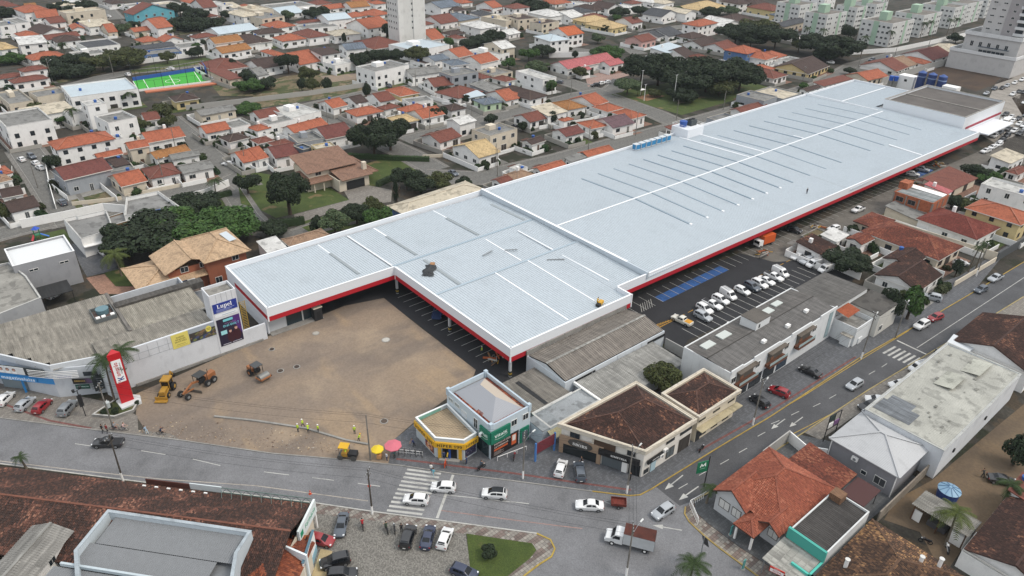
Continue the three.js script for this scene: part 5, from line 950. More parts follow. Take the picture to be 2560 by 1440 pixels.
function carGeos(t){
const c=CT[t],S=c.s,f=(x,k)=>{for(let i=0;i + 1<S.length;i++)if(x>=S[i][0]&&x<=S[i + 1][0]){const q=(x - S[i][0])/(S[i + 1][0]- S[i][0]);return S[i][k]+(S[i + 1][k]- S[i][k])*q;}return S[x<0?0:S.length - 1][k];};
const sec=(r)=>[[-r[4]*.9,r[1]],[-r[4],(r[1]+ r[2])/ 2],[-r[4]*.985,r[2]],[-r[5]*1.02,r[3]- .04],[-r[5]*.8,r[3]],[0,r[3]+ .025],[r[5]*.8,r[3]],[r[5]*1.02,r[3]- .04],[r[4]*.985,r[2]],[r[4],(r[1]+ r[2])/ 2],[r[4]*.9,r[1]]];
const b=mb();
for(let i=0;i + 1<S.length;i++){const A=sec(S[i]),B=sec(S[i + 1]),n=A.length;for(let j=0;j<n;j++){const k=(j + 1)% n;b.quad([S[i][0],A[j][1],A[j][0]],[S[i + 1][0],B[j][1],B[j][0]],[S[i + 1][0],B[k][1],B[k][0]],[S[i][0],A[k][1],A[k][0]]);}}
for(const e of[0,S.length - 1]){const A=sec(S[e]);b.poly(A.map((q)=>[S[e][0],q[1],q[0]]));}
const bg=b.geo();bg.deleteAttribute('uv');bg.deleteAttribute('normal');const body=toCreasedNormals(mergeVertices(bg),.55);body.setAttribute('uv',new THREE.Float32BufferAttribute(new Float32Array(body.attributes.position.count*2),2));
const top=(a,z,k)=>{const m=mb(),n=5;for(let i=0;i<n;i++){const x0=a +(z - a)*i / n,x1=a +(z - a)*(i + 1)/ n,w0=f(x0,5)*k,w1=f(x1,5)*k,y0=f(x0,3)+ .035,y1=f(x1,3)+ .035;m.quad([x0,y0 - .03,-w0],[x0,y0,0],[x1,y1,0],[x1,y1 - .03,-w1]);m.quad([x0,y0,0],[x0,y0 - .03,w0],[x1,y1 - .03,w1],[x1,y1,0]);}return m;};
const side=(a,z,q)=>{const m=mb(),n=4;for(let i=0;i<n;i++){const x0=a +(z - a)*i / n,x1=a +(z - a)*(i + 1)/ n;const P=(x,v)=>{const y=f(x,2)+(f(x,3)- .05 - f(x,2))*v,w=f(x,4)*.985 +(f(x,5)*1.02 - f(x,4)*.985)*v + .015;return[x,y,q*w];};m.quad(P(x0,.2),P(x1,.2),P(x1,.8),P(x0,.8));}return m;};
const rw=t==='van'?mb().box(-2.235,-2.2,1.25,1.7,-.62,.62):top(...c.wr,.88);
const o={body,wind:top(...c.wf,.93).geo(),rear:rw.geo(),sides:[],hl:[],tl:[]};
for(const q of[-1,1]){for(const s of c.sw)o.sides.push(side(...s,q).geo());const e=S[S.length - 2],r=S[1];o.hl.push(mb().beam([e[0]+ .02,e[2]- .02,q*e[4]*.62],[e[0]+ .02,e[2]- .02,q*e[4]*.97],.2,.13).geo());o.tl.push(mb().beam([r[0]- .02,r[2]+ .05,q*r[4]*.62],[r[0]- .02,r[2]+ .05,q*r[4]*.95],.1,.2).geo());}
o.plate=mb().box(S[0][0]- .03,S[0][0]+ .02,.5,.62,-.2,.2).geo();
if(c.bed)o.bed=mb().box(...c.bed,.8,1.1,-.7,.7).geo();
return o;
}
const tyre={},rimG={};for(const r of[.31,.33,.36,.37]){tyre[r]=mb().cyl([0,0,-.11],[0,0,.11],r,r,16).geo();rimG[r]=mb().cyl([0,0,-.125],[0,0,.125],r*.62,r*.62,12).geo();}
const arch={};const cg={},protos={};
function carProto(t,col,extra){
const T2=t==='hatchk'?'hatch':t;const k=t + col;if(protos[k])return protos[k];
const o=cg[T2]??=carGeos(T2),c=CT[T2],g=new THREE.Group();
part(g,'body',o.body,paint(col));part(g,'windscreen',o.wind,carGlass);part(g,'rear_window',o.rear,carGlass);o.sides.forEach((s)=>part(g,'side_window',s,carGlass));o.hl.forEach((s)=>part(g,'headlight',s,lampM));o.tl.forEach((s)=>part(g,'taillight',s,tailM));part(g,'number_plate',o.plate,plateM);
if(t==='hatchk'){const m=mb();for(const[a,b]of[[-1.4,-.5],[-.5,.1],[.1,.35]]){const ya=a===-1.4?1.47:a===-.5?1.5:1.46,yb=b===-.5?1.5:b===.1?1.46:1.38;m.quad([a,ya + .03,.56],[b,yb + .03,.56],[b,yb + .03,-.56],[a,ya + .03,-.56]);}part(g,'roof_panel',m,carGlass);}
if(o.bed)part(g,'load_bed',o.bed,M(col==='yellow'?'#c08a2c':'#26272a',{r:.8}));
if(t==='van'){const m=mb();for(const q of[-.4,.4])m.beam([-1.9,2.12,q],[.4,2.12,q],.06);for(let x=-1.8;x<.4;x +=.35)m.beam([x,2.12,-.4],[x,2.12,.4],.04);part(g,'roof_ladder',m,metalG);}
for(const x of c.wx)for(const q of[-1,1]){const w=new THREE.Mesh(tyre[c.r],rubber);w.name='wheel';w.position.set(x,c.r,q*(CT[T2].s[4][4]- .1));g.add(w);const r=new THREE.Mesh(rimG[c.r],rimM);r.name='rim';w.add(r);}
return protos[k]=g;
}
const carName={hatch:'hatchback_car',hatchk:'hatchback_car',sedan:'sedan_car',suv:'sport_utility_car',pickup:'pickup_truck',van:'delivery_van'};
D.cars.forEach(([x,z,a,t,c,label,grp])=>{const g=carProto(t,c).clone();g.name=numbered(carName[t]);g.position.set(x,.03,z);g.rotation.y=a*DEG;tag(g,label,t==='pickup'?'pickup':t==='van'?'van':'car',grp);scene.add(g);});

// ---------- poles, wires
const poleConc=M('#8b8780',{t:'concrete'}),poleDark=M('#5c554d',{t:'plank'});
const tops=[];
D.poles.forEach(([x,z,h,st,label],i)=>{
const g=thing('utility_pole',label,'pole',[x,0,z],.7 + i*.02),near=Math.hypot(x,z)<200;
const lean=st==='w'&&i===0?.25:0;
part(g,'post',mb().cyl([0,0,0],[lean,h,0],.15,.09,10),near&&st==='w'?poleDark:poleConc);
if(st==='w'||(near&&'t'.includes(st)))part(g,'painted_base',mb().cyl([0,0,0],[0,1.7,0],.165,.16,10),white);
if(st !=='c'){const m=mb().beam([-.9,h - .4,0],[.9,h - .4,0],.09,.11);if(near)m.beam([-.7,h - 1.3,.1],[.7,h - 1.3,.1],.07,.09);part(g,'crossarm',m,poleDark);for(const q of[-.8,-.3,.3,.8])part(g,'insulator',mb().cyl([q,h - .34,0],[q,h - .14,0],.05,.035,6),M('#c9cfd2',{r:.4}));}
if(st==='l'||(near&&st==='t')){const l=part(g,'lamp_arm',mb().tube([[0,h*.8,0],[.8,h*.88,.6],[1.6,h*.9,1.2]],.035),metalG);part(l,'lamp_head',mb().beam([1.5,h*.9,1.12],[2,h*.91,1.5],.22,.1),M('#d0d2d0',{r:.4}));}
if(st==='x'){const t=part(g,'transformer',mb().cyl([.45,4.6,0],[.45,5.6,0],.4,.4,14).cyl([.45,5.6,0],[.45,5.7,0],.44,.2,14),M('#a9b0b0',{r:.5}));for(const q of[-.2,0,.2])part(t,'bushing',mb().cyl([.45 + q,5.7,0],[.45 + q,6,0],.05,.03,6),white);}
tops.push([x,h,z]);
});
function wire(i,j,label,n=3){const a=tops[i],b=tops[j],m=mb(),L=Math.hypot(a[0]- b[0],a[2]- b[2]),px=-(b[2]- a[2])/ L,pz=(b[0]- a[0])/ L;for(let k=0;k<n;k++){const o=(k -(n - 1)/ 2)*.45,dy=k===n - 1?-1.2:-.15,pts=[];for(let t=0;t<=8;t++){const q=t / 8;pts.push([a[0]+(b[0]- a[0])*q + px*o,a[1]+(b[1]- a[1])*q + dy - L*.02*4*q*(1 - q),a[2]+(b[2]- a[2])*q + pz*o]);}m.tube(pts,.018,4);}const o=new THREE.Mesh(m.geo(),black);o.name=numbered('power_line');tag(o,label,'wires');scene.add(o);}
[[0,1,'wires along the avenue past the red tiled roof'],[9,2,'wires crossing above the dirt lot edge'],[2,3,'wires before the yellow corner shop'],[3,4,'wires before the oval shop sign'],[4,6,'wires along the side road shops'],[6,7,'wires along the long two-storey block'],[7,8,'wires over the side road crossing'],[8,10,'wires past the round clipped trees'],[4,5,'wires crossing the junction'],[1,5,'wires over the cobbled lot'],[13,14,'wires along the back street by the red roofs'],[14,15,'wires to the park corner'],[19,20,'wires before the apartment blocks, left span'],[20,21,'wires before the apartment blocks, right span'],[11,13,'wires along the back street bend']].forEach(([a,b,l])=>wire(a,b,l));
D.lamps.forEach(([x,z,h],i)=>{const g=thing('park_lamp',['white park lamp at the left of the lawn','short white park lamp beside the swing','tallest white park lamp before the dark trees','white park lamp among the dark trees','short white lamp on the street side of the park'][i],'lamp',[x,0,z]);part(g,'post',mb().cyl([0,0,0],[0,h,0],.12,.08,8),white);part(g,'crossbar',mb().beam([-.7,h,0],[.7,h,0],.1),white);for(const s of[-1,1])part(g,'lamp_head',mb().box(s*.7 - .2,s*.7 + .2,h,h + .1,-.12,.12),metalG);});
// ---------- low garden greenery between the houses: an uncountable mass
{seed(4242);const ms=[],m4=new THREE.Matrix4(),q=new THREE.Quaternion(),cs=[];
for(const h of D.houses){if(Math.hypot(h[0],h[1])<175)continue;for(let k=0;k<7;k++){if(R()>.7)continue;const s=Math.floor(R()*4),a=h[4]*DEG,u=s<2?rr(-.5,.5)*h[2]:(s===2?-1:1)*(h[2]/ 2 + 1),v=s<2?(s?1:-1)*(h[3]/ 2 + 1.2):rr(-.5,.5)*h[3],r=rr(.6,1.9);const x=h[0]+ u*Math.cos(a)- v*Math.sin(a),z=h[1]+ u*Math.sin(a)+ v*Math.cos(a);q.setFromAxisAngle(V(0,1,0),R()*6);m4.compose(V(x,r*.6,z),q,V(r,r*rr(.7,1.3),r));ms.push(m4.clone());cs.push(new THREE.Color().setRGB(rr(.7,1.5),rr(.8,1.3),rr(.6,1)));}}
const im=new THREE.InstancedMesh(crownGeo(420,.24,33,5,.9),new THREE.MeshStandardMaterial({color:'#2b3a21',roughness:.9,side:THREE.DoubleSide}),ms.length);ms.forEach((m,i)=>{im.setMatrixAt(i,m);im.setColorAt(i,cs[i]);});im.name='garden_greenery';tag(im,'low shrubs and garden greenery scattered between the houses','shrubs',null,'stuff');scene.add(im);}
// ================= superstore
{
const g=thing('superstore','long white superstore with pale metal roof and red-banded fascia','store');
const roofM=M('#c6cfd5',{t:'dirty',r:.42,m:.35}),wht=M('#dde1e6',{r:.6}),red=M('#b01626',{r:.55}),capM=M('#e6e9ec',{r:.5});
const A=[42.2,-147.7],B=[42.1,-125.2],C=[71.5,-124.7],Dd=[71.6,-84.3],E=[104.5,-83.9],F=[104.6,-88],K=[288,-85],K2=[289,-121],L=[324,-121.5],N=[323,-150.5];
const out=[A,B,C,Dd,E,F,K,K2,L,N],H=7.05;
const P=ccw(out);
for(let i=0;i<out.length;i++){const a=out[i],b=out[(i + 1)% out.length],rec={6:1,7:1}[i];if(rec)continue;const p=wallAt(a,b,0,0),o=-.28;// fascia lengths as separate parts
const n=p.n,s=area(out)>0?-1:1,w=(y0,y1,t,e)=>{const q=(P2,k)=>[P2[0]+ n[0]*k*s,P2[1]+ n[1]*k*s];const ex=(i===0||i===9||i===8)?0:0;return mb().prism([q(a,e),q(b,e),q(b,e - t),q(a,e - t)],y0,y1,true,true);};
const f=part(g,'fascia',w(5.05,H,.3,0),wht);part(f,'coping',w(H,H + .08,.4,.05),capM);if(i !==9&&i !==8)part(f,'red_band',w(3.95,5.05,.26,-.02),red);
}
// corner posts of the fascia
for(const c of[B,Dd,E,C])part(g,'corner_trim',mb().box(c[0]- .12,c[0]+ .12,4.0,H + .1,c[1]- .12,c[1]+ .12),capM);
// roof sheets: each plane falls from a ridge
const sheet3=(x0,x1,zr,ze,yr,ye)=>part(g,'roof_sheet',mb().rib([x0,yr,zr],[x1,yr,zr],[x0,ye,ze],Math.round((x1 - x0)/ .62),.1,.34),roofM);
sheet3(42.5,71.4,-126.0,-147.4,6.5,5.9);sheet3(71.6,113.6,-126,-147.4,6.5,5.9);sheet3(71.9,113.6,-126,-109.8,6.5,6.15);sheet3(71.9,104.3,-109.8,-84.5,6.6,6.0);sheet3(104.4,113.6,-109.8,-87.9,6.6,6.1);
sheet3(114.2,200,-118,-148.6,7.4,6.35);sheet3(200.2,283,-118,-149.7,7.4,6.35);sheet3(114.2,200,-118,-87.5,7.4,6.35);sheet3(200.2,283,-118,-86,7.4,6.35);sheet3(283.2,323.6,-124,-150,6.7,6.3);sheet3(283.2,288.8,-124,-86.0,6.9,6.3);
part(g,'roof_step',mb().box(113.7,114.1,5.9,7.62,-148.2,-87.6),M('#c3ccd3',{r:.5,m:.3}));part(g,'step_cap',mb().box(113.6,114.3,7.62,7.7,-148,-94),capM);
part(g,'roof_step',mb().box(283,283.3,6.3,7.5,-149.9,-120),capM);
const ridge=(x0,x1,z,y,n='ridge_cap',m=capM,w=.55)=>part(g,n,mb().box(x0,x1,y,y + .09,z - w / 2,z + w / 2),m);
ridge(114.3,283,-118,7.44,'ridge_cap',capM,.45);ridge(72,113.5,-126,6.53,'ridge_cap',M('#9fb0bb',{r:.5,m:.3}));ridge(72,113,-109.7,6.64,'ridge_cap',M('#a9b8c2',{r:.5,m:.3}));ridge(286,322,-136,6.66);
const strip=(x,z0,z1,y0,y1,w,h,m,n)=>part(g,n,mb().beam([x,y0,z0],[x,y1,z1],w,h),m);
const vent=M('#93a3af',{r:.5,m:.3}),dk=M('#8f979b',{r:.7});
for(let i=0;i<7;i++){const x=143.1 + i*6.75;strip(x,-138.3,-118.4,6.8,7.5,.42,.22,vent,'roof_vent');strip(x,-117.6,-99,7.5,6.85,.42,.22,vent,'roof_vent');part(g,'vent_cap',mb().box(x - .35,x + .35,6.75,7.05,-99.1,-98.5),capM);}
for(let i=0;i<10;i++){const x=190.5 + i*9.2;strip(x,-139,-118.4,6.8,7.5,.42,.22,vent,'roof_vent');if(i !==4)strip(x,-117.6,-99,7.5,6.85,.42,.22,vent,'roof_vent');}
strip(197,-146,-118.5,6.6,7.5,.5,.25,capM,'roof_seam');strip(205,-146,-118.5,6.6,7.5,.5,.25,capM,'roof_seam');strip(228,-122,-118.5,7.4,7.5,.5,.4,capM,'roof_seam');
strip(247,-98,-87,7,6.5,.6,.3,capM,'roof_seam');
for(const[x,z0,z1,ya,yb]of[[64.1,-140.9,-127.6,6.12,6.52],[79.1,-140.8,-127.5,6.12,6.52],[96.8,-140.6,-127.3,6.12,6.52],[111.4,-140.7,-127,6.12,6.52],[79.1,-124.4,-110.6,6.5,6.25]])strip(x,z0,z1,ya,yb,.7,.25,dk,'roof_beam');
for(const[x,z0,z1,ya,yb]of[[71.8,-147,-126.4,5.98,6.56],[96.8,-124.3,-111,6.52,6.24],[88,-109.4,-86,6.66,6.1],[97.5,-109.4,-88,6.66,6.12],[106,-123,-92,6.6,6.3]])strip(x,z0,z1,ya,yb,.34,.18,capM,'roof_seam');
strip(64,-147,-141,5.96,6.12,.4,.08,capM,'roof_seam');strip(79.2,-147,-141,5.96,6.12,.4,.08,capM,'roof_seam');strip(97,-147,-141,5.96,6.12,.4,.08,capM,'roof_seam');
// enclosed hall below, canopy in front
const hall=M('#c3c7ca',{t:'plaster'});
part(g,'hall_wall',mb().prism([[42.6,-147.2],[42.6,-127.2],[53.2,-127.2],[53.2,-131.5],[119,-131.5],[119,-104],[284,-104],[289.5,-104],[289.5,-120],[322,-121],[322,-150],[114,-148]],0,5.6),hall);
part(g,'soffit',mb().poly(inset(P,.5).map((p)=>[p[0],4.6,p[1]])),M('#8e8f8f',{r:.9}));
part(g,'side_wall',mb().box(42.2,42.5,0,5.0,-147.6,-126.9),wht);
for(const[x0,x1]of[[46.4,49.9],[50.2,53]]){const w=part(g,'shop_window',mb().box(x0,x1,.3,3.5,-127.2,-127.1),M('#26343a',{r:.1}));part(w,'frame',mb().box(x0,x1,3.5,3.6,-127.2,-127).box(x1 - .06,x1 + .06,.3,3.6,-127.2,-127),frameW);}
part(g,'plinth',mb().box(42.4,54,0,.2,-127.2,-125.6),conc);
const col=M('#b9bcbf',{r:.7}),hz=M('#2a2a2a',{r:.8});
const cols=[[71.9,-124.9],[72.2,-104.8],[72.2,-85],[88,-85],[103.8,-84.6],[88,-104.8],[104,-104.8],[88,-124],[104,-124]];for(let x=122;x<288;x +=12.2)cols.push([x,-92.5]);
for(const[x,z]of cols){const c=part(g,'column',mb().box(x - .22,x + .22,0,5,z - .22,z + .22),col);part(c,'warning_band',mb().box(x - .25,x + .25,.2,1.3,z - .25,z + .25),hz);part(c,'yellow_band',mb().box(x - .26,x + .26,.55,.9,z - .26,z + .26),mYel);}
// raised far end with grey roof
const eb=part(g,'raised_end_wall',mb().ring(rect(289,325.5,-121,-91.3),.35,0,10.5),M('#dfe3e7',{r:.6}));part(g,'raised_end_roof',mb().box(289.3,325.2,9.4,9.7,-120.7,-91.6),M('#6e6965',{t:'asphalt',r:.95}));part(g,'raised_end_coping',mb().ring(rect(288.9,325.6,-121.1,-91.2),.6,10.5,10.58),M('#a9a6a0',{t:'concrete'}));
part(g,'roof_divider',mb().box(306,307,9.7,9.95,-120.6,-91.7),M('#94908a',{t:'concrete'}));part(g,'red_stripe',mb().box(292,325,5.5,6.4,-91.3,-91.2),M('#9c3040',{r:.6}));
part(g,'entrance_canopy',mb().box(296,320,4.2,4.6,-91.2,-84.5),wht);
// plant room with tanks on the back parapet
const pr=part(g,'plant_room',mb().box(198,206.5,5.5,9.4,-150.5,-143.5),wht);part(pr,'railing',mb().ring(rect(198,206.5,-150.5,-143.5),.05,9.9,9.96).ring(rect(198,206.5,-150.5,-143.5),.05,10.4,10.46),white);
for(let i=0;i<7;i++){const x=175.6 + i*2.55;const u=part(g,'condenser',mb().box(x - 1,x + 1,6.6,8.5,-147.3,-145.6),M('#c2c8cb',{r:.5}));part(u,'grille',mb().box(x - .9,x + .9,6.9,8.35,-145.62,-145.55).box(x - 1.04,x - .98,6.9,8.35,-147.1,-145.8),M('#2878a8',{r:.6}));}
}
{// things on the roof
const t=thing('water_tank','blue water tank on the plant room behind the superstore roof','tank',[200.2,9.4,-147.5]);part(t,'body',mb().cyl([0,0,0],[0,1.9,0],1.15,1.3,18),M('#27509a',{r:.45}));part(t,'lid',mb().cyl([0,1.9,0],[0,2.2,0],1.34,.5,18),M('#27509a',{r:.45}));
const d=thing('cooling_unit','dark cooling unit beside the blue tank on the plant room','cooling unit',[203.9,9.4,-147]);part(d,'body',mb().box(-1.5,1.5,0,1.9,-1.2,1.2),M('#3d4447',{r:.6}));for(const x of[-.8,.8])part(d,'fan',mb().cyl([x,1.9,0],[x,2.2,0],.6,.6,14),black);
const tp=thing('tarpaulin','crumpled black tarpaulin lying on the front wing of the roof','tarpaulin',[77.2,6.5,-119.5],.75);seed(5);const m=mb(),n=12,k=5,hh=[];for(let i=0;i<=n;i++){hh.push([]);for(let j=0;j<=k;j++)hh[i].push((i % n&&j % k)?rr(.12,.5):.04);}for(let i=0;i<n;i++)for(let j=0;j<k;j++){const q=(a,b)=>[a*.42 - 2.5,hh[a][b],(b - 2.5)*.5 + Math.sin(a*.9)*.25];m.quad(q(i,j),q(i + 1,j),q(i + 1,j + 1),q(i,j + 1));}part(tp,'sheet',m,M('#26292c',{r:.6}));part(tp,'carton',mb().box(2.2,3.4,0,.35,-.4,.6),M('#9a7350',{r:.9}));
for(const[x,z,a,l,lb]of[[92.5,-118,.2,3.4,'loose metal strip on the roof near the ridge step'],[98,-116,-.55,3,'second loose metal strip lying by the roof step'],[103,-106,-.6,4,'loose metal gutter piece on the front wing roof']]){const s=thing('metal_strip',lb,'offcut',[x,6.62,z],a);part(s,'bar',mb().box(-l / 2,l / 2,0,.12,-.15,.15),metalG);}
const wb=thing('roof_toolbox','yellow and dark tools bundle near the front corner of the roof','tools',[97.6,6.25,-86.3],.3);part(wb,'case',mb().box(-.7,.7,0,.6,-.4,.4),M('#c99a2e',{r:.6}));part(wb,'bag',mb().box(-1.6,-.8,0,.5,-.4,.5),black);
const tv=thing('white_sacks','pile of white plastic sacks on the lot edge','sacks',[121,0,-69.5]);for(let i=0;i<7;i++){const s=new THREE.SphereGeometry(.5,8,6);s.scale(1.2,.6,.9);s.translate(rr(-1.4,1.4),.3,rr(-.8,.8));part(tv,'sack',s,white);}
for(let i=0;i<3;i++){const q=thing('water_reservoir',`large dark blue reservoir, ${['left', 'middle', 'right'][i]} of three behind the grey-roofed end`,'tank',[348.8,0,-132.9 + i*4.4]);part(q,'body',mb().cyl([0,0,0],[0,10,0],1.75,1.75,20),M('#22386b',{r:.5}));part(q,'lid',mb().cyl([0,10,0],[0,10.8,0],1.8,.4,20),M('#31508c',{r:.5}));part(q,'platform_band',mb().cyl([0,8.2,0],[0,8.5,0],1.8,1.8,20),M('#8fa3c4',{r:.5}));}
for(const[x,z,w,d2,h,l]of[[350,-138.8,5,7,7.4,'white container box behind the grey-roofed end, left'],[346.8,-119,4.5,6,7.2,'white container box behind the grey-roofed end, right']]){const b=thing('plant_box',l,'container',[x,0,z]);part(b,'body',mb().box(-w / 2,w / 2,0,h,-d2 / 2,d2 / 2),white);part(b,'hatch',mb().box(-w / 2 - .04,-w / 2,h - 2.4,h - 1.4,-.6,.6),black);}
for(const[x,z,l]of[[346,-144.5,'small bright blue tank left of the white container'],[347,-142.8,'second small blue tank beside the white container']]){const b=thing('water_tank',l,'tank',[x,0,z]);part(b,'stand',mb().box(-.8,.8,0,4.6,-.8,.8),conc);part(b,'body',mb().cyl([0,4.6,0],[0,6.6,0],.9,1,14),M('#2257b4',{r:.45}));}
}
// ---------- parking bays
{
const lot=(n,a,b)=>stripe(avenue,n,a,b,.11,mLine,.034);
for(let i=0;i<14;i++)lot('bay_line',[70.9,-123.2 + i*2.42],[76,-123.2 + i*2.42]);
for(let i=0;i<22;i++)lot('bay_line',[113 + i*2.5 - 1.2,-75.3],[113 + i*2.5 - 1.2 + .1,-70.3]);
for(let i=0;i<58;i++)lot('bay_line',[109 + i*2.75,-90],[109 + i*2.75,-85]);
const blue=M('#2f5f9e',{t:'concrete'});
for(const x0 of[117.3,245])for(let i=0;i<(x0<200?9:4);i++)part(avenue,'blue_bay',mb().quad([x0 + i*2.75,.031,-85],[x0 + i*2.75 + 2.5,.031,-85],[x0 + i*2.75 + 2.5,.031,-87.6],[x0 + i*2.75,.031,-87.6]),blue);
for(let i=0;i<6;i++)lot('hatch_line',[110 + i*.7,-85],[112.4 + i*.7,-87.6]);
const yl=M('#c0902c',{t:'concrete'});
for(let i=0;i<22;i++)stripe(avenue,'yellow_dash',[115 + i*3,-78.6],[116.8 + i*3,-78.6],.16,yl,.033);
for(let i=0;i<14;i++)stripe(avenue,'yellow_hatch',[104.2 + i*.7,-80.4 + i*.1],[104.6 + i*.7,-78.6],.22,yl,.033);
stripe(avenue,'yellow_edge',[103.8,-80.5],[114.6,-78.5],.16,yl,.034);stripe(avenue,'yellow_edge',[103.8,-78.5],[114.6,-78.5],.16,yl,.0345);
}
// ================= white shed and its annexes
const fib=M('#8f8880',{t:'fibro',r:.95}),fibD=M('#7a7671',{t:'fibro',r:.95}),fibG=M('#a2a19c',{t:'fibro',r:.95});
{
const g=thing('corrugated_shed','long white shed with weathered grey corrugated gable roof beside the superstore','shed');
part(g,'wall',mb().ring(rect(75.4,103,-84,-73.3),.2,0,4.0),M('#cfd6dc',{t:'plaster'}));
part(g,'back_parapet',mb().box(75.4,103.2,4.0,5.0,-84.2,-83.9),conc);
part(g,'gable',mb().tri([75.5,4,-83.8],[75.5,4,-73.4],[75.5,5,-78.7]).tri([102.9,4,-83.8],[102.9,4,-73.4],[102.9,5,-78.7]),M('#cfd6dc',{t:'plaster'}));
for(const s of[-1,1])part(g,'roof_sheet',mb().rib([75.7,5.1,-78.65],[102.8,5.1,-78.65],[75.7,4.12,-78.65 + s*5.1],54,.1,.5),fib);
part(g,'ridge_cap',mb().box(75.6,102.9,5.12,5.24,-78.9,-78.4),fibG);
for(let i=1;i<6;i++)part(g,'back_pillar',mb().box(75.4 + i*5 - .15,75.4 + i*5 + .15,3.6,5.1,-84.35,-83.85),conc);
for(let i=1;i<4;i++)part(g,'wall_joint',mb().box(75.4 + i*6.9 - .06,75.4 + i*6.9 + .06,0,4,-73.3,-73.24),M('#b9bfc4',{r:.8}));
for(const t of[4,24])for(let i=0;i<5;i++)winOn(g,[75.4,-73.3],[103,-73.3],t + i*1.05 - 1,3.1,.95,.5,frameD);
for(const[x,z]of[[83.9,-72.9],[92.8,-72.9]]){const c=thing('air_conditioner',`air conditioner on the white shed wall, ${x < 90 ? 'left' : 'right'} one`,'air conditioner',[x,2.1,z]);part(c,'case',mb().box(-.45,.45,0,.75,-.35,.2),M('#c9cbcb',{r:.6}));part(c,'fan_grille',mb().cyl([0,.37,.2],[0,.37,.24],.28,.28,12),black);}
const a=thing('low_annex','low annex with grey corrugated roof between the white shed and the brown tiled roofs','annex');part(a,'wall',mb().ring(rect(77.6,99.2,-73,-64.9),.15,0,2.8),wallMat('g'));part(a,'roof_sheet',mb().rib([77.6,3.1,-73.1],[99.2,3.1,-73.1],[77.6,2.85,-64.8],66,.06,.5),fibG);part(a,'gutter',mb().box(77.3,77.7,2.8,3.4,-73.1,-65),white);
const b=thing('low_annex','low yard roof of patched grey sheets left of the white shed','annex');part(b,'wall',mb().ring([[66,-81.5],[75.2,-81.5],[75.2,-71.4],[66,-71.4]],.15,0,2.6),wallMat('g'));part(b,'roof_sheet',mb().rib([66,2.7,-81.6],[75.3,2.7,-81.6],[66,2.85,-71.4],30,.05,.5),M('#87827a',{t:'fibro'}));part(b,'skylight_strip',mb().box(69.3,70.1,2.86,2.9,-80,-72),black);
part(b,'front_parapet',mb().box(65.8,75.3,2.4,3.2,-71.5,-71.2),M('#c6c6c2',{t:'plaster'}));
const c=block('low_annex','pale grey flat slab roof between the corner shop and the brown tiled building','annex',rect(65.6,77.4,-71.1,-66.5),3.3,{par:.2,roof:M('#a4a9ac',{t:'flatroof'}),wall:M('#c4cfd6',{t:'plaster'})});
}
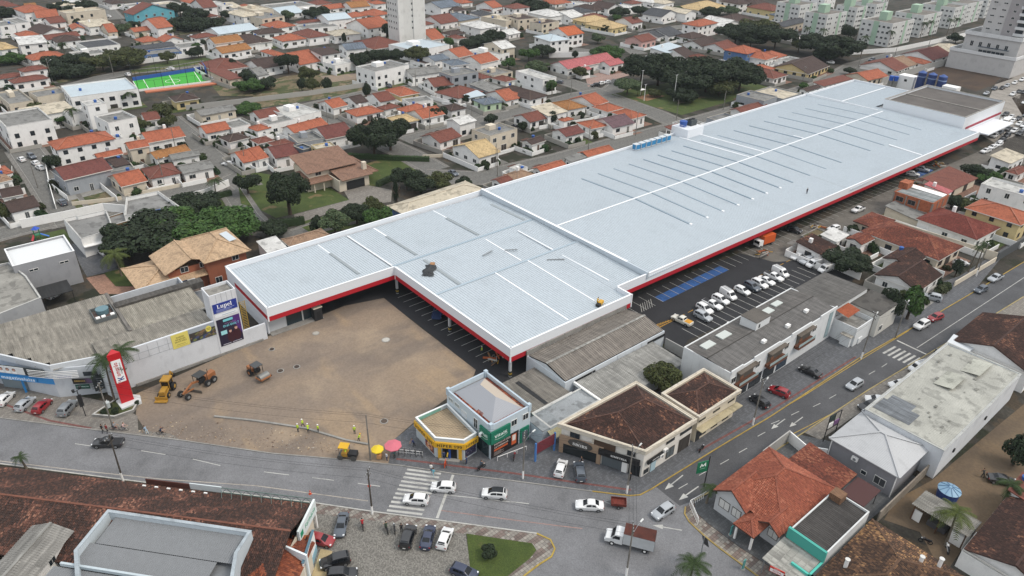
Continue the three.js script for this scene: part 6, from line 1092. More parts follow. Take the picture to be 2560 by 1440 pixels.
// ================= corner shops
const yellowS=M('#d5a526',{r:.6});
{
const hp=ccw([[48.9,-81.8],[55.2,-81.5],[54.6,-72.4],[51.9,-72.2],[48.6,-75.6]]);
const g=block('corner_shop','single-storey corner shop with tiled terrace and yellow lettered sign band','shop',hp,4.2,{par:.7,wall:M('#c3ccd0',{t:'plaster'}),roof:M('#b5a388',{t:'concrete'}),cop:M('#dfe2e2',{r:.7})});
const jt=mb();for(let x=49;x<55;x +=.45)jt.box(x,x + .04,3.5,3.515,-81.3,-74.6);for(let z=-81.2;z<-74;z +=.45)jt.box(49,55,3.5,3.515,z,z + .04);part(g,'tile_joint',jt,M('#7d6a52',{r:.9}));
part(g,'green_parapet',mb().box(49.1,55,3.55,4.15,-81.45,-81.35),M('#76a596',{r:.8}));
const W=[[[48.9,-81.8],[48.6,-75.6]],[[48.6,-75.6],[51.9,-72.2]],[[51.9,-72.2],[54.6,-72.4]]];
const hiper=(s,w)=>signM(w,128,(x,a,h)=>{x.fillStyle='#d9a928';x.fillRect(0,0,a,h);txt(x,s,a / 2,h*.52,'bold 104px sans-serif','#1d1c18',a*.95);});
const sg=[['HIPER 199',512],['HIPER 199',512],['HIPER',300]];
W.forEach(([a,b],i)=>{const L=Math.hypot(b[0]- a[0],b[1]- a[1]);panelOn(g,'sign_band',a,b,L / 2,2.95,L + .3,1.15,yellowS,.16,.26);panelOn(g,'sign_lettering',a,b,L / 2,2.95,L*.94,1.0,hiper(...sg[i]),.32,.04);});
panelOn(g,'poster',...W[0],4.4,1.3,2.6,1.8,signM(256,192,(x,a,h)=>{x.fillStyle='#6d4238';x.fillRect(0,0,a,h);for(let i=0;i<30;i++){x.fillStyle=['#c98c6a','#d9b08a','#3e3a58','#8a3d30'][i % 4];x.beginPath();x.arc(hsh(i,1,3)*a,hsh(i,2,3)*h,14 + 30*hsh(i,3,3),0,7);x.fill();}}),.05);
panelOn(g,'poster',...W[2],1.35,1.35,2.3,1.9,signM(256,192,(x,a,h)=>{x.fillStyle='#2c2b44';x.fillRect(0,0,a,h);for(let i=0;i<70;i++){x.fillStyle=['#54537c','#8b86a8','#3f3d66','#a08f86'][i % 4];x.fillRect(hsh(i,5,3)*a,hsh(i,6,3)*h,30*hsh(i,7,3),14*hsh(i,8,3));}}),.05);
const d1=panelOn(g,'doorway',...W[1],2.35,1.15,2.4,2.2,M('#14181c',{r:.3}),.03);const q=wallAt(...W[1],2.35,1.1,.1);part(g,'door_post',mb().box(q.x - .15,q.x + .15,0,2.3,q.z - .1,q.z + .1),M('#2b4f9a',{r:.5}));for(const t of[.7,4.1])panelOn(g,'pillar',...W[1],t,1.2,.55,2.4,yellowS,.1,.2);
panelOn(g,'step',...W[1],2.35,.1,3.4,.2,conc,.4,.8);
const ac=thing('air_conditioner','air conditioner above the yellow sign beside the green sign','air conditioner',[54.9,4.1,-71.5],.2);part(ac,'case',mb().box(-.45,.45,0,.65,-.2,.2),white);part(ac,'fan_grille',mb().cyl([0,.33,.2],[0,.33,.24],.24,.24,12),black);
}
{
const vp=ccw(rect(55.3,63.8,-81.7,-69.6));
const g=block('corner_shop','two-storey pale shop with broken tile hip roof and green sign','shop',vp,7,{par:1.0,wall:M('#c6d3db',{t:'plaster'}),roof:M('#6d5a4e',{t:'tile'}),cop:M('#b5c4d0',{t:'plaster'})});
const c=[[55.7,6.1,-70],[63.4,6.1,-70],[63.4,6.1,-81.3],[55.7,6.1,-81.3]],a=[59.5,8.5,-73.6],b=[59.5,8.5,-77.8],lg=M('#989ba1',{b:'corrB',bs:.03,r:.7}),lb=M('#b8ad9f',{b:'corrB',bs:.03,r:.7});
part(g,'roof_sheet',mb().poly([c[3],c[0],a,b]),lg);part(g,'roof_sheet',mb().poly([c[0],c[1],a]),lg);part(g,'roof_sheet',mb().poly([c[1],c[2],b,a]),lb);part(g,'roof_sheet',mb().poly([c[2],c[3],b]),lg);
tiles(g,[[[55.6,6.16,-81],[55.6,6.16,-70.2],[56.35,6.5,-70.9],[56.35,6.5,-80.6]],[[56.2,6.4,-74.6],[56.2,6.4,-73.1],[58.1,7.25,-73.3],[58.1,7.25,-74.4]],[[56,6.16,-69.95],[63.3,6.16,-69.95],[62.6,6.4,-70.6],[57,6.4,-70.6]],[[63.5,6.16,-70.2],[63.5,6.16,-81],[62.9,6.4,-80.6],[62.9,6.4,-71]]],['#5c2e22','#7b3f2c','#94563c','#4a2a22']);
for(const x of[55.5,63.6])for(const z of[-81.5,-69.8])part(g,'corner_pier',mb().box(x - .3,x + .3,6,7.4,z - .3,z + .3),M('#b9c9d4',{t:'plaster'}));
const green='#0f7057',vs=(s)=>signM(512,360,(x,w,h)=>{x.fillStyle=green;x.fillRect(0,0,w,h);txt(x,s,w / 2,h*.46,'bold 120px sans-serif','#e9f0ec',w*.85);x.strokeStyle='#e9f0ec';x.lineWidth=9;x.beginPath();x.moveTo(w*.18,h*.68);x.quadraticCurveTo(w*.5,h*.86,w*.85,h*.62);x.stroke();});
const Wf=[[55.3,-69.6],[63.8,-69.6]],Wl=[[55.3,-81.7],[55.3,-69.6]];
panelOn(g,'green_sign',...Wf,1.9,4.6,4.0,2.5,vs('Vitalli'),.2,.3);panelOn(g,'green_sign',...Wl,10.9,4.6,2.6,2.5,vs('Vitalli'),.2,.3);
panelOn(g,'black_poster',...Wf,3.0,1.7,5.8,3.1,signM(640,352,(x,w,h)=>{x.fillStyle='#1c1517';x.fillRect(0,0,w,h);txt(x,'POPULAR DIA',w*.4,h*.16,'bold 62px sans-serif','#cdbdb4',w*.6);txt(x,'LA FARMACIA',w*.36,h*.36,'bold 50px sans-serif','#d8cbc2',w*.55);x.fillStyle='#bf5a2e';x.fillRect(w*.1,h*.47,w*.5,h*.13);for(let i=0;i<4;i++){x.fillStyle='#b8aca6';x.fillRect(w*.1,h*(.68 + i*.07),w*(.26 + .1*(i % 2)),8);}x.fillStyle='#c85e32';x.fillRect(w*.74,h*.1,w*.18,h*.72);x.fillStyle='#dcd6d0';x.fillRect(w*.77,h*.16,w*.12,h*.4);}),.08);
panelOn(g,'shop_window',...Wl,9.6,1.5,4.2,2.7,M('#27363a',{r:.12}),.06);panelOn(g,'green_door_frame',...Wf,7.2,1.6,1.9,3.1,M(green,{r:.6}),.1,.2);panelOn(g,'door',...Wf,7.25,1.3,1.2,2.2,M('#59646a',{r:.2}),.22);
winOn(g,...Wf,4.9,5.3,1.1,1.1);winOn(g,...Wf,7.4,5.3,1.1,1.1);for(const t of[1.2,3])winOn(g,...Wl,t,5.6,1.2,.6,frameW,M('#8d9a9c',{r:.3}));winOn(g,...Wl,8.2,5.1,.9,1.9,frameW);winOn(g,...Wl,5,4.9,1.2,1.2,frameW,M('#c7d1d8',{r:.4}));
const aw=thing('green_awning','green curved awning behind the pale two-storey shop','awning',[64.6,0,-76]);const m=mb();for(let i=0;i<5;i++){const p=(k)=>[-.7 + k*.32,4.6 -(k*.16)**2*2.2];m.quad([p(i)[0],p(i)[1],5.4],[p(i + 1)[0],p(i + 1)[1],5.4],[p(i + 1)[0],p(i + 1)[1],-5],[p(i)[0],p(i)[1],-5]);}part(aw,'cover',m,M('#117e69',{r:.7}));part(aw,'frame',mb().box(-.72,-.6,0,4.6,5.2,5.35).box(.8,.9,0,3.2,5.2,5.35).box(.8,.9,0,3.2,-5,-4.85).box(-.72,-.6,0,4.6,-5,-4.85),metalG);
const rl=thing('handrail','white handrail before the black poster wall','handrail',[0,0,0]);part(rl,'rail',mb().tube([[56,.9,-68.6],[61.4,.9,-67.6]],.05),white);for(let i=0;i<4;i++)part(rl,'post',mb().cyl([56 + i*1.8,0,-68.6 + i*.33],[56 + i*1.8,.9,-68.6 + i*.33],.045),white);
const sh=thing('small_kiosk','low grey shop annex with a folding awning beside the maroon sign','annex');part(sh,'wall',mb().ring(rect(64,68.2,-70.6,-66.6),.15,0,3.2),M('#bccad3',{t:'plaster'}));part(sh,'roof',mb().box(64,68.2,3.2,3.35,-70.6,-66.6),M('#9ba1a4',{t:'flatroof'}));const aw2=mb();for(let i=0;i<8;i++)aw2.quad([65 + i*.4,2.9,-66.6],[65.2 + i*.4,2.75,-66.6],[65.2 + i*.4,2.1,-65],[65 + i*.4,2.25,-65]).quad([65.2 + i*.4,2.75,-66.6],[65.4 + i*.4,2.9,-66.6],[65.4 + i*.4,2.25,-65],[65.2 + i*.4,2.1,-65]);part(sh,'awning',aw2,M('#bdb592',{r:.9}));
const ms=thing('maroon_signboard','maroon slatted signboard with blue posts beside the beige shopfront','sign',[62.9,0,-64.7],0);for(let i=0;i<8;i++)part(ms,'slat',mb().box(-2.0,2.0,1.5 + i*.28,1.75 + i*.28,-.06,.06),M('#6b2c36',{r:.7}));for(const x of[-2.1,2.1])part(ms,'post',mb().box(x - .12,x + .12,0,3.9,-.14,.14),M('#4779b8',{r:.6}));
}
// ================= brown tiled corner building
const blkSign=(s,w,h,f)=>signM(w,h,(x)=>{x.fillStyle='#17181a';x.fillRect(0,0,w,h);txt(x,s,w / 2,h / 2,f||`bold ${h * .5}px sans-serif`,'#e6e6e4',w*.9);});
{
const Q=[[65.2,-64.5],[84,-64.2],[84.2,-50.9],[71.5,-51]],P=ccw(Q),h=5.8;
const g=thing('corner_building','cream two-storey corner building with dark brown tiled hip roof and oval shop sign','building');
part(g,'wall',mb().ring(inset(P,.4),.25,0,h - .5),M('#e6e2da',{t:'plaster'}));part(g,'cornice',mb().ring(P,.5,h - .75,h),M('#d5cdbd',{t:'plaster'}));part(g,'coping',mb().ring(inset(P,-.04),.3,h,h + .07),M('#ddd3c0',{t:'concrete'}));
part(g,'soffit',mb().poly(inset(P,.1).map((p)=>[p[0],h - .7,p[1]])),M('#c9c0b0',{r:.9}));
const e=inset(P,.75).map((p)=>[p[0],h - .35,p[1]]);const by=(f)=>e.slice().sort((a,b)=>f(a)- f(b))[0];const nl=by((p)=>p[0]+ p[2]*-.0 + 0),fr=by((p)=>-p[0]*.4 - p[2]);// left, then ring order below
const a=[73.2,h + 2.1,-58.6],b=[79,h + 2.1,-58.2];const[e0,e1,e2,e3]=[[66.8,h - .35,-63.7],[83.3,h - .35,-63.4],[83.4,h - .35,-51.7],[71.9,h - .35,-51.8]];
const pl=[[e0,e1,b,a],[e1,e2,b],[e2,e3,a,b],[e3,e0,a]];part(g,'roof',(()=>{const m=mb();pl.forEach((q)=>m.poly(q));return m;})(),M('#3d2c27',{r:.95}));tiles(g,pl.map((q)=>q.map((v)=>[v[0],v[1]+ .03,v[2]])),TC.d);
const cb=mb();for(const[p,q]of[[a,b],[e0,a],[e3,a],[e1,b],[e2,b]])cb.beam([p[0],p[1]+ .09,p[2]],[q[0],q[1]+ .09,q[2]],.28,.13);part(g,'ridge_cap',cb,M('#5b4036',{t:'tile'}));part(g,'gutter',mb().poly(inset(P,.5).map((p)=>[p[0],h - .45,p[1]])),M('#7a5a52',{t:'fibro'}));
const Wa=[[65.5,-64.1],[71.7,-51.4]],Wb=[[71.7,-51.3],[83.8,-51.3]];
panelOn(g,'beige_cladding',...Wa,3.8,2.95,7.6,1.7,M('#a38b74',{t:'plaster'}),.08,.14);panelOn(g,'shop_window',...Wa,3.6,1.15,6.2,2.1,M('#2a2f31',{r:.15}),.04);for(const t of[.4,6.9])panelOn(g,'cladding_pier',...Wa,t,1.2,.7,2.4,M('#a38b74',{t:'plaster'}),.1,.16);
{const q=wallAt(...Wa,3.7,3.0,.3);const s=new THREE.CylinderGeometry(1,1,.12,32);s.rotateX(Math.PI / 2);s.scale(2.1,.85,1);const o=part(g,'oval_sign',s,M('#474440',{r:.6}));o.position.set(q.x,3.0,q.z);o.rotation.y=q.turn;const l=part(o,'sign_lettering',panelGeo(3.3,1.1,.03),signM(512,170,(x,w,hh)=>{x.fillStyle='#474440';x.fillRect(0,0,w,hh);txt(x,'SBORS',w / 2,hh*.58,'bold 118px serif','#ecebe7',w*.96);txt(x,'MODA E CIA',w / 2,hh*.12,'26px sans-serif','#c9c5bd');}));l.position.z=.09;}
winOn(g,...Wa,2.6,4.45,1.5,1.0,frameD);panelOn(g,'recessed_balcony',...Wa,7.7,4.2,3.6,1.5,M('#4d3a2c',{r:.9}),.02,.04);winOn(g,...Wa,12.1,4.35,1.2,1,frameD);panelOn(g,'balcony_wall',...Wa,5.7,4.2,.3,1.6,M('#cfc6b6',{t:'plaster'}),.06);
panelOn(g,'black_sign',...Wa,10.3,3.05,6.8,1.05,blkSign('SIMETRIA',640,110),.35,.5);panelOn(g,'shop_window',...Wa,9.2,1.3,3.4,2.3,M('#596064',{r:.15}),.05);panelOn(g,'white_pier',...Wa,11.3,1.3,.9,2.5,white,.08,.14);panelOn(g,'shop_window',...Wa,12.9,1.2,1.9,2.3,M('#22262a',{r:.15}),.05);
panelOn(g,'black_sign',...Wb,2.6,2.9,3.6,.75,blkSign('SIMETRIA',400,80),.25,.3);panelOn(g,'blue_door',...Wb,2.6,1.2,1.2,2.3,M('#a9c2cc',{r:.5}),.06);panelOn(g,'shop_window',...Wb,1,.9,1.1,.9,M('#2c3134',{r:.2}),.04);panelOn(g,'garage_door',...Wb,10.4,1.5,2.9,2.8,M('#4b4540',{t:'plank'}),.05);winOn(g,...Wb,6.8,1.6,1.8,1.9,frameD,M('#5b6366',{r:.3}));winOn(g,...Wb,6.4,4.3,1.9,.6,frameD);winOn(g,...Wb,10.4,4.35,2.9,.8,frameD);
for(const t of[4.0,5.0]){const q=wallAt(...Wb,t,2.6,.35),c=thing('air_conditioner',`air conditioner on the cream corner building, ${t < 4.5 ? 'nearest the corner' : 'second from the corner'}`,'air conditioner',[q.x,t<4.5?2.3:2.9,q.z],q.turn);part(c,'case',mb().box(-.42,.42,0,.62,-.25,.2),white);part(c,'fan_grille',mb().cyl([.05,.31,.2],[.05,.31,.24],.24,.24,12),metalG);}
}
{
const g=thing('corner_building','second cream building with square dark brown tiled hip roof next to the corner building','building'),P=ccw(rect(84.6,96.4,-59,-50.8)),h=6;
part(g,'wall',mb().ring(inset(P,.45),.25,0,h - .5),M('#d9cfba',{t:'plaster'}));part(g,'cornice',mb().ring(P,.5,h - .7,h),M('#d3c9b6',{t:'plaster'}));part(g,'coping',mb().ring(inset(P,-.04),.3,h,h + .07),M('#ddd5c6',{t:'concrete'}));part(g,'soffit',mb().poly(inset(P,.1).map((p)=>[p[0],h - .66,p[1]])),M('#c9c0b0',{r:.9}));part(g,'gutter',mb().poly(inset(P,.5).map((p)=>[p[0],h - .45,p[1]])),M('#6f4f49',{t:'fibro'}));
const c=[[85.3,h - .4,-51.5],[95.7,h - .4,-51.5],[95.7,h - .4,-58.3],[85.3,h - .4,-58.3]],a=[88.8,h + 1.0,-54.9],b=[92.2,h + 1.0,-54.9],pl=[[c[0],c[1],b,a],[c[2],c[3],a,b],[c[1],c[2],b],[c[3],c[0],a]];
part(g,'roof',(()=>{const m=mb();pl.forEach((q)=>m.poly(q));return m;})(),M('#3d2c27',{r:.95}));tiles(g,pl.map((q)=>q.map((v)=>[v[0],v[1]+ .03,v[2]])),TC.d);const cb=mb();for(const[p,q]of[[a,b],[c[0],a],[c[3],a],[c[1],b],[c[2],b]])cb.beam([p[0],p[1]+ .09,p[2]],[q[0],q[1]+ .09,q[2]],.26,.12);part(g,'ridge_cap',cb,M('#5b4036',{t:'tile'}));
const W=[[85,-51.25],[96,-51.25]];for(const t of[1.2,5.2,9.4])winOn(g,...W,t,4.6,1.7,.6,frameD);part(g,'awning_slab',mb().box(84.8,96.3,3.05,3.2,-51.2,-49.9),M('#c9bd9c',{t:'concrete'}));for(const t of[2.2,5.4,8.6])winOn(g,...W,t,1.6,1.6,1.8,frameD);panelOn(g,'door',...W,.8,1.2,1.1,2.3,M('#2b2d2f',{r:.4}),.05);
}
// ================= long white two-storey block
{
const g=thing('shop_block','long white two-storey shop block with flat grey sheet roof and timber balconies','building');const x0=97.5,x1=133.8,zb=-64.6,zf=-54,h=7.5,wm=M('#dcdfe0',{t:'plaster'}),gr=M('#6f6c69',{t:'fibro',r:.95});
part(g,'wall',mb().ring(rect(x0,x1,zb,zf),.22,0,7.2),wm);part(g,'roof_sheet',mb().rib([x0 + .1,7.0,zb],[x1,7.0,zb],[x0 + .1,7.5,zb + 5.2],90,.04,.5),gr);part(g,'roof_sheet',mb().rib([x0 + .1,7.5,zb + 5.3],[x1,7.5,zb + 5.3],[x0 + .1,7.1,zf - .2],90,.04,.5),M('#747270',{t:'fibro',r:.95}));part(g,'ridge_gutter',mb().box(x0,x1,7.46,7.56,zb + 5.15,zb + 5.35),M('#3a3835',{r:.9}));
for(const[a,b]of[[x0,101],[104.5,113],[117,124],[127.5,x1]])part(g,'front_parapet',mb().box(a,b,7.0,7.7,zf - .1,zf + .12),wm);
const rm=part(g,'rooftop_room',mb().box(112.5,117.2,7,9.2,-62.8,-59.2),wm);part(rm,'roof',mb().box(112.4,117.3,9.2,9.3,-62.9,-59.1),M('#67625c',{t:'flatroof'}));part(rm,'window',mb().box(113.4,113.8,7.8,8.6,-59.2,-59.15),black);
for(const[x,z,w,d]of[[101.3,-62,3,1.6],[106.5,-62.2,3,1.7],[121,-62,2.6,1.6],[125,-62.5,2.6,1.3]])part(g,'skylight',mb().box(x - w / 2,x + w / 2,7.3,7.55,z - d / 2,z + d / 2),M('#b9bfbb',{r:.6}));for(const[x,z]of[[110.5,-56],[119,-56.2],[127,-57]])part(g,'roof_vent',mb().box(x - .5,x + .5,7.3,7.9,z - .35,z + .35),white);
const W=[[x0,zf],[x1,zf]];
for(const t of[4.8,14.5,24.5]){panelOn(g,'recessed_balcony',...W,t,5.1,5.4,2.0,M('#59554f',{r:.9}),.02,.05);const q=wallAt(...W,t,4,0);const b=part(g,'balcony',mb().box(q.x - 3,q.x + 3,3.5,4.1,zf,zf + 1.1),M('#774b36',{t:'plank'}));part(b,'glass_rail',mb().box(q.x - 3,q.x + 3,4.1,4.7,zf + 1.04,zf + 1.08),M('#9db0b0',{r:.1}));part(g,'balcony_canopy',mb().box(q.x - 2.9,q.x + 2.9,6.35,6.6,zf,zf + .9),M('#6f665c',{t:'concrete'}));winOn(g,...W,t + 4,5.3,1.2,1.3);panelOn(g,'chair_set',...W,t - 1,4.6,1,.7,M('#7e5842',{r:.9}),.1);}
panelOn(g,'glass_stair',...W,34.5,4,1.4,6.4,M('#8fa3a8',{r:.15}),.05);for(const t of[4.5,9,13.5])panelOn(g,'shop_window',...W,t,1.5,4,2.6,M('#262c31',{r:.12}),.04);panelOn(g,'shop_window',...W,18,1.5,3.6,2.4,M('#2c3b49',{r:.12}),.04);
const L=[[x0,zb],[x0,zf]];winOn(g,...W,1.2,5.2,1.3,1.2);
const e=thing('terrace_house','white house with roof terrace and grey roof at the end of the shop block','house');part(e,'wall',mb().ring(rect(134,148,-64.6,-54.5),.22,0,6.2),wm);part(e,'roof_sheet',mb().rib([134,6.3,-64.6],[148,6.3,-64.6],[134,6.6,-54.4],36,.04,.5),M('#6b6966',{t:'fibro'}));part(e,'terrace_block',mb().ring(rect(134.2,141,-54.4,-49),.2,0,4.4),wm);part(e,'terrace_floor',mb().box(134.4,140.8,3.2,3.4,-54.3,-49.2),M('#a3a29d',{t:'flatroof'}));part(e,'canopy_roof',mb().rib([134.6,6.2,-54.3],[139.5,6.2,-54.3],[134.6,5.7,-51.5],18,.06,.5),M('#b0603f',{t:'tile',b:'tileB'}));part(e,'side_wing',mb().ring(rect(141.2,150,-54.4,-48),.2,0,5.4),M('#cfcdc6',{t:'plaster'}));part(e,'wing_roof',mb().box(141.1,150.1,5.4,5.55,-54.5,-47.9),M('#5d5a56',{t:'flatroof'}));winOn(e,[141.2,-48],[150,-48],2,1.6,1.4,1.2);winOn(e,[141.2,-48],[150,-48],6,4.2,1.2,.8);
const gb=thing('gas_kiosk','small white plastered kiosk on the forecourt before the terrace house','kiosk',[134.8,0,-50.4]);part(gb,'body',mb().box(-1.6,1.6,0,2.4,-1,1),wm);part(gb,'roof',mb().box(-1.8,1.8,2.4,2.55,-1.2,1.2),M('#bcb6aa',{t:'concrete'}));part(gb,'annex',mb().box(1.2,2.8,0,1.4,.4,1.6),wm);
}
// ================= left shop complex, tall sign tower, pylon
{
const g=thing('shop_complex','low white shop complex with big grey corrugated roofs and a blue canopy on the avenue','building'),wm=M('#ccd2d8',{t:'plaster'}),cr=M('#a09b91',{t:'fibro',r:.95});
part(g,'wall',mb().ring(ccw([[-9.4,-150.6],[33,-150.6],[33,-126.2],[12.5,-126.2],[4.4,-130.4],[-0.6,-137.8]]),.25,0,6.2),wm);
for(let x=-9;x<18.4;x +=2.3){const ze=Math.min(-129.4,-130 +(x + .4 - 4.6)*1.48);part(g,'roof_sheet',mb().rib([x,6.9,-151],[x + 2.3,6.9,-151],[x,6.9 +(ze + 151)*-.028,ze],8,.09,.5),cr);}
part(g,'roof_sheet',mb().rib([19,6.9,-143.4],[33.2,6.9,-143.4],[19,6.5,-133.8],48,.09,.5),M('#a6a195',{t:'fibro',r:.95}));part(g,'roof_sheet',mb().rib([12,6.8,-133.6],[32,6.8,-133.6],[12,7.5,-126],70,.09,.5),cr);
part(g,'roof_gutter',mb().box(12,33.2,6.4,6.75,-133.75,-133.35),fibG);part(g,'roof_gutter',mb().box(18.5,19.1,6.4,7.1,-151,-133.5),fibD);part(g,'back_wall',mb().box(18.8,36,6,7.4,-145.4,-143.4),M('#55524e',{t:'fibro'}));
const pit=part(g,'equipment_pit',mb().ring(rect(14.4,18.2,-145.4,-140.4),.15,6.6,7.5),M('#5d6263',{r:.8}));part(pit,'floor',mb().box(14.5,18.1,6.7,6.8,-145.3,-140.5),M('#5c4a45',{r:.9}));for(const x of[15,16,17.6])part(g,'roof_fan',mb().box(x - .35,x + .35,6.9,7.7,-141.2,-140.5),white);
part(g,'roof_water_tank',mb().cyl([16.4,6.8,-143.6],[16.4,7.9,-143.6],1.1,1.2,16),M('#5f7d86',{r:.5}));
const fp=[[-9.3,-150.8],[4.5,-130.1],[12.4,-127.8]];part(g,'front_parapet',(()=>{const m=mb();for(let i=0;i<2;i++)m.beam([fp[i][0],6.6,fp[i][1]],[fp[i + 1][0],6.6,fp[i + 1][1]],.3,1.3);return m;})(),M('#d3d8dc',{t:'plaster'}));
part(g,'lot_wall',mb().box(11.5,31.9,0,8,-125.9,-125.5),M('#d5d9de',{t:'plaster'}));part(g,'lot_wall_low',mb().box(36.9,41.4,0,3.7,-125.9,-125.5),M('#d5d9de',{t:'plaster'}));part(g,'wall_base',mb().box(16,40.4,0,.5,-125.5,-125.2),conc);
const W=[[11.5,-125.5],[40.3,-125.5]];
for(let i=0;i<7;i++)part(g,'panel_joint',mb().box(12.5 + i*1.75,12.56 + i*1.75,5.2,7.8,-125.5,-125.47),M('#9aa0a5',{r:.8}));part(g,'panel_joint',mb().box(12.5,23.6,5.2,5.26,-125.5,-125.47).box(12.5,23.6,6.5,6.56,-125.5,-125.47),M('#9aa0a5',{r:.8}));
panelOn(g,'yellow_billboard',...W,13.75,6.4,3.1,3,signM(256,196,(x,w,h)=>{x.fillStyle='#d9cc6a';x.fillRect(0,0,w,h);['18 MESES','EM BOLSAS','EM ATE VOCE'].forEach((s,i)=>txt(x,s,w / 2,52 + i*30,'bold 28px sans-serif','#5b5327',w*.8));x.fillStyle='#8f8544';x.fillRect(60,148,130,6);x.fillRect(40,170,180,4);}),.06);
panelOn(g,'photo_billboard',...W,17.85,6.45,4.9,2.8,signM(420,196,(x,w,h)=>{x.fillStyle='#3c3733';x.fillRect(0,0,w,h);x.fillStyle='#9aa3ab';x.fillRect(0,0,w,h*.3);for(let i=0;i<50;i++){x.fillStyle=['#5c4d40','#7b6448','#6d7440','#33363a','#3d4a70'][i % 5];x.beginPath();x.ellipse(hsh(i,1,9)*w,h*(.3 + .7*hsh(i,2,9)),20 + 40*hsh(i,3,9),8 + 12*hsh(i,4,9),-.3,0,7);x.fill();}x.fillStyle='#dccf5f';x.beginPath();x.arc(w*.74,h*.36,46,0,7);x.fill();x.fillStyle='#6b6230';x.fillRect(w*.66,h*.3,66,8);x.fillRect(w*.66,h*.4,66,8);}),.06);
// street front
const Fa=[[-3.4,-140.6],[4.2,-131.4]],Fb=[[4.6,-130],[11.6,-125.4]];
part(g,'blue_canopy',mb().prism([[-9,-146],[-3.4,-139],[4.3,-130.4],[5.6,-131.2],[5.6,-134],[-2,-142],[-8,-149]],2.9,4.2,true,true),M('#3a8fd0',{r:.5}));
const cp=[[-3.4,-138.9],[4.3,-130.35]];panelOn(g,'canopy_lettering',cp[0],cp[1],4.6,3.5,7.4,.9,signM(640,90,(x,w,h)=>{x.fillStyle='#3a8fd0';x.fillRect(0,0,w,h);txt(x,'magazineluiza',w / 2,h / 2,'bold 84px sans-serif','#eef4fa',w*.95);}),.08);
for(const p of[[4.6,-130.6],[0,-135.8],[-4,-140.2]])part(g,'blue_pillar',mb().box(p[0]- .18,p[0]+ .18,0,3,p[1]- .18,p[1]+ .18),M('#3a8fd0',{r:.5}));panelOn(g,'shop_glass',[-3,-140.4],[4.4,-131.8],5.5,1.4,10,2.6,M('#7f8d94',{r:.15}),.1);
panelOn(g,'dark_band',[-3.6,-139.2],[3.4,-131.2],5.2,5.4,11,1.7,M('#2d3638',{r:.7}),.15,.2);panelOn(g,'smile_billboard',[-3.6,-139.2],[3.4,-131.2],4.2,5.45,5.6,1.5,signM(420,120,(x,w,h)=>{x.fillStyle='#d9dcdd';x.fillRect(0,0,w,h);for(let i=0;i<3;i++){x.fillStyle='#6d4a41';x.beginPath();x.arc(80 + i*95,52,26,0,7);x.fill();x.fillStyle='#c69b88';x.beginPath();x.arc(80 + i*95,58,18,0,7);x.fill();x.fillStyle='#eef0f0';x.fillRect(48 + i*95,82,64,40);}}),.3);
const slm=mb();for(let i=0;i<5;i++){slm.beam([1.2,4.7 + i*.34,-133],[4.4,4.7 + i*.34,-129.6],.08,.1);slm.beam([4.4,4.7 + i*.34,-129.6],[8,4.7 + i*.34,-127.4],.08,.1);}part(g,'white_slats',slm,white);
panelOn(g,'blue_letter_sign',...Fb,1.7,5.0,3,.95,signM(420,130,(x,w,h)=>{x.fillStyle='#c6ccd2';x.fillRect(0,0,w,h);txt(x,'odonto',w*.35,h*.22,'bold 36px sans-serif','#2b3a86');txt(x,'Quality',w*.55,h*.64,'bold 86px serif','#25368c',w*.85);}),.3);
panelOn(g,'dark_poster',...Fb,4.9,3.6,4.2,1.1,signM(512,140,(x,w,h)=>{x.fillStyle='#1b1714';x.fillRect(0,0,w*.55,h);const gr=x.createLinearGradient(w*.4,0,w,0);gr.addColorStop(0,'#1b1714');gr.addColorStop(.35,'#5a4862');gr.addColorStop(1,'#6d5a86');x.fillStyle=gr;x.fillRect(w*.4,0,w*.6,h);txt(x,'Ablezza',w*.28,h*.45,'bold 66px serif','#c6a65b',w*.45);}),.06);panelOn(g,'green_poster',...Fb,4.2,2.35,2.4,.95,signM(320,128,(x,w,h)=>{x.fillStyle='#1c4a40';x.fillRect(0,0,w,h);txt(x,'TERMOPERLLEN',w / 2,h / 2,'bold 36px sans-serif','#cfe0da',w*.9);}),.06);panelOn(g,'upper_window',...Fb,6.2,5.1,2.4,.9,glass,.06);
part(g,'side_fin',mb().prism([[11.3,-126],[12.2,-125.6],[12.9,-122.6],[12.5,-122.5]],0,6.4),M('#d3d8dc',{t:'plaster'}));const lv=part(g,'louvre_door',mb().box(9.6,11.2,1.4,4.6,-126.2,-126.1),M('#33393b',{r:.6}));lv.rotation.y=0;for(let i=0;i<6;i++)panelOn(g,'louvre_slat',[9.2,-126.9],[11.4,-125.5],1.2,1.8 + i*.45,2,.1,M('#5f676a',{r:.5}),.1);
for(let i=0;i<9;i++){const p=thing('solar_panel',`dark solar panel, ${['leftmost', 'second', 'third', 'fourth', 'fifth', 'sixth', 'seventh', 'eighth', 'rightmost'][i]} of the row behind the grey corrugated roof`,'solar panel',[20 + i*1.75,4.2,-150.6],0,'solar panel row');const o=part(p,'module',mb().box(-.82,.82,-.03,.03,-1.1,1.1),M('#232a38',{r:.25}));o.rotation.x=.2;const f=part(p,'frame',mb().ring(rect(-.85,.85,-1.13,1.13),.05,-.02,.05),metalG);f.rotation.x=.2;}
const pb=block('low_annex','narrow brown-roofed annex under the solar panels','annex',rect(19,36.5,-152,-145.6),4.1,{par:.3,roof:M('#6b5d54',{t:'fibro'}),wall:wallMat('g')});
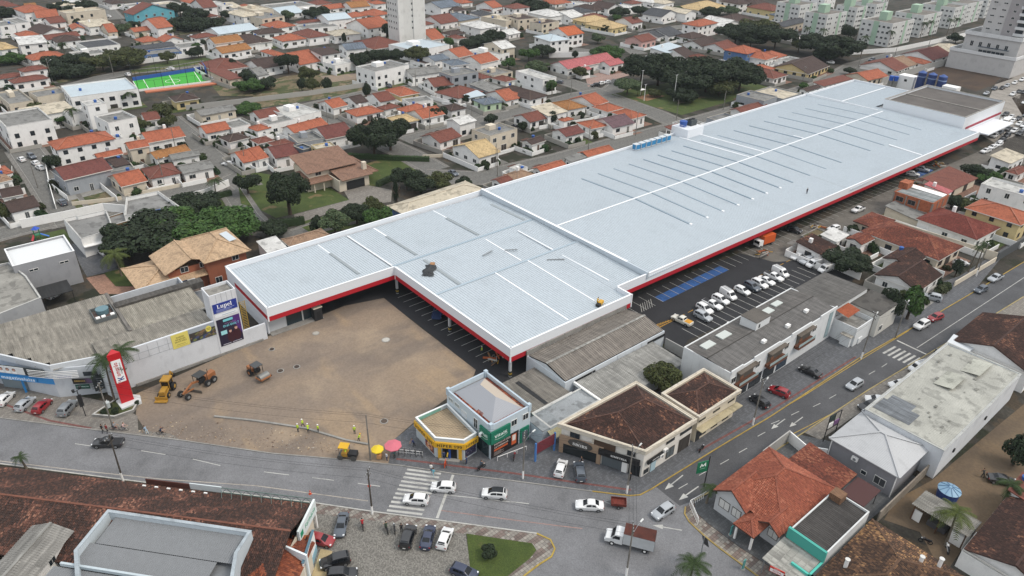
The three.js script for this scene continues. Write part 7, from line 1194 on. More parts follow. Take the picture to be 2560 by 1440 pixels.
const t=thing('sign_tower','tall white sign tower with blue lettered panel and dark poster','tower');part(t,'wall',mb().ring(rect(31.8,36.9,-129.5,-125.4),.2,0,13.5),M('#dadde1',{t:'plaster'}));part(t,'roof',mb().box(32,36.7,12.7,12.9,-129.3,-125.6),M('#9d9a93',{t:'flatroof'}));const TW=[[31.8,-125.4],[36.9,-125.4]];
panelOn(t,'blue_sign',...TW,2.55,10.5,4.6,2.0,signM(512,200,(x,w,h)=>{x.fillStyle='#22358a';x.fillRect(0,0,w,h);txt(x,'Lupel',w*.48,h*.36,'bold 112px serif','#f2f3f6');for(let i=0;i<3;i++){x.fillStyle='#aab4da';x.fillRect(60,138 + i*20,390 - i*50,7);}}),.06);
for(let i=0;i<4;i++)panelOn(t,'panel_joint',...TW,1.2 + i*1.0,12.5,.05,1.9,M('#9aa0a5',{r:.8}),.02,.03);panelOn(t,'white_strip',...TW,2.55,8.8,4.4,.6,signM(400,48,(x,w,h)=>{x.fillStyle='#e3e6ea';x.fillRect(0,0,w,h);x.fillStyle='#9fb7c4';x.fillRect(120,18,240,10);}),.05);
panelOn(t,'dark_poster',...TW,2.6,5.0,4.5,6,signM(480,540,(x,w,h)=>{x.fillStyle='#211a33';x.fillRect(0,0,w,h);x.fillStyle='#4b2470';x.beginPath();x.moveTo(w,0);x.lineTo(w,h*.75);x.lineTo(w*.55,0);x.fill();x.fillStyle='#74c6cf';x.fillRect(w*.28,h*.04,w*.42,h*.09);txt(x,'você conhece a',w*.56,h*.2,'34px sans-serif','#b08ac0');txt(x,'Oral Unic ?',w*.58,h*.29,'bold 64px sans-serif','#7ccfe0',w*.8);x.fillStyle='#9ad6dc';x.fillRect(w*.1,h*.44,w*.26,h*.15);const fig=(X,Y,s)=>{x.fillStyle='#3a1420';x.beginPath();x.ellipse(X,Y + 120*s,78*s,110*s,0,0,7);x.fill();x.fillStyle='#c9a090';x.beginPath();x.ellipse(X,Y,27*s,34*s,0,0,7);x.fill();x.fillStyle='#3b2a2a';x.beginPath();x.arc(X,Y - 14*s,27*s,Math.PI,0);x.fill();};fig(w*.5,h*.52,1);fig(w*.76,h*.46,1.1);x.fillStyle='#d9d9e4';x.fillRect(w*.1,h*.95,w*.35,9);x.fillRect(w*.52,h*.95,w*.4,9);}),.06);
const sc=thing('yellow_scaffold','tall narrow yellow ladder frame between the sign tower and the superstore','ladder',[38.6,0,-128.6]);for(const x of[-.5,.5])part(sc,'rail',mb().box(x - .05,x + .05,0,8.5,-.05,.05),M('#a88a34',{r:.7}));for(let i=0;i<22;i++)part(sc,'rung',mb().box(-.5,.5,.3 + i*.38,.36 + i*.38,-.04,.04),M('#a88a34',{r:.7}));
// pylon
const py=thing('pylon_sign','red triangular pylon sign with white lettered panel on a white base','sign',[13.4,0,-121.2]);
const pr=[[-1.05,.5],[1.05,.5],[.15,-1.2]];part(py,'column',mb().prism(pr,.6,11.0),M('#b8141f',{r:.5}));part(py,'base_slab',mb().prism([[-1.4,1.9],[1.9,1.7],[2.2,-.2],[.4,-1.9],[-1.6,-1]],0,.7),M('#d6dadb',{t:'plaster'}));
panelOn(py,'name_panel',[-1.05,.5],[1.05,.5],1.05,7.4,1.55,4.6,signM(256,760,(x,w,h)=>{x.fillStyle='#eceded';x.fillRect(0,0,w,h);x.translate(w / 2,h / 2);x.rotate(-Math.PI / 2);txt(x,'omprão',70,-26,'bold 150px sans-serif','#b8141f',480);txt(x,'Koch atacadista',78,74,'bold 50px sans-serif','#44484e',470);x.fillStyle='#22357e';x.font='bold 230px sans-serif';x.fillText('K',-265,6);x.fillStyle='#b8141f';x.fillRect(-366,-88,24,64);}),.05);
const pl=block('planter','triangular stone planter at the foot of the red pylon','planter',[[7.6,-121],[10.4,-118.1],[13.5,-117.9],[15.6,-120.8],[12.6,-123.4]],.55,{par:.15,roof:mWeed,wall:conc,t:.18});
for(const[x,z,r,l]of[[9.4,-120.4,.7,'left'],[11,-119.4,.8,'middle'],[10.6,-121.4,.6,'back'],[14.6,-119.6,.5,'right']]){const s=thing('planter_shrub',`small green shrub in the pylon planter, ${l}`,'shrub',[x,.4,z]);const c=new THREE.Mesh(crowns.c[1],leafM.d);c.name='foliage';c.scale.setScalar(r);c.position.y=r*.5;s.add(c);}
const ck=thing('clock_sign','slim black sign post with a lantern top before the grey car','sign',[6.7,0,-122],.4);part(ck,'post',mb().cyl([0,0,0],[0,5.6,0],.07),black);part(ck,'board',mb().box(-.35,.35,2.2,4.6,-.1,.1),black);part(ck,'lantern',mb().cyl([-.6,5.6,0],[-.6,6.1,0],.2,.28,8).cyl([.6,5.6,0],[.6,6.1,0],.2,.28,8).beam([-.6,5.6,0],[.6,5.6,0],.08),black);
}
// ================= lower right
function hipThing(g,x0,x1,z0,z1,h,rise,cols,base,dir){const w=(x1 - x0)/ 2,d=(z1 - z0)/ 2,cx=(x0 + x1)/ 2,cz=(z0 + z1)/ 2;const rp=roofPlanes(dir||'h',w,d,h,rise),mv=(q,k=0)=>[q[0]+ cx,q[1]+ k,q[2]+ cz];const m=mb();rp.p.forEach((p)=>{m.poly(p.map((q)=>mv(q)));m.poly(p.map((q)=>mv(q,-.15)).reverse());for(let i=0;i<p.length;i++){const A=mv(p[i]),B=mv(p[(i + 1)% p.length]);m.quad([A[0],A[1]- .15,A[2]],[B[0],B[1]- .15,B[2]],B,A);}});const r=part(g,'roof',m,base);if(cols)tiles(g,rp.p.map((p)=>p.map((q)=>mv(q,.02))),cols);const cb=mb();rp.r.forEach(([a,b])=>cb.beam(mv(a,.08),mv(b,.08),.28,.13));if(rp.r.length)part(r,'ridge_cap',cb,cols?M(cols[1],{t:'tile'}):base);return rp;}
const tBase=M('#4a332b',{r:.95});
{
const g=thing('tile_roofed_shop','white shop with big orange clay tile roof and porch on the junction corner','shop'),wm=M('#c9ccce',{t:'plaster'});
part(g,'wall',mb().ring(rect(76.4,89.4,-40.2,-29.6),.2,0,3.7),wm);hipThing(g,76,90,-40.6,-29.1,3.7,3.2,TC.o,tBase);
hipThing(g,74.8,81,-40.4,-34.6,3.9,2.2,TC.o,tBase,'g');part(g,'gable_wall',mb().prism([[75.4,-40],[75.6,-40],[75.6,-35],[75.4,-35]],0,3.9).tri([75.4,3.9,-40.2],[75.4,3.9,-34.8],[75.4,5.9,-37.5]),wm);
hipThing(g,75,80,-33,-29.2,3.6,1.3,TC.o,tBase,'g');hipThing(g,72.6,77,-35,-31.6,3.0,1.1,TC.o,tBase);for(const z of[-34.6,-32])part(g,'porch_column',mb().box(73,73.3,0,3,z - .15,z + .15),white);
winOn(g,[75.4,-40],[75.4,-35],1.6,2.2,1.7,1.5,frameD,M('#d7d7d4',{r:.4}));winOn(g,[75.4,-40],[75.4,-35],3.7,2.2,1.4,1.5,frameD,M('#d7d7d4',{r:.4}));winOn(g,[76.4,-40],[76.4,-29.6],9.3,2,1.5,1.4,frameD,M('#d7d7d4',{r:.4}));panelOn(g,'door',[76.4,-40],[76.4,-29.6],6.7,1.2,1.6,2.3,M('#3c4245',{r:.3}),.05);
hipThing(g,89.6,96,-37,-28.6,3.3,.7,TC.r,tBase,'s');
const t=thing('storefront','narrow shop with dark corrugated roof and turquoise parapet beside the orange tiled shop','shop');part(t,'wall',mb().ring(rect(76.3,88.2,-28.6,-23.1),.2,0,5),M('#d3d6d6',{t:'plaster'}));part(t,'roof_sheet',mb().rib([76.6,4.75,-28.4],[88,4.75,-28.4],[76.6,4.6,-23.3],32,.06,.5),M('#4d4a48',{t:'fibro'}));part(t,'turquoise_parapet',mb().box(75.9,76.3,3.6,5.5,-28.7,-23),M('#459f93',{r:.7}));part(t,'turquoise_frame',mb().box(72.6,76.2,3.4,3.6,-23.3,-23).box(72.6,72.9,3,3.6,-25.8,-23),M('#4fb5a6',{r:.7}));part(t,'front_canopy',mb().rib([70.6,3.0,-28.9],[70.6,3.0,-23.4],[75.9,3.5,-28.9],6,.04,.2),M('#aaa9a2',{t:'fibro'}));for(const z of[-28.6,-23.7])part(t,'canopy_post',mb().cyl([70.9,0,z],[70.9,3,z],.07),metalG);part(t,'chimney',mb().box(86.2,88,4.6,5.9,-28.4,-26.6),M('#8c6a50',{t:'plank'}));
const sg=thing('shop_sign','small red signboard with white lettering on the grey canopy','sign',[70.4,2.9,-26.4],-Math.PI / 2 + .3);part(sg,'board',panelGeo(2,.95,.1),signM(320,152,(x,w,h)=>{x.fillStyle='#c03a2c';x.fillRect(0,0,w,h);x.fillStyle='#ececea';x.fillRect(16,44,w - 32,h - 58);txt(x,'SORVETES',w / 2,24,'bold 28px sans-serif','#f1e9e5');txt(x,'SODA',w / 2,94,'bold 70px sans-serif','#b8372b',w*.8);}));
const h=thing('grey_house','grey rendered house with pale grey hipped metal tile roof beside the warehouse','house'),gw=M('#8b8b90',{t:'plaster'});part(h,'wall',mb().ring(rect(99.2,109,-34.8,-24.1),.2,0,4.6),gw);hipThing(h,98.7,109.6,-35.3,-23.6,4.6,2.0,null,M('#b6b8ba',{t:'plaster',b:'tileB',bs:.05,r:.6}));
const HW=[[99.2,-34.8],[99.2,-24.1]];winOn(h,...HW,6,1.6,.8,.7);winOn(h,...HW,8.6,1.7,1.7,1.4,frameW,M('#434548',{r:.3}));for(const z of[-34.8,-24.1])part(h,'downpipe',mb().box(99,99.14,0,4.5,z - .07,z + .07),white);const q=thing('air_conditioner','white air conditioner on the grey rendered house wall','air conditioner',[98.95,3,-30.6],-Math.PI / 2);part(q,'case',mb().box(-.5,.5,0,.7,-.2,.25),white);part(q,'fan_grille',mb().cyl([0,.35,.25],[0,.35,.29],.26,.26,12),metalG);
const cn=thing('maroon_canopy','dark maroon flat canopy on posts beside the grey house','canopy');part(cn,'cover',mb().prism([[90.6,-28.4],[95.9,-28.4],[95.9,-24.7],[90.6,-24.7]],2.9,3.02,true,true),M('#472b2a',{r:.8}));for(const[x,z]of[[90.9,-25],[95.6,-25],[95.6,-28.1]])part(cn,'post',mb().cyl([x,0,z],[x,2.9,z],.06),black);
const w=thing('warehouse','long white warehouse with patched off-white sheet roof by the side road','warehouse'),pr=M('#c2c2b9',{t:'flatroof',r:.8});part(w,'wall',mb().ring(rect(108.6,141,-34.6,-21.6),.25,0,6),M('#d6dade',{t:'plaster'}));part(w,'roof_sheet',mb().rib([108.9,5.7,-34.4],[140.8,5.7,-34.4],[108.9,5.95,-21.8],80,.035,.3),pr);part(w,'roof_edge',mb().ring(rect(108.5,141.1,-34.7,-21.5),.3,6,6.08),M('#bfc1bd',{t:'concrete'}));
seed(71);for(const[x0,x1,z0,z1]of[[110.5,114.5,-34.2,-28],[111.5,116.2,-29,-25.5],[112.4,117.6,-26,-22.2],[114.4,116.6,-33.6,-29.5],[116.3,118.4,-28,-24.6]])part(w,'grey_repair_sheet',mb().rib([x0,5.76,z0],[x1,5.76,z0],[x0,5.76 +(z1 - z0)*.02,z1],Math.round((x1 - x0)/ .4),.035,.3),M('#7d8287',{t:'fibro'}));for(let i=0;i<16;i++){const x=rr(112,138),z=rr(-33.5,-23),s=rr(.3,.9);part(w,'tar_patch',mb().box(x,x + s,5.98,6.0,z,z + s*.6),M('#8a8a83',{t:'concrete'}));}
for(const[x,z]of[[125.5,-29],[133.5,-27.6]])part(w,'roof_hatch',mb().rib([x,5.9,z - 1.6],[x + 6,5.9,z - 1.6],[x,6.5,z + 1.6],12,.03,.3),M('#c8c9bd',{t:'flatroof'}));part(w,'gable_wall',mb().prism([[141,-35],[147,-35.6],[147,-31],[141,-31]],0,5),M('#cdd2d6',{t:'plaster'}));for(const x of[114,127])part(w,'wall_box',mb().box(x,x + .6,2.6,3.2,-21.6,-21.4),black);
const sb=house(153,-28,17,15,0,4.6,'g','d','w','white house with big dark brown tiled gable behind the patched warehouse roof',1);
const f=thing('steel_sign','black steel sign frame with small panels before the grey house','sign',[104.3,0,-37.3],-.1);for(const[a,b]of[[[-1.6,0,0],[-1.6,5.6,0]],[[1.6,0,0],[1.6,5.6,0]],[[-1.6,5.6,0],[1.6,5.6,0]],[[-1.6,2.6,0],[1.6,2.6,0]],[[0,2.6,0],[0,5.6,0]]])part(f,'bar',mb().beam(a,b,.12),black);part(f,'panel',mb().box(-1.5,-.1,4.2,5.4,-.05,.05),M('#2c3a36',{r:.6}));part(f,'panel',mb().box(.1,1.5,2.8,3.8,-.05,.05),M('#7c5a86',{r:.6}));part(f,'panel',mb().box(-1.5,-.1,2.8,3.8,-.05,.05),white);
house(80.5,-16.2,16.5,12.8,0,3.5,'h','y','w','old house with patchy yellow-brown clay tile hip roof at the bottom edge',1);house(103.5,-6,20,11.8,0,3.6,'g','d','w','low house with mottled brown clay tile gable at the bottom right corner',1);house(96,-7.5,5,9,0,3.2,'f','g','w','small flat grey roofed annex at the bottom right edge');house(112,-10.2,6,4,0,4.4,'s','r','w','small rusty lean-to beside the dirt yard at the right edge');
for(const[x,z,l]of[[77,-20.6,'left'],[85.3,-14.5,'middle'],[87,-12.7,'right']]){const c=thing('roof_vent_pipe',`white chimney pipe on the yellow-brown tile roof, ${l}`,'chimney',[x,4.2,z]);part(c,'pipe',mb().cyl([0,-.6,0],[0,1.5,0],.26,.26,12),white);part(c,'flashing',mb().box(-.5,.5,-.3,-.22,-.5,.5),M('#b3b1aa',{r:.8}));part(c,'cap',mb().cyl([0,1.5,0],[0,1.6,0],.34,.34,12),M('#c9c9c6',{r:.6}));}
const s=thing('yard_shed','open yard shed with grey corrugated roof in the dirt yard','shed');part(s,'roof_sheet',mb().rib([97,2.9,-20.5],[97,2.9,-12.4],[102,2.5,-20.5],26,.08,.5),M('#8f8d87',{t:'fibro'}));part(s,'back_wall',mb().box(101.4,101.6,0,2.5,-20.2,-12.6),wallMat('g'));for(const[x,z]of[[97.3,-20],[97.3,-16.4],[97.3,-12.8]])part(s,'post',mb().box(x - .09,x + .09,0,2.85,z - .09,z + .09),wood);part(s,'side_panel',mb().box(97.4,97.55,0,2,-20,-18.8),white);part(s,'room',mb().box(97.3,100,0,2.2,-14.6,-12.6),wallMat('w'));part(s,'clutter',mb().box(98,100.5,0,1,-18,-15.4).box(99.4,101,1,1.5,-17.6,-16),M('#4b4a4d',{r:.9}));
const tk=thing('water_tank','big blue water tank with pale ribbed conical lid in the dirt yard','tank',[106,0,-18.4]);part(tk,'body',mb().cyl([0,0,0],[0,1.8,0],1.45,1.6,20),M('#24427e',{r:.5}));part(tk,'lid',mb().cyl([0,1.8,0],[0,2.4,0],1.68,.2,20),M('#7b9cb4',{r:.5}));for(let i=0;i<10;i++){const a=i*.628;part(tk,'lid_rib',mb().beam([Math.cos(a)*.25,2.42,Math.sin(a)*.25],[Math.cos(a)*1.65,1.86,Math.sin(a)*1.65],.07,.06),M('#4d6f92',{r:.5}));}
const ob=thing('green_road_sign','green square shop sign with white emblem on a pole at the planter','sign',[77.2,0,-44.0],-.35);part(ob,'post',mb().cyl([.8,0,0],[.8,6.5,0],.09),black);part(ob,'board',panelGeo(1.9,2.2,.14),signM(200,232,(x,w,h)=>{x.fillStyle='#0e6a48';x.fillRect(0,0,w,h);x.strokeStyle='#e6efe9';x.lineWidth=22;x.beginPath();x.moveTo(50,110);x.lineTo(70,50);x.lineTo(100,90);x.lineTo(140,44);x.lineTo(150,110);x.stroke();x.fillStyle='#a9cbb9';x.fillRect(50,140,100,8);})).position.set(-.25,4.6,0);
const plr=thing('corner_railing','white slatted railing around the corner planter','railing');part(plr,'rail',mb().tube([[71,1.3,-39.6],[72.9,1.3,-42.6],[76.2,1.3,-42.2]],.05),white);for(let i=0;i<16;i++){const p=i<8?[71 + i*.24,-39.6 - i*.375]:[72.9 +(i - 8)*.41,-42.6 +(i - 8)*.05];part(plr,'slat',mb().box(p[0]- .04,p[0]+ .04,0,1.3,p[1]- .04,p[1]+ .04),white);}
const lb=thing('banner_pole','leaning pole with a dark hanging banner at the corner kerb','sign',[64.3,0,-34.4]);part(lb,'post',mb().cyl([0,0,0],[.6,6.2,-.4],.09,.06),metalG);part(lb,'banner',mb().beam([.7,5.9,-.4],[1.6,3.6,-.4],.9,.05),M('#3b3c3e',{r:.8}));
for(const[x,z,l,c]of[[75.6,-35.3,'teal surfboard-shaped display near the porch','#4f9290'],[71.9,-30.6,'teal surfboard-shaped display below the porch','#4a8d8a'],[69.4,-27.8,'pink display banner by the canopy','#c05a72']]){const d=thing('display_board',l,'display',[x - 2.4,0,z]);part(d,'board',mb().prism([[-.25,-.06],[.25,-.06],[.25,.06],[-.25,.06]],.1,1.9),M(c,{r:.5}));part(d,'base',mb().cyl([0,0,0],[0,.1,0],.35,.35,12),conc);}
}
const bwall=(label,pts,h,m,t=.2)=>{const w=mb();for(let i=0;i + 1<pts.length;i++)w.beam([pts[i][0],h / 2,pts[i][1]],[pts[i + 1][0],h / 2,pts[i + 1][1]],t,h);const o=new THREE.Mesh(w.geo(),m);o.name=numbered('boundary_wall');tag(o,label,'wall');scene.add(o);return o;};
const wW=wallMat('w'),wG=M('#a9a8a4',{t:'plaster'}),wC=wallMat('c');
[['weathered stone yard wall behind the grey house',[[92.6,-22.9],[114,-22.7],[114.4,-24]],2.2,M('#9b9184',{t:'concrete'})],['white yard wall before the grey house',[[98,-41.3],[97,-37.5],[99,-35]],2.2,wW],['grey yard wall with orange coping by the orange tiled roof',[[90,-41.4],[98,-41.4]],2.4,wG],['long white wall beside the parked vans',[[164.8,-79.6],[163.6,-73],[162.9,-62.4]],2.7,wW],['cream wall along the red-roofed house drive',[[198.2,-71.3],[200.2,-45.8]],2.5,wC],['dark slatted fence wall by the side road at the right',[[200.2,-45.6],[217,-44.8]],2.6,M('#4b4e50',{r:.8})],['low cream wall along the side road',[[178,-46.8],[200,-45.7]],1.4,wC],['grey boundary wall behind the white shed',[[103.2,-72.9],[103.4,-66]],2.4,wG],
['white playground wall of the school',[[12.3,-213.9],[22,-212.9],[32.1,-212.7],[37,-207]],2.4,wW],['white wall along the lane beyond the school',[[47,-206],[58,-206.5],[66,-210]],2.2,wW],['white hedge garden wall by the street bend',[[100,-188],[104.5,-204]],1.2,wW],['long white school wall beside the parked cars',[[262,-283],[284,-270],[290,-262]],2.6,wW],['white wall before the apartment blocks',[[395,-197],[432,-183],[480,-180],[540,-178]],2.4,wW],['white wall of the apartment court corner',[[392,-208],[395,-197]],2.4,wW],['weathered grey wall beside the bare dirt lot',[[352,-151],[392,-152],[428,-151]],3.4,wG],['pale wall along the weedy field',[[82,-296],[130,-288],[164,-286]],2,wG],['white low wall along the left lane',[[27,-262],[24,-240],[22,-222]],1.6,wW],['grey low wall on the near side of the left lane',[[18,-262],[14,-238],[12,-220]],1.6,wG],['white wall behind the sports street',[[84,-385],[120,-386],[150,-385]],2.2,wW],['cream garden wall by the straw-yellow house',[[126,-196],[142,-187],[150,-187]],1.1,wC],['white garden wall before the slate hipped house',[[168,-245],[176,-229],[190,-229]],1.3,wW],['white fence wall before the red gable on the back street',[[178,-196],[200,-192],[214,-192]],1.4,wW],['white fence wall before the orange gable on the corner',[[134,-230],[150,-222],[162,-222]],1.3,wW],['pale wall of the weedy plot by the left lane',[[26,-222],[38,-218]],1.1,wC],['cream wall before the rust hipped row',[[40,-219],[62,-217.5]],1.1,wC]].forEach((a)=>bwall(...a));

// ================= lower left
{
const th=47.5,g=thing('tiled_hall','long low hall with mottled red-brown clay tile roof at the lower left','building',[-1.5,0,-94.9],-th*DEG),L0=-26,L1=34,hd=6.9;
part(g,'wall',mb().ring(rect(L0,L1,-hd + .4,hd + 3),.2,0,4.4),wallMat('c'));
const pl=[[[L1,4.6,-hd],[L0,4.6,-hd],[L0,6.9,0],[L1,6.9,0]],[[L0,4.4,hd + .6],[L1,4.4,hd + .6],[L1,6.9,0],[L0,6.9,0]]];const m=mb();pl.forEach((p)=>{m.poly(p);m.poly(p.map((q)=>[q[0],q[1]- .15,q[2]]));});part(g,'roof',m,M('#3f2b25',{r:.95}));tiles(g,pl.map((p)=>p.map((q)=>[q[0],q[1]+ .02,q[2]])),TC.l);part(g,'ridge_cap',mb().beam([L0,6.98,0],[L1,6.98,0],.3,.14),M('#7c4f3e',{t:'tile'}));
for(let i=0;i<6;i++)part(g,'eave_lamp',mb().box(8.5 + i*1.9,9 + i*1.9,4.9,5.1,-hd + .5,-hd + .7),white);
const tr=thing('sign_truss','rooftop signboard with steel truss along the tiled hall eave','sign',[-1.5,0,-94.9],-th*DEG);part(tr,'board',mb().box(8.6,15.5,4.6,5.6,-hd - .25,-hd - .1),M('#4e2a20',{r:.8}));part(tr,'board',mb().box(15.5,20.4,4.7,5.8,-hd - .25,-hd - .1),M('#c9d2d4',{r:.6}));const tm=mb();for(let i=0;i<9;i++){const x=20.4 + i*1.5;tm.beam([x,4.7,-hd - .2],[x + .75,5.6,-hd - .2],.06);tm.beam([x + .75,5.6,-hd - .2],[x + 1.5,4.7,-hd - .2],.06);tm.beam([x,5.6,-hd - .2],[x + .7,5.0,-hd + 1.4],.05);}tm.beam([20.4,4.7,-hd - .2],[34,4.7,-hd - .2],.09).beam([20.4,5.6,-hd - .2],[34,5.6,-hd - .2],.09);part(tr,'truss',tm,M('#5c6f6a',{r:.6}));
const P=ccw([[3.6,-87.6],[17.2,-72.1],[14.4,-69.8],[12.7,-66.7],[10,-60],[1,-66],[-2.4,-78],[-1.5,-83]]);const b=block('parapet_building','grey-roofed building with pale blue-white parapet in the lower left','building',P,8,{par:1.75,roof:M('#74777a',{t:'dirty',r:.6}),wall:M('#c6d0d6',{t:'plaster'}),t:.35,cop:M('#b8c3ca',{t:'concrete'})});
const u=[.659,.752],v=[-.752,.659],o=[4.2,-86.6],pt=(a,c,y)=>[o[0]+ u[0]*a + v[0]*c,y,o[1]+ u[1]*a + v[1]*c];const gm2=M('#7e8184',{t:'dirty',r:.6});part(b,'roof_sheet',mb().rib(pt(0,0,7.2),pt(19,0,7.2),pt(0,4.4,7.0),62,.06,.5),gm2);part(b,'roof_sheet',mb().rib(pt(-.8,4.5,7.0),pt(17,4.5,7.0),pt(-.8,8,6.8),62,.06,.5),gm2);part(b,'roof_divider',mb().beam(pt(-2,8.2,7.2),pt(16,8.2,7.2),.3,.5),M('#bcc8ce',{t:'plaster'}));part(b,'roof_sheet',mb().rib(pt(-3,8.4,6.8),pt(14.5,8.4,6.8),pt(-3,20,6.4),58,.06,.5),gm2);
const s=thing('small_gabled_store','small building with pale grey corrugated gable roof at the lower left edge','building',[-7.4,0,-86.9],-th*DEG);part(s,'wall',mb().ring(rect(-2.6,2.6,-5.8,6),.2,0,5.9),wallMat('w'));for(const q of[-1,1])part(s,'roof_sheet',mb().rib([0,7,-6.2],[0,7,6.2],[q*3.1,5.9,-6.2],36,.07,.5),M('#96948f',{t:'fibro'}));part(s,'ridge_cap',mb().beam([0,7.05,-6.2],[0,7.05,6.2],.4,.1),fibG);win(s,2.62,4.9,-2,Math.PI / 2,1.1,.9);
const sf=thing('orange_tiled_front','small shopfront with bright orange tile roof beside the cobbles','shop',[17.0,0,-68.6],-th*DEG);part(sf,'wall',mb().ring(rect(-3.2,4.6,-4,6),.2,0,3.4),wallMat('c'));const rp=roofPlanes('h',4.6,5.6,3.5,1.9);const mm=mb();rp.p.forEach((p)=>mm.poly(p));const ro=part(sf,'roof',mm,M('#8d4a31',{r:.95}));tiles(sf,rp.p.map((p)=>p.map((q)=>[q[0],q[1]+ .02,q[2]])),TC.q);
const fn=thing('blue_fin_wall','tall thin blue and white fin wall beside the orange tile roof','sign',[20.1,0,-69.7],Math.atan2(-(-7),-3.4));part(fn,'fin',panelGeo(7.8,5.4,.25),signM(320,220,(x,w,h)=>{x.fillStyle='#7fb0c8';x.fillRect(0,0,w,h);for(let i=0;i<8;i++){x.fillStyle=i % 2?'#3f86b8':'#cfdfe6';x.beginPath();x.ellipse(40*i + 20,h*(.35 + .13*(i % 3)),38,20,.6,0,7);x.fill();}x.fillStyle='#dfe8ec';x.fillRect(0,h*.8,w,h*.2);})).position.set(0,2.7,0);
const sa=[24.7,-70.5],sb2=[21.1,-66.2],ws=thing('white_slat_sign','white slatted shop sign wall with blue base beside the red car','sign');for(let i=0;i<7;i++)part(ws,'slat',mb().beam([sa[0],1.5 + i*.42,sa[1]],[sb2[0],1.5 + i*.42,sb2[1]],.16,.38),white);part(ws,'blue_base',mb().beam([sa[0],.65,sa[1]],[sb2[0],.65,sb2[1]],.3,1.2),M('#86aebf',{r:.6}));part(ws,'blue_coping',mb().beam([sa[0],4.3,sa[1]],[sb2[0],4.3,sb2[1]],.35,.12),M('#50707f',{r:.6}));const lr=[[22.3,3.3,-72.2],[24.4,3.3,-70.6],[21.9,3.7,-67.6],[20.4,3.7,-69.4]];part(ws,'lean_to_roof',mb().poly(lr),M('#4a2f24',{r:.95}));tiles(ws,[lr.map((p)=>[p[0],p[1]+ .02,p[2]])],['#5b3020','#7c432a','#92532f','#3e2620']);part(ws,'blue_fascia',mb().beam([20.4,3.5,-69.2],[21.9,3.5,-67.5],.12,.5),M('#3f6a94',{r:.6}));part(ws,'cream_paving',mb().prism([[25.3,-70.4],[26.4,-69],[23,-65],[21.6,-66.3]],.03,.12),M('#c9b68c',{t:'concrete'}));
const wl=thing('green_lettered_wall','white end wall with green lettering at the tiled hall end','sign',[-1.5,0,-94.9],-th*DEG);const wp=part(wl,'panel',panelGeo(6,2.4,.3),signM(512,170,(x,w,h)=>{x.fillStyle='#d5dede';x.fillRect(0,0,w,h);x.fillStyle='#138a63';x.fillRect(30,50,80,70);txt(x,'Farmácia',w*.62,h / 2,'bold 76px sans-serif','#138a63',w*.6);}));
wp.position.set(34.3,4.3,-4.2);wp.rotation.y=Math.PI / 2;part(wl,'post',mb().box(34.2,34.4,0,3.2,-7,-6.7).box(34.2,34.4,0,3.2,-1.6,-1.3),wallMat('w'));
const fe=thing('white_fence','low white railing along the avenue beside the tiled hall','fence');for(let i=0;i<8;i++){const x=-1.6 + i*1.55,z=-108.4 + i*1.68;part(fe,'post',mb().box(x - .05,x + .05,0,1.5,z - .05,z + .05),white);if(i<7)for(const y of[.4,.9,1.45])part(fe,'rail',mb().beam([x,y,z],[x + 1.55,y,z + 1.68],.05),white);}
}
{// brick shell
const P=rect(209.5,219.8,-78,-67),bk=M('#b0694a',{t:'tile',r:.95}),g=block('brick_shell','unfinished brick building with concrete frame and open window holes','building',P,6.3,{par:.3,wall:bk,roof:M('#9fa09c',{t:'fibro'}),cop:0});const cf=M('#9a948c',{t:'concrete'});
for(const[a,b]of[[[209.5,-78],[209.5,-67]],[[209.5,-67],[219.8,-67]]]){const L=Math.hypot(b[0]- a[0],b[1]- a[1]);for(let i=0;i<=3;i++)panelOn(g,'concrete_column',a,b,.15 + i*(L - .3)/ 3,3,.35,6,cf,.06,.1);panelOn(g,'concrete_beam',a,b,L / 2,3,L,.3,cf,.05,.1);}
for(const t of[2,5.4])for(const y of[1.7,4.6])winOn(g,[209.5,-78],[209.5,-67],t,y,2,1.3,cf,black,'window_opening');for(let i=0;i<6;i++)part(g,'roof_sheet',mb().rib([210 + i*1.6,6.05,-77.5],[211.5 + i*1.6,6.05,-77.5],[210 + i*1.6,6.2,-67.5],4,.05,.5),i % 2?M('#a7abab',{t:'fibro'}):M('#8f9595',{t:'fibro'}));part(g,'white_sheet',mb().box(216.6,219.5,6.25,6.3,-77.6,-67.5),white);part(g,'stair_box',mb().box(214,217.5,6,7.9,-79,-76.5),bk);
house(206.2,-72,6,10,0,2.6,'s','g','c','low corrugated lean-to before the brick shell building');
}
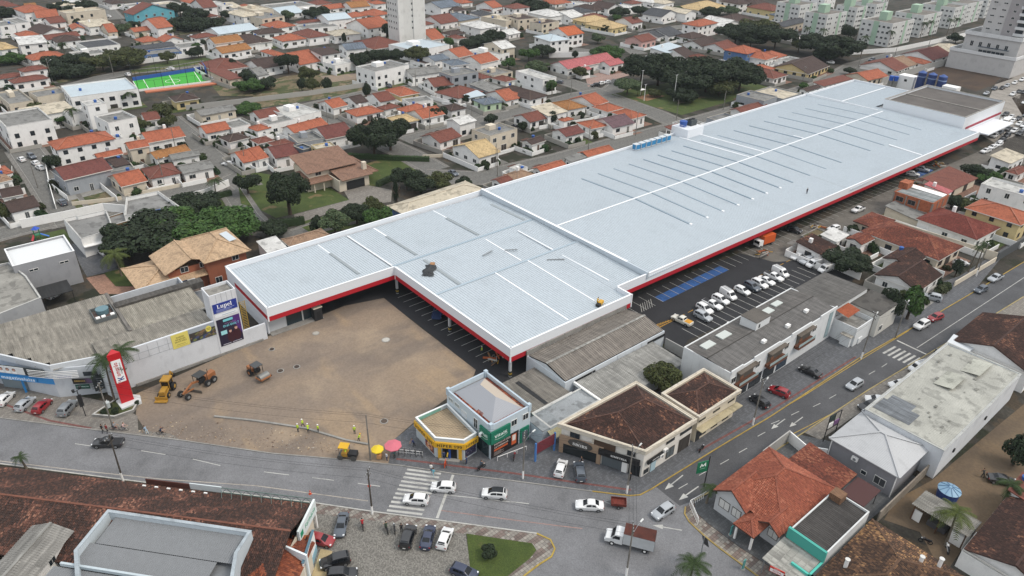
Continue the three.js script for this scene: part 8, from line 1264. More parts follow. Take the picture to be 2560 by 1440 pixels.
// ================= landmarks behind
function tower(name,label,x0,x1,z0,z1,h,wm,wins,o={}){const g=thing(name,label,o.cat||'apartment block');part(g,'wall',mb().ring(rect(x0,x1,z0,z1),.3,0,h),wm);part(g,'roof',mb().box(x0 + .3,x1 - .3,h - .9,h - .6,z0 + .3,z1 - .3),o.roof||M('#857f78',{t:'flatroof'}));const F=[[x0,z1],[x1,z1]],L=[[x0,z0],[x0,z1]];for(let y=o.y0||1.7;y + 1<h;y +=o.st||2.95){for(const t of wins[0])winOn(g,...F,t,y,o.w||1.2,1.1,frameW,glass);for(const t of wins[1])winOn(g,...L,t,y,o.w||1.2,1.1,frameW,glass);}return g;}
{
const pale=M('#d4d5d3',{t:'plaster'});
const t=tower('tower_block','tall white residential tower rising past the top edge',210.5,227,-356,-345,46,M('#d8d8d4',{t:'plaster'}),[[8.6],[1.6,4,6.6,9]],{y0:9.8,st:3.05,w:.9});for(const[a,b]of[[210.4,213.4],[219.5,227.1]])part(t,'pilaster',mb().box(a,b,0,46,-345,-344.6),M('#e0e0dc',{t:'plaster'}));
const gs=M('#a9c4ae',{t:'plaster'});
[['first',436,459,-243,-228.5],['nearest',441,468,-210,-191.5],['second row',486,511,-211.5,-194],['farthest right',535,553.5,-217,-196],['rear left',478,491,-246,-232],['rear middle',503,518.6,-249,-232],['rear right',560,585,-222,-198],['top edge',520,545,-262,-244],['top left',455,475,-275,-258],['far top right',600,630,-225,-200]].forEach(([n,x0,x1,z0,z1])=>{const g=tower('apartment_block',`white four-storey apartment block with green stripes, ${n} of the group`,x0,x1,z0,z1,13,pale,[[2.2,5,(x1 - x0)*.5,x1 - x0 - 5,x1 - x0 - 2.2],[2,5.4,z1 - z0 - 7.4,z1 - z0 - 4.6,z1 - z0 - 2]],{w:1.4});g.userData.group='green-striped apartment blocks';part(g,'green_stripe',mb().box(x0 - .12,x0,0,13.1,(z0 + z1)/ 2 - 1.7,(z0 + z1)/ 2 + 1.5),gs);part(g,'green_stripe',mb().box((x0 + x1)/ 2 + 2,(x0 + x1)/ 2 + 4.4,0,13.1,z1,z1 + .12),gs);const r=part(g,'stair_tower',mb().box((x0 + x1)/ 2 - 3.6,(x0 + x1)/ 2 + 2.6,12,17,(z0 + z1)/ 2 - 4,(z0 + z1)/ 2 + .5),gs);});
const p=thing('podium_tower','pale high-rise with stepped white podium and balconies at the right','tower block'),gw=M('#c2c1c0',{t:'plaster'}),ww=M('#dddfe0',{t:'plaster'});part(p,'podium',mb().ring(rect(419,450,-150,-119.5),.4,0,8.4),gw);part(p,'podium_band',mb().ring(rect(418.7,450.3,-150.3,-119.2),.5,8.4,9.9),ww);part(p,'podium_roof',mb().box(419.4,449.6,8.6,8.9,-149.6,-119.9),M('#8d8d8b',{t:'flatroof'}));part(p,'second_tier',mb().ring(rect(423.5,450,-146.5,-121),.4,8.4,16.5),gw);part(p,'second_band',mb().ring(rect(423,450.4,-147,-120.5),.5,16.5,18.2),ww);part(p,'second_roof',mb().box(423.8,449.6,16.8,17.1,-146.2,-121.3),M('#8d8d8b',{t:'flatroof'}));part(p,'tower_wall',mb().ring(rect(426.5,447,-141,-122.5),.4,16,62),M('#c6c5c4',{t:'plaster'}));part(p,'tower_wing',mb().ring(rect(426.2,436,-132,-126),.4,16,62),M('#a9a5a6',{t:'plaster'}));
for(let y=20;y<60;y +=3.1){for(const z of[-138.5,-134])winOn(p,[426.5,-141],[426.5,-122.5],z + 141,y,1.8,.6);winOn(p,[426.2,-132],[426.2,-126],3,y,1.2,1);const b=part(p,'balcony',mb().box(425.2,426.6,y - 1.6,y - .4,-126.4,-121.6).box(426,431,y - 1.6,y - .4,-122.5,-121.2),ww);part(p,'balcony_recess',mb().box(426.3,426.6,y - .4,y + 1.3,-126,-122.7),glass);}for(let i=0;i<5;i++)winOn(p,[423.5,-146.5],[423.5,-121],4 + i*4,12.6,1.4,2.4);part(p,'terrace_pergola',mb().box(419.5,421,12,12.3,-138,-124),M('#3c4750',{r:.6}));for(let i=0;i<6;i++)part(p,'glass_rail',mb().box(419,419.1,9.9,11,-137 + i*2,-135.2 + i*2),glass);
// sports pitch
const q=[[78.3,-354],[75.4,-334.7],[105,-331.8],[110,-356.4]],pitch=sheet('sports_pitch',q,.06,M('#3c9c34',{r:.95}));const lw=(a,b,n='pitch_line')=>stripe(pitch,n,a,b,.25,white,.066);lw(lerp2(q[0],q[3],.5),lerp2(q[1],q[2],.5));lw(q[0],q[1]);lw(lerp2(q[0],q[3],.14),lerp2(q[1],q[2],.14));lw(lerp2(q[0],q[3],.86),lerp2(q[1],q[2],.86));const ca=[];for(let i=0;i<=20;i++)ca.push([92.2 + Math.cos(i*.314)*3,-344.2 + Math.sin(i*.314)*3]);part(pitch,'centre_circle',along(ca,.22,.067,.067),white);
bwall('blue boundary wall behind the sports pitch',[q[0],q[3]],1.6,M('#2b52a6',{r:.7}));bwall('white low wall before the sports pitch',[q[1],q[2]],.9,wW);bwall('tall blue end wall of the sports pitch',[lerp2(q[3],q[2],0),lerp2(q[3],q[2],.45)],4,M('#2f5fb0',{r:.7}));bwall('dark green screen beside the sports pitch',[[110,-350],[116,-336]],3,M('#1d4a3c',{r:.8}));bwall('terracotta paved strip wall below the pitch',[[77,-331.5],[108,-328.4]],.5,M('#b56f52',{r:.9}),3);
const fs=thing('pitch_fence','tall dark netting posts around the sports pitch','fence');for(let e=0;e<2;e++)for(let i=0;i<=9;i++){const a=e?lerp2(q[1],q[2],i / 9):lerp2(q[0],q[3],i / 9),hh=i % 3?4:9.5;part(fs,'post',mb().cyl([a[0],0,a[1]],[a[0],hh,a[1]],hh>5?.12:.06,.06,6),black);}for(let e=0;e<2;e++)part(fs,'top_rail',mb().beam(e?[q[1][0],4,q[1][1]]:[q[0][0],4,q[0][1]],e?[q[2][0],4,q[2][1]]:[q[3][0],4,q[3][1]],.06),black);
// villa
const v=thing('villa','large villa with layered brown tile roofs on a lawn','house'),vt=M('#8a6a58',{t:'tile',b:'tileB',bs:.05}),vw=wallMat('c');part(v,'wall',mb().ring(rect(84,98.6,-203,-193),.2,0,5.4).ring(rect(90,100,-196.5,-186),.2,0,3.6).ring(rect(82.5,90,-198,-191.5),.2,0,3.1),vw);hipThing(v,83,99.6,-203.8,-192,5.4,2.3,null,vt,'s');hipThing(v,90.6,101,-198,-185,3.7,1.7,null,vt,'s');hipThing(v,81.4,91.2,-199,-189.4,3.1,1.1,null,vt,'s');hipThing(v,99,104,-203,-187,3.3,1.4,null,vt);part(v,'chimney',mb().box(99.6,100.8,3,6.4,-189.6,-188.4),vw);part(v,'garage_opening',mb().box(92.4,98.4,.1,2.7,-186.05,-185.9),black);winOn(v,[84,-193],[98.6,-193],8.6,4.7,3.8,.9,frameW);winOn(v,[84,-193],[98.6,-193],3,4.4,1.8,1,frameW);for(const x of[84,87,90])part(v,'porch_column',mb().box(x - .15,x + .15,0,3,-190.1,-189.8),vw);
// hedges
[['clipped green hedge across the villa garden',[[99,-190],[100,-207],[107,-210]],1.8,'b'],['long clipped hedge beside the street by the villa',[[107,-210],[118,-199],[126,-192]],1.6,'b'],['clipped hedge behind the white terrace',[[101,-183],[110,-186]],1.6,'d'],['dark hedge along the school lane wall',[[48,-203],[64,-203]],1.6,'d'],['dark clipped hedge by the glass court',[[58,-176],[72,-172]],2.2,'d']].forEach(([l,pts,h,k],n)=>{const g=thing('hedge',l,'hedge');seed(300 + n);const b=mb(),col=[];for(let i=0;i + 1<pts.length;i++){const L=Math.hypot(pts[i + 1][0]- pts[i][0],pts[i + 1][1]- pts[i][1]);for(let j=0;j<L*90;j++){const t=R(),f=R(),p=lerp2(pts[i],pts[i + 1],t),s=rr(-.7,.7),y=f>.4?h + rr(-.12,.08):rr(0,h),w=f>.4?s:(s>0?.7:-.7)+ rr(-.1,.1),px=-(pts[i + 1][1]- pts[i][1])/ L*w,pz=(pts[i + 1][0]- pts[i][0])/ L*w,c=[p[0]+ px,y,p[1]+ pz];b.tri([c[0]+ rr(-.22,.22),c[1]+ rr(-.2,.2),c[2]+ rr(-.22,.22)],[c[0]+ rr(-.22,.22),c[1]+ rr(-.2,.2),c[2]+ rr(-.22,.22)],c);const q2=rr(.7,1.25);for(let m=0;m<3;m++)col.push(q2,q2,q2);}}const ge=b.geo();ge.setAttribute('color',new THREE.Float32BufferAttribute(col,3));part(g,'foliage',ge,leafM[k]);const core=mb();for(let i=0;i + 1<pts.length;i++)core.beam([pts[i][0],h*.46,pts[i][1]],[pts[i + 1][0],h*.46,pts[i + 1][1]],1.15,h*.92);part(g,'core',core,M('#2f4024',{r:1}));});
// white playground school
const sr=M('#8f8f8d',{t:'flatroof'});const s1=block('school_block','white flat-roofed school block with stepped parapet, left one','school',[[20.7,-201.2],[23.7,-201.2],[24,-200.6],[30.6,-200.5],[29.9,-194],[28.9,-187.3],[21.4,-186]],5,{par:.9,roof:sr});part(s1,'awning',mb().box(21.5,28.6,2.9,3.1,-187,-185),white);const s2=block('school_block','white flat-roofed school block with grey terrace, right one','school',[[33.3,-194.1],[37,-206],[45.2,-205.7],[46.5,-190.1],[41.8,-189.6]],5,{par:.9,roof:sr});part(s2,'blue_wall',mb().box(38,42,4.1,4.8,-193.6,-193.4),M('#3f5f92',{r:.7}));const s3=block('school_block','low link block with timber canopy between the school blocks','school',[[29.5,-199],[34.5,-200],[33.6,-193.5],[29.2,-193]],3.6,{par:.3,roof:sr,wall:M('#9b7a58',{t:'plank'})});
const sl=thing('playground_slide','blue and green plastic playground slide behind the white wall','slide',[14.4,0,-204.2]);for(const[x,z]of[[-.6,-.6],[.6,-.6],[-.6,.6],[.6,.6]])part(sl,'post',mb().cyl([x,0,z],[x,2.8,z],.08),M('#2e7a54',{r:.5}));part(sl,'deck',mb().box(-.7,.7,1.2,1.35,-.7,.7),M('#2e7a54',{r:.5}));part(sl,'roof',mb().cyl([0,2.8,0],[0,3.5,0],1.1,.15,4),M('#2b52b8',{r:.5}));part(sl,'chute',mb().beam([.7,1.3,0],[2.4,.2,.3],.7,.1),M('#2b6ac0',{r:.4}));part(sl,'steps',mb().beam([-.7,1.3,0],[-1.5,0,.4],.7,.1),M('#c8444a',{r:.5}));
const gb=block('office_block','large grey box building with white metal roof at the left','building',rect(6,18,-183.6,-173.3),8,{par:.5,roof:M('#d7dadb',{b:'corrB',bs:.03,r:.5}),wall:M('#9c9ea2',{t:'plaster'}),cop:M('#dfe1e2',{r:.6})});for(const t of[3,9]){winOn(gb,[6,-173.3],[18,-173.3],t,6,.8,.45);winOn(gb,[6,-173.3],[18,-173.3],t + .9,6,.8,.45);}block('office_block','long low concrete-roofed wing before the grey box building','building',[[-14,-182],[5.8,-179],[7.6,-170],[8.2,-158],[-6,-154]],6.6,{par:.4,roof:M('#a19f98',{t:'flatroof'}),wall:M('#a5a7a9',{t:'plaster'})});const cp=thing('dark_carport','black carport roof in the grey box building yard','carport');part(cp,'roof',mb().box(8.6,14.6,2.9,3.05,-170.5,-164.5),M('#2f3031',{t:'fibro'}));for(const[x,z]of[[8.8,-164.7],[14.4,-164.7],[14.4,-170.3]])part(cp,'post',mb().cyl([x,0,z],[x,2.9,z],.06),black);
// beige brick house
const bh=thing('brick_house','large brick house with layered beige tile roofs below the spreading tree','house'),bt=M('#c4a787',{t:'tile',b:'tileB',bs:.05}),bk=M('#965b43',{t:'plaster'});part(bh,'wall',mb().ring(rect(26.4,40.4,-165.4,-153.6),.25,0,4).ring(rect(32,42.4,-164,-154.4),.25,4,6.0).ring(rect(39.6,48.6,-165,-152),.25,0,7.4),bk);hipThing(bh,25,41.4,-166.6,-152.2,4,1.6,null,bt);hipThing(bh,31,43.2,-165,-153.4,6.0,2.2,null,bt,'G');hipThing(bh,38.8,49.6,-166,-151,7.4,2.4,null,bt);winOn(bh,[32,-154.4],[42.4,-154.4],3.4,5.6,1.6,1.2);winOn(bh,[32,-154.4],[42.4,-154.4],7.4,5.6,1.2,1.2);part(bh,'solar_panel',mb().beam([46.6,9.5,-159.5],[47.4,8.8,-155.6],1.8,.08),M('#b9c2c8',{r:.2}));winOn(bh,[39.6,-152],[48.6,-152],2,2,1.4,1.4);winOn(bh,[39.6,-152],[48.6,-152],6.5,6.4,1.4,1.4);
const sw=thing('park_swing','timber playground frame with a pale roof in the park sand patch','playground',[D.lamps[1][0]+ 5,0,D.lamps[1][1]- 6]);part(sw,'roof',mb().box(-1.5,1.5,2.8,2.9,-1,1),white);for(const[x,z]of[[-1.4,-.9],[1.4,-.9],[1.4,.9],[-1.4,.9]])part(sw,'post',mb().box(x - .08,x + .08,0,2.8,z - .08,z + .08),wood);
}
// ================= machines, truck, trailer
const yM=M('#ad8330',{t:'dirty',r:.6}),oM=M('#9c6640',{t:'dirty',r:.6});
const wheel=(g,x,z,r,w=.4,rm=M('#b08a40',{r:.6}))=>{const o=part(g,'wheel',mb().cyl([x,r,z - w / 2],[x,r,z + w / 2],r,r,18),rubber);part(o,'rim',mb().cyl([x,r,z - w / 2 - .02],[x,r,z + w / 2 + .02],r*.5,r*.5,12),rm);};
const face=(a,b)=>Math.atan2(-(b[1]- a[1]),b[0]- a[0]);
{
const g=thing('backhoe_loader','yellow backhoe loader at the white lot wall','backhoe',[19.8,.03,-119.9],face([22,-122.6],[18.6,-118.3]));// +x is the loader end
wheel(g,-1.1,-.85,.75,.45);wheel(g,-1.1,.85,.75,.45);wheel(g,1.3,-.8,.5,.35);wheel(g,1.3,.8,.5,.35);part(g,'bonnet',mb().box(.1,2.0,.8,1.6,-.5,.5),yM);part(g,'chassis',mb().box(-1.8,2,.5,.85,-.45,.45),M('#3b3833',{r:.8}));const c=part(g,'cab',mb().box(-1.5,.1,.9,2.6,-.7,.7),carGlass);part(c,'roof',mb().box(-1.65,.25,2.6,2.8,-.8,.8),yM);for(const[x,z]of[[-1.5,-.7],[-1.5,.7],[.1,-.7],[.1,.7]])part(c,'pillar',mb().box(x - .05,x + .05,.9,2.6,z - .05,z + .05),yM);for(const z of[-.65,.65])part(g,'loader_arm',mb().beam([.4,1.3,z],[2.5,.5,z],.14,.2),yM);part(g,'bucket',mb().prism([[2.4,-1.1],[3.1,-1.1],[3.1,1.1],[2.4,1.1]],.12,.3).box(2.4,2.5,.1,.95,-1.1,1.1),yM);part(g,'boom',mb().beam([-1.8,.9,0],[-2.7,2.9,0],.22,.3).beam([-2.7,2.9,0],[-3.4,1.7,0],.18,.24),yM);part(g,'digging_bucket',mb().box(-3.8,-3.2,1.1,1.7,-.3,.3),black);
}
{
const g=thing('motor_grader','orange motor grader with dark canopy beside the backhoe','grader',[24.9,.03,-117.7],face([28.2,-119.4],[21.6,-116.6]));
for(const[x,r]of[[-2.6,.65],[-1.2,.65],[3.4,.6]])for(const z of[-.95,.95])wheel(g,x,z,r,.4,metalG);part(g,'rear_body',mb().box(-3.5,-1.3,.9,1.9,-.55,.55),oM);part(g,'frame_beam',mb().beam([-1,1.3,0],[1.4,2.0,0],.3,.35).beam([1.4,2.0,0],[3.6,1.0,0],.28,.3),oM);part(g,'front_axle',mb().beam([3.4,.6,-1],[3.4,.6,1],.18),M('#5b4a3a',{r:.8}));part(g,'blade',mb().beam([1,.35,-1.7],[1.9,.35,1.7],.1,.6),M('#5c5750',{r:.6}));part(g,'drawbar',mb().beam([3.2,.9,0],[1.2,.7,0],.2),oM);const c=part(g,'canopy',mb().box(-1.5,.5,2.75,2.87,-.9,.9),M('#3a3c3d',{r:.7}));for(const[x,z]of[[-1.4,-.8],[.4,-.8],[-1.4,.8],[.4,.8]])part(c,'post',mb().box(x - .04,x + .04,1.2,2.75,z - .04,z + .04),black);part(g,'seat_console',mb().box(-1.1,0,1.2,2,-.45,.45),black);part(g,'exhaust',mb().cyl([-2.4,1.9,.2],[-2.4,2.7,.2],.06),black);
}
{
const g=thing('road_roller','orange single-drum road roller on the dirt lot','roller',[34.7,.03,-114.6],face([34.2,-117.2],[35.2,-112.6]));
const d=part(g,'drum',mb().cyl([1.9,.75,-1],[1.9,.75,1],.75,.75,24),M('#7c7d7b',{r:.5,m:.4}));part(g,'drum_frame',mb().box(1.1,2.8,.65,.95,-1.2,-1.04).box(1.1,2.8,.65,.95,1.04,1.2).box(2.6,2.8,.65,.95,-1.2,1.2),oM);for(const z of[-.8,.8])wheel(g,-1.2,z,.7,.5,oM);part(g,'engine_cover',mb().box(-2.3,-.6,.9,1.7,-.7,.7),oM);const c=part(g,'canopy',mb().box(-.9,.9,2.6,2.72,-.85,.85),M('#45484a',{r:.6}));for(const[x,z]of[[-.8,-.75],[.8,-.75],[-.8,.75],[.8,.75]])part(c,'post',mb().box(x - .04,x + .04,1,2.6,z - .04,z + .04),black);part(g,'seat',mb().box(-.5,.2,1,1.7,-.35,.35),black);
const t=thing('tandem_roller','small black and yellow tandem roller with yellow canopy by the kerb','roller',[37.3,.03,-84.4],face([36.3,-85.4],[38.3,-83.3]));for(const x of[-1.1,1.1])part(t,'drum',mb().cyl([x,.5,-.7],[x,.5,.7],.5,.5,20),M('#4c4b48',{r:.5}));part(t,'body',mb().box(-.9,.1,.7,1.4,-.6,.6),yM);part(t,'bonnet',mb().box(.2,1.6,.75,1.35,-.6,.6),black);const c2=part(t,'canopy',mb().box(-1.3,.3,2.5,2.62,-.7,.7),M('#d0a31f',{r:.6}));for(const[x,z]of[[-1.2,-.6],[.2,-.6],[-1.2,.6],[.2,.6]])part(c2,'post',mb().box(x - .03,x + .03,1.2,2.5,z - .03,z + .03),black);
}
{
const g=thing('box_truck','white box truck with rusty brown box roof turning at the junction','truck',[60.3,.03,-43.4],face([62.0,-40.6],[58.4,-46.2])),w=M('#d5d7d8',{r:.4,cc:.4}),bx=M('#bfc3c5',{t:'dirty',r:.6});
part(g,'chassis',mb().box(-3.3,2.9,.5,.8,-.5,.5),black);const b=part(g,'cargo_box',mb().box(-3.4,1.0,.9,2.95,-1.05,1.05),bx);part(b,'roof',mb().box(-3.42,1.02,2.95,3.0,-1.07,1.07),M('#5a2e24',{t:'concrete',r:.9}));part(b,'rear_frame',mb().box(-3.46,-3.4,.85,2.95,-1.05,-.95).box(-3.46,-3.4,.85,2.95,.95,1.05).box(-3.46,-3.4,.85,.98,-1.05,1.05),metalG);part(b,'lettering',mb().box(-1,-.2,1.9,2.1,1.05,1.06),M('#8b9096',{r:.7}));
const s=[[1.05,2.2],[1.9,2.25],[2.2,2.1],[2.75,1.3],[3.5,1.15],[3.62,.9],[3.62,.5],[1.05,.5]];const m=mb();for(let i=0;i<s.length;i++){const a=s[i],c=s[(i + 1)% s.length];m.quad([a[0],a[1],-.92],[c[0],c[1],-.92],[c[0],c[1],.92],[a[0],a[1],.92]);}for(const z of[-.92,.92])m.poly(s.map((p)=>[p[0],p[1],z]));const cb=part(g,'cab',m,w);part(cb,'windscreen',mb().quad([2.26,2.06,-.8],[2.76,1.34,-.84],[2.76,1.34,.84],[2.26,2.06,.8]),carGlass).position.set(.03,.02,0);for(const z of[-.94,.94]){part(cb,'side_window',mb().poly([[1.45,1.4,z],[2.55,1.4,z],[2.15,2,z],[1.45,2,z]]),carGlass);part(cb,'headlight',mb().box(3.5,3.64,.8,1.0,z*.85 - .18,z*.85 + .18),lampM);part(cb,'mirror',mb().box(2.3,2.4,1.5,1.85,z*1.12 - .06,z*1.12 + .06),black);}
for(const[x,z]of[[2.5,-.85],[2.5,.85],[-2.2,-.82],[-2.2,.82]])wheel(g,x,z,.38,.28,white);
const t=thing('small_trailer','rust-red open trailer hitched behind the white sedan','trailer',[64.5,.03,-49.6],face([65.7,-48.4],[63.3,-50.9])),rm=M('#7d3327',{t:'plank',r:.8});part(t,'floor',mb().box(-1.15,1.15,.5,.58,-.75,.75),rm);part(t,'side',mb().box(-1.15,1.15,.58,.98,-.77,-.72),rm);part(t,'side',mb().box(-1.15,1.15,.58,.98,.72,.77),rm);part(t,'side',mb().box(-1.17,-1.12,.58,.98,-.75,.75),rm);part(t,'side',mb().box(1.12,1.17,.58,.98,-.75,.75),rm);part(t,'drawbar',mb().beam([1.1,.5,-.5],[2.2,.45,0],.07).beam([1.1,.5,.5],[2.2,.45,0],.07),metalG);for(const z of[-.85,.85])wheel(t,0,z,.28,.16,metalG);
const o=thing('orange_truck','orange box truck under the superstore canopy','truck',[161.6,.03,-87.6],-.12);part(o,'cargo_box',mb().box(-2.2,2.2,.8,3,-1,1),M('#c95a24',{r:.6}));part(o,'cab',mb().box(-3.8,-2.3,.5,2.1,-.95,.95),white);part(o,'windscreen',mb().box(-3.84,-3.8,1.2,1.95,-.8,.8),carGlass);for(const x of[-3.2,1.3])for(const z of[-.85,.85])wheel(o,x,z,.4,.28,metalG);
const fr=thing('white_bus','white van parked at the far lot entrance','van',[333,.03,-90.6],.1);part(fr,'body',mb().box(-2.6,2.6,.4,2.5,-1,1),white);part(fr,'side_window',mb().box(-2.4,2.2,1.4,2.1,.99,1.03),carGlass);part(fr,'windscreen',mb().box(-2.64,-2.6,1.3,2.2,-.85,.85),carGlass);for(const x of[-1.7,1.7])for(const z of[-.9,.9])wheel(fr,x,z,.36,.24,metalG);
}
// ================= parasols, cones, covers, fence, cart
const parasol=(x,z,r,h,c,l)=>{const g=thing('parasol',l,'parasol',[x,0,z]);part(g,'pole',mb().cyl([0,0,0],[0,h,0],.035),metalG);const m=mb();for(let i=0;i<8;i++){const a=i*.7854,b=a + .7854;m.tri([0,h,0],[Math.cos(a)*r,h - .5,Math.sin(a)*r],[Math.cos(b)*r,h - .5,Math.sin(b)*r]);m.quad([Math.cos(a)*r,h - .5,Math.sin(a)*r],[Math.cos(b)*r,h - .5,Math.sin(b)*r],[Math.cos(b)*r,h - .66,Math.sin(b)*r],[Math.cos(a)*r,h - .66,Math.sin(a)*r]);}const cv=part(g,'canopy',m,M(c,{r:.8}));for(let i=0;i<8;i++){const a=i*.7854;part(cv,'rib',mb().beam([0,h - .02,0],[Math.cos(a)*r,h - .54,Math.sin(a)*r],.025),metalG);}};
parasol(41.2,-81.5,1.05,2.3,'#dcc02c','yellow parasol of a street vendor by the pole');parasol(43.5,-80.4,1.45,2.6,'#c56a78','pink parasol of a street vendor');
{const v=thing('vendor_cart','small wooden vendor cart under the yellow parasol','cart',[41.2,0,-81],.8);part(v,'box',mb().box(-.5,.5,.4,1.1,-.35,.35),M('#b98a5a',{r:.8}));for(const z of[-.3,.3])wheel(v,.2,z,.2,.06,metalG);
[[28.9,-81,'orange traffic cone on the avenue edge line'],[36.8,-76.8,'orange traffic cone near the lane dashes']].forEach(([x,z,l])=>{const c=thing('traffic_cone',l,'cone',[x,0,z]);part(c,'base',mb().box(-.22,.22,0,.05,-.22,.22),M('#b5482e',{r:.7}));part(c,'cone',mb().cyl([0,.05,0],[0,.75,0],.17,.04,12),M('#cf5230',{r:.6}));part(c,'band',mb().cyl([0,.35,0],[0,.5,0],.115,.085,12),white);});
const sb=thing('road_work_sign','orange diamond road work sign leaning by the zebra crossing','sign',[48.6,0,-72.9],.7);part(sb,'board',mb().prism([[-.55,-.03],[.55,-.03],[.55,.03],[-.55,.03]],.1,1.2),M('#d0532b',{r:.6}));part(sb,'legs',mb().beam([-.4,0,.4],[-.3,1,0],.05).beam([.4,0,.4],[.3,1,0],.05),black);
const yt=thing('crossing_sign','yellow diamond pedestrian sign on a thin post before the corner shop','sign',[48.9,0,-72.6],.7);part(yt,'post',mb().cyl([0,0,0],[0,2.6,0],.035),metalG);const p=part(yt,'plate',mb().box(-.35,.35,-.35,.35,-.02,.02),M('#d9b21f',{r:.5}));p.position.y=2.6;p.rotation.z=Math.PI / 4;
[[49.9,-121.2,.55,'#b9b5ab','pale manhole cover near the glass doors'],[60,-110.2,.7,'#c6c3bb','pale manhole cover in the middle of the dirt lot'],[38.7,-113.5,.5,'#4a3f37','dark open manhole left of the orange pipe'],[46.6,-88.6,.55,'#5a4d43','dark manhole near the corner shop'],[41.7,-112.8,.5,'#453a33','dark manhole beside an orange marker'],[40.4,-121.3,.45,'#453a33','dark hole near the lot wall end']].forEach(([x,z,r,c,l])=>{const m=thing('manhole',l,'manhole',[x,.03,z]);part(m,'frame',mb().cyl([0,0,0],[0,.07,0],r + .18,r + .18,20),conc);part(m,'cover',mb().cyl([0,.07,0],[0,.1,0],r,r,20),M(c,{t:'concrete'}));});
bwall('new concrete kerb line across the dirt lot front',[[24,-108],[29.2,-102.4],[35.1,-95.2],[39,-88.3],[41.4,-85.1]],.28,conc,.35);
const bf=thing('bicycle_rack','white metal rack beside the parked bicycles','rack',[45.6,0,-78.8],face([44,-80.4],[47.1,-77.1]));part(bf,'rail',mb().tube([[-2.2,.9,0],[2.2,.9,0]],.04).tube([[-2.2,.35,0],[2.2,.35,0]],.03),white);for(let i=0;i<9;i++)part(bf,'upright',mb().cyl([-2.2 + i*.55,0,0],[-2.2 + i*.55,.9,0],.025),white);
const pk=thing('dark_kiosk','black portable cabin with pale roof beside the glass doors','kiosk',[52.8,0,-126.2],0);part(pk,'body',mb().box(-.9,.9,0,3.0,-.8,.8),M('#26272a',{r:.6}));part(pk,'roof',mb().box(-1,1,3.0,3.15,-.9,.9),M('#c9c0b0',{r:.8}));part(pk,'door',mb().box(-.4,.4,.1,2.2,.8,.84),black);
const cart=thing('blue_trailer','blue caged trailer parked in the canopy bays','trailer',[73.2,0,-110.8],.8);part(cart,'floor',mb().box(-1.6,1.6,.6,.75,-.9,.9),M('#2b3c63',{r:.7}));for(const z of[-.9,.9])part(cart,'cage_side',mb().box(-1.6,1.6,.75,.82,z - .03,z + .03).box(-1.6,1.6,1.5,1.58,z - .03,z + .03).box(-1.6,-1.52,.75,1.5,z - .03,z + .03).box(1.52,1.6,.75,1.5,z - .03,z + .03),M('#34508c',{r:.6}));for(const x of[-.5,.5])for(const z of[-.8,.8])wheel(cart,x,z,.34,.2,metalG);
[[74,-90.5,'heap of metal offcuts under the wing canopy'],[156,-84.5,'heap of orange building material under the long canopy'],[236,-84,'heap of scrap and pallets under the far canopy'],[262,-86,'second heap of scrap under the far canopy end'],[182,-84.5,'pallets of yellow goods under the canopy']].forEach(([x,z,l],i)=>{seed(600 + i);const h=thing('material_heap',l,'heap',[x,0,z]);for(let k=0;k<16;k++){const a=rr(0,3),X=rr(-2.2,2.2),Z=rr(-1.2,1.2),L=rr(.4,1.3);part(h,'piece',mb().beam([X - Math.cos(a)*L,rr(.1,.9),Z - Math.sin(a)*L],[X + Math.cos(a)*L,rr(.1,.9),Z + Math.sin(a)*L],rr(.1,.3),rr(.08,.4)),M(['#6f6d69','#8a6a4c','#a85a34','#b3b1aa','#4e4c4a','#b58f3a'][(k + i)% 6],{r:.8}));}});
const gp=thing('garden_box','raised concrete planting box by the superstore lane','planter',[176.6,0,-82.6]);part(gp,'wall',mb().ring(rect(-4,4,-1.5,1.5),.25,0,.7),conc);part(gp,'soil',mb().box(-3.7,3.7,.2,.45,-1.2,1.2),mWeed);
}
// ================= two-wheelers
const torus=(r,t)=>new THREE.TorusGeometry(r,t,6,16);
function bike(x,z,turn,label,motor,col){const g=thing(motor?'motorcycle':'bicycle',label,motor?'motorcycle':'bicycle',[x,.02,z],turn),r=motor?.29:.33;for(const q of[-1,1]){const w=new THREE.Mesh(torus(r,motor?.07:.025),rubber);w.name='wheel';w.position.set(q*(motor?.62:.52),r + .03,0);g.add(w);}const fm=M(col,{r:.4});part(g,'frame',motor?mb().beam([-.55,.55,0],[.35,.75,0],.26,.22).beam([.35,.75,0],[.62,.35,0],.09).beam([-.62,.35,0],[-.2,.5,0],.1):mb().tube([[-.52,.36,0],[-.1,.36,0],[.3,.78,0],[-.2,.75,0],[-.1,.36,0]],.025).tube([[.52,.36,0],[.32,.95,0]],.025),fm);part(g,'seat',mb().box(motor?-.75:-.32,motor?.05:-.08,motor?.74:.86,motor?.84:.93,-.12,.12),black);part(g,'handlebar',mb().tube([[.34,motor?.98:.98,-.3],[.38,1,0],[.34,.98,.3]],.022),metalG);if(motor){part(g,'fuel_tank',mb().beam([0,.86,0],[.4,.9,0],.26,.18),fm);part(g,'headlight',mb().cyl([.55,.85,0],[.66,.84,0],.09,.09,10),lampM);}return g;}
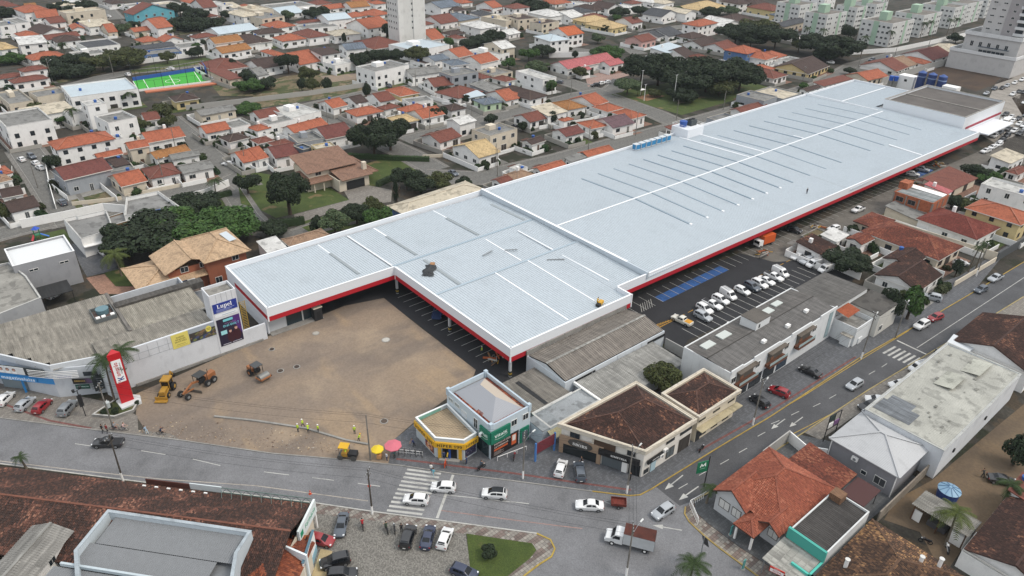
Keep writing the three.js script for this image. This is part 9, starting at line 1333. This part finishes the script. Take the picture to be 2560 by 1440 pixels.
bike(31.9,-70.2,1.2,'red motorcycle standing alone on the cobbles',1,'#9c2229');bike(34.3,-67.4,1.3,'black motorcycle, left of the pair on the cobbles',1,'#222326');bike(35.2,-66.7,1.1,'black motorcycle, right of the pair by the standing person',1,'#2a2b2e');bike(52.8,-68.8,.1,'black motorcycle on the pavement before the poster wall',1,'#26272a');bike(58.6,-67.4,.7,'red motorcycle behind the white handrail',1,'#7c2028');bike(95.4,-13.9,.6,'white motorcycle in the dirt yard',1,'#d4d5d5');bike(94.3,-16.5,2,'dark motorcycle in the dirt yard beside the tile roof',1,'#2a2627');bike(145.5,-37.2,.1,'dark motorcycle parked by the warehouse corner',1,'#232326');bike(84.4,-49.2,.2,'black motorcycle by the brown tiled building kerb',1,'#202124');
for(let i=0;i<5;i++)bike(44.4 + i*.62,-80.2 + i*.68,.9 + i*.1,`bicycle ${['first', 'second', 'third', 'fourth', 'fifth'][i]} from the parasols at the white rack`,0,['#34373b','#5c2f2a','#2f4566','#3c3c3c','#4d4d52'][i]);
bike(10.8,-113.9,-.75,'pale bicycle of the left rider pair on the avenue',0,'#b9bcbe');bike(9.6,-115,-.7,'red bicycle of the left rider pair on the avenue',0,'#a33a3a');bike(15.4,-108.9,-.75,'dark bicycle of the lone rider on the avenue',0,'#26282b');
// ================= people
function bodyGeo(J,cols){// J: bones [a, b, ra, rb, colour key]
const lo=[-.55,-.05,-.55],sz=1.95,N=64,mc=new MarchingCubes(N,new THREE.MeshStandardMaterial(),false,false,60000);mc.isolation=0;
const d2=(p,b)=>{const[A,B,ra,rb]=b,ab=[B[0]- A[0],B[1]- A[1],B[2]- A[2]],ap=[p[0]- A[0],p[1]- A[1],p[2]- A[2]],t=cl((ap[0]*ab[0]+ ap[1]*ab[1]+ ap[2]*ab[2])/(ab[0]**2 + ab[1]**2 + ab[2]**2 + 1e-9));return Math.hypot(ap[0]- ab[0]*t,ap[1]- ab[1]*t,ap[2]- ab[2]*t)-(ra +(rb - ra)*t);};
const sc=(i)=>(i / N)*sz;
for(let k=0;k<N;k++)for(let j=0;j<N;j++)for(let i=0;i<N;i++){const p=[lo[0]+ sc(i),lo[1]+ sc(j),lo[2]+ sc(k)];let m=1;for(const b of J){const q=d2(p,b);const h=Math.max(.05 - Math.abs(q - m),0)/ .05;m=Math.min(q,m)- h*h*.05*.25;}mc.field[i + j*N + k*N*N]=-m;}
mc.update();const n=mc.count,pos=[],nor=[],col=[],half=N / 2;
for(let v=0;v<n;v++){const p=[0,1,2].map((c)=>lo[c]+(mc.positionArray[v*3 + c]+ 1)/ 2*sz);pos.push(...p);nor.push(...[0,1,2].map((c)=>mc.normalArray[v*3 + c]));let best=9,key=0;for(const b of J){const q=d2(p,b);if(q<best){best=q;key=b[4];}}const c=cols[key];col.push(c.r,c.g,c.b);}
const add=(mb,key)=>{const g=mb.geo(),a=g.attributes.position,b=g.attributes.normal,c=cols[key];for(let i=0;i<a.count;i++){pos.push(a.getX(i),a.getY(i),a.getZ(i));nor.push(b.getX(i),b.getY(i),b.getZ(i));col.push(c.r,c.g,c.b);}};
for(const b of J)if(b[5]){const[A,B]=b,d=V(B[0]- A[0],B[1]- A[1],B[2]- A[2]).normalize(),s=V(0,0,1).cross(d).normalize(),m=mb();[[-.028,.062],[-.01,.075],[.009,.07],[.027,.055]].forEach(([o,l])=>{const p=V(...B).addScaledVector(d,.06).addScaledVector(s,o),q=p.clone().addScaledVector(d,l*.55),e=q.clone().addScaledVector(d,l*.5).add(V(0,0,b[5]*-.012));m.cyl(p.toArray(),q.toArray(),.0095,.009,5).cyl(q.toArray(),e.toArray(),.009,.007,5);});const p=V(...B).addScaledVector(s,.035).addScaledVector(d,.02),e=p.clone().addScaledVector(s,.03).addScaledVector(d,.045);m.cyl(p.toArray(),e.toArray(),.011,.008,5);add(m,'s');}
const g=new THREE.BufferGeometry();g.setAttribute('position',new THREE.Float32BufferAttribute(pos,3));g.setAttribute('normal',new THREE.Float32BufferAttribute(nor,3));g.setAttribute('color',new THREE.Float32BufferAttribute(col,3));return g;
}
function pose(k){// faces +x
const P={stand:{h:0,lean:0,l:[.04,.02,-.04,-.02],a:[.05,.1]},walk:{h:0,lean:.04,l:[.2,.3,-.12,-.3],a:[.2,-.2]},work:{h:-.06,lean:.32,l:[.12,.1,-.1,-.2],a:[.42,.4]},ride:{h:-.0,lean:.22,l:[.32,.22,.3,.05],a:[.5,.5]}}[k];
const hy=.93 + P.h,hip=[0,hy,0],ch=[P.lean*.6,hy + .42,0],nk=[P.lean*.8,hy + .56,0],hd=[P.lean*.9 + .02,hy + .71,0],J=[];
J.push([hip,[P.lean*.3,hy + .2,0],.13,.125,'t'],[[P.lean*.3,hy + .2,0],ch,.125,.15,'t'],[[ch[0],ch[1],-.13],[ch[0],ch[1],.13],.085,.085,'t'],[ch,nk,.1,.055,'s'],[nk,hd,.05,.06,'s'],[[hd[0],hd[1]+ .0,0],[hd[0]+ .015,hd[1]+ .07,0],.085,.088,'s'],[[hd[0]- .035,hd[1]+ .06,0],[hd[0]- .02,hd[1]+ .1,0],.085,.082,'h'],[[hd[0]+ .08,hd[1]+ .03,0],[hd[0]+ .105,hd[1]+ .01,0],.016,.014,'s'],[[hd[0],hd[1]+ .03,-.09],[hd[0],hd[1]+ .05,-.092],.018,.02,'s'],[[hd[0],hd[1]+ .03,.09],[hd[0],hd[1]+ .05,.092],.018,.02,'s']);
for(const s of[-1,1]){const kx=s<0?P.l[0]:P.l[2],fx=s<0?P.l[1]:P.l[3],ky=k==='ride'?hy - .28:hy - .44,fy=k==='ride'?.42:.08,K=[kx,ky,s*.1],A=[fx,fy,s*.1];J.push([[0,hy - .04,s*.09],K,.095,.065,'p'],[K,A,.062,.045,'p'],[A,[A[0]+ .14,A[1]- .035,s*.11],.045,.035,'b']);const ax=s<0?P.a[0]:P.a[1],sh=[ch[0],ch[1]+ .02,s*.2],el=[ch[0]+ ax*.4,ch[1]- .26,s*.24],wr=[ch[0]+ ax + .05,ch[1]- .48 + Math.abs(ax)*.3,s*.2];J.push([sh,el,.052,.042,'t'],[el,wr,.04,.03,'s',0],[wr,[wr[0]+ .02 + ax*.05,wr[1]- .07,wr[2]],.03,.034,'s',s]);}
return J;
}
const pcache={};
function person(x,z,turn,ps,c,label,hi,y=.04){const k=ps + c.join('');const C={};'tpshb'.split('').forEach((q,i)=>{C[q]=new THREE.Color([c[0],c[1],c[2]||'#b58a6e',c[3]||'#2a221d','#26242a'][i]);});const ge=pcache[k]??=bodyGeo(pose(ps),C);const g=thing('person',label,'person',[x,y,z],turn);part(g,'body',ge,M('#ffffff',{vc:1,r:.9}));if(hi){const ln={stand:0,walk:.04,work:.32,ride:.22}[ps],hy=.93 +(ps==='work'?-.06:0);part(g,'helmet',mb().cyl([ln*.9 + .01,hy + .8,0],[ln*.9 + .01,hy + .9,0],.125,.08,12).cyl([ln*.9 + .03,hy + .79,0],[ln*.9 + .03,hy + .81,0],.15,.14,12),M(hi===2?'#d9a520':'#e4e4e0',{r:.5}));}}
const hv='#b5d43a',wk=[hv,'#3a4048'];
[[33.7,-95.3,.5,'stand','worker in lime vest and white helmet, leftmost on the kerb line',1],[34.9,-95.9,2.4,'walk','worker in lime vest, second on the kerb line, facing away',1],[35,-94.1,1.2,'work','worker in lime vest bending, third on the kerb line',1],[36.3,-93,.2,'stand','worker in lime vest, fourth on the kerb line',1],[41,-88.9,1,'stand','worker in lime vest near the concrete pole',1],[40.6,-86.8,-.5,'work','worker in lime vest and yellow helmet by the tandem roller',2],[37,-84.6,.7,'ride','worker in lime vest driving the tandem roller',1],[72.5,-94.2,2,'stand','worker in lime vest under the wing canopy edge',1]].forEach(([x,z,t,p,l,h],i)=>person(x,z,t,p,wk,l,h,i===6?.45:.04));
[[46.1,-73.3,.8,'walk',['#d9d9d6','#3b4a5e'],'person in white shirt stepping onto the zebra crossing'],[45.8,-72.2,.8,'walk',['#5f9fb0','#9fb6bd'],'person in turquoise shirt on the zebra crossing'],[51.6,-71.2,2.2,'stand',['#2c3d63','#23314d'],'person in dark blue by the purple poster'],[49.4,-74.4,1,'stand',['#33476e','#2b3650'],'person in blue standing in the shop doorway'],[52.7,-68.9,.1,'ride',['#3f4b58','#2c2e33'],'rider in grey seated on the black motorcycle on the pavement'],[41.9,-79.9,0,'stand',['#c9ccd0','#2e3d5c'],'person in pale shirt between the two parasols'],[43.2,-79.6,2,'stand',['#3d5c58','#262b30'],'person in dark green under the pink parasol'],[47.2,-80,2.5,'work',['#26345c','#22262e'],'person in navy bending at the corner shop wall'],[31.9,-70.1,1.2,'ride',['#a32a30','#23252a'],'rider in red on the motorcycle on the cobbles'],[35.9,-65.9,1,'stand',['#26262a','#1f2024','#a87d63'],'person in black standing beside the motorcycles'],[34.3,-67.4,1.3,'ride',['#3a4638','#26272a'],'rider in dark green on the left motorcycle of the pair'],[7.9,-115.6,.8,'walk',['#232427','#1e1f23'],'person in black walking by the white pole base'],[8.5,-115.1,.8,'walk',['#7c2f33','#27272b'],'person in dark red walking beside the person in black'],[9.6,-115,-.7,'ride',['#8d8f94','#44464c'],'rider in grey on the red bicycle'],[10.8,-113.9,-.75,'ride',['#c9a9a4','#5a5c62'],'rider in pale pink on the pale bicycle'],[15.4,-108.9,-.75,'ride',['#25304a','#22242a'],'rider in navy on the dark bicycle'],[13.6,-110.6,2,'work',['#8fa3b4','#b5c3cc'],'person crouching beside the dirt lot kerb'],[75,-122,1,'walk',['#4a4742','#2e3035'],'person in dark clothes walking in the canopy shade'],[69.8,-49.6 - 2.4,2,'stand',['#1f2022','#1c1d20'],'person in black beside the blue door'],[66.2,-59.4,2,'walk',['#2c2c30','#26272b'],'person in black by the pale bench wall'],[105.5 + 9.8,-16.6,1,'work',['#30302e','#26262a'],'person in dark clothes at the dark car in the dirt yard']].forEach(([x,z,t,p,c,l])=>person(x,z,t,p,c,l));
person(186.6,-92.2,1,'stand',['#3a3d42','#2b2d33'],'worker in dark clothes standing on the long superstore roof',0,6.52);person(96.9,-86.6,.4,'work',['#caa02c','#2d2f33'],'worker in yellow crouching near the front roof corner',0,6.08);
{const c=carProto('sedan','black').clone();c.name=numbered('sedan_car');c.position.set(116.5,.03,-14.2);c.rotation.y=-1;tag(c,'dark car with open bonnet in the dirt yard','car');scene.add(c);}

{// loose rubble along the dug-up front of the dirt lot
seed(77);const n=600,im=new THREE.InstancedMesh(new THREE.IcosahedronGeometry(.1,0),M('#ffffff',{r:1}),n),m=new THREE.Matrix4(),q=new THREE.Quaternion();
for(let i=0;i<n;i++){const t=R(),a=lerp2([12,-112],[38,-84.6],t),b=lerp2([18.5,-113.5],[40.5,-87],t),p=lerp2(a,b,R()*(R()>.5?1:.4)),k=rr(.3,1.3)*(R()>.9?2:1);q.setFromAxisAngle(V(R(),R(),R()).normalize(),R()*6);m.compose(V(p[0]+ rr(-.6,.6),.03,p[1]+ rr(-.6,.6)),q,V(k,k*.5,k));im.setMatrixAt(i,m);im.setColorAt(i,new THREE.Color(['#8d7a66','#a08c74','#77675a','#9b938a','#6a5a4e','#b3a48d'][Math.floor(R()*6)]));}
im.name='rubble';tag(im,'loose stones and rubble along the dug-up lot front','rubble',null,'stuff');scene.add(im);}
scene.traverse((o)=>{if(o.isMesh){o.castShadow=true;o.receiveShadow=true;}});
renderer.render(scene,camera);
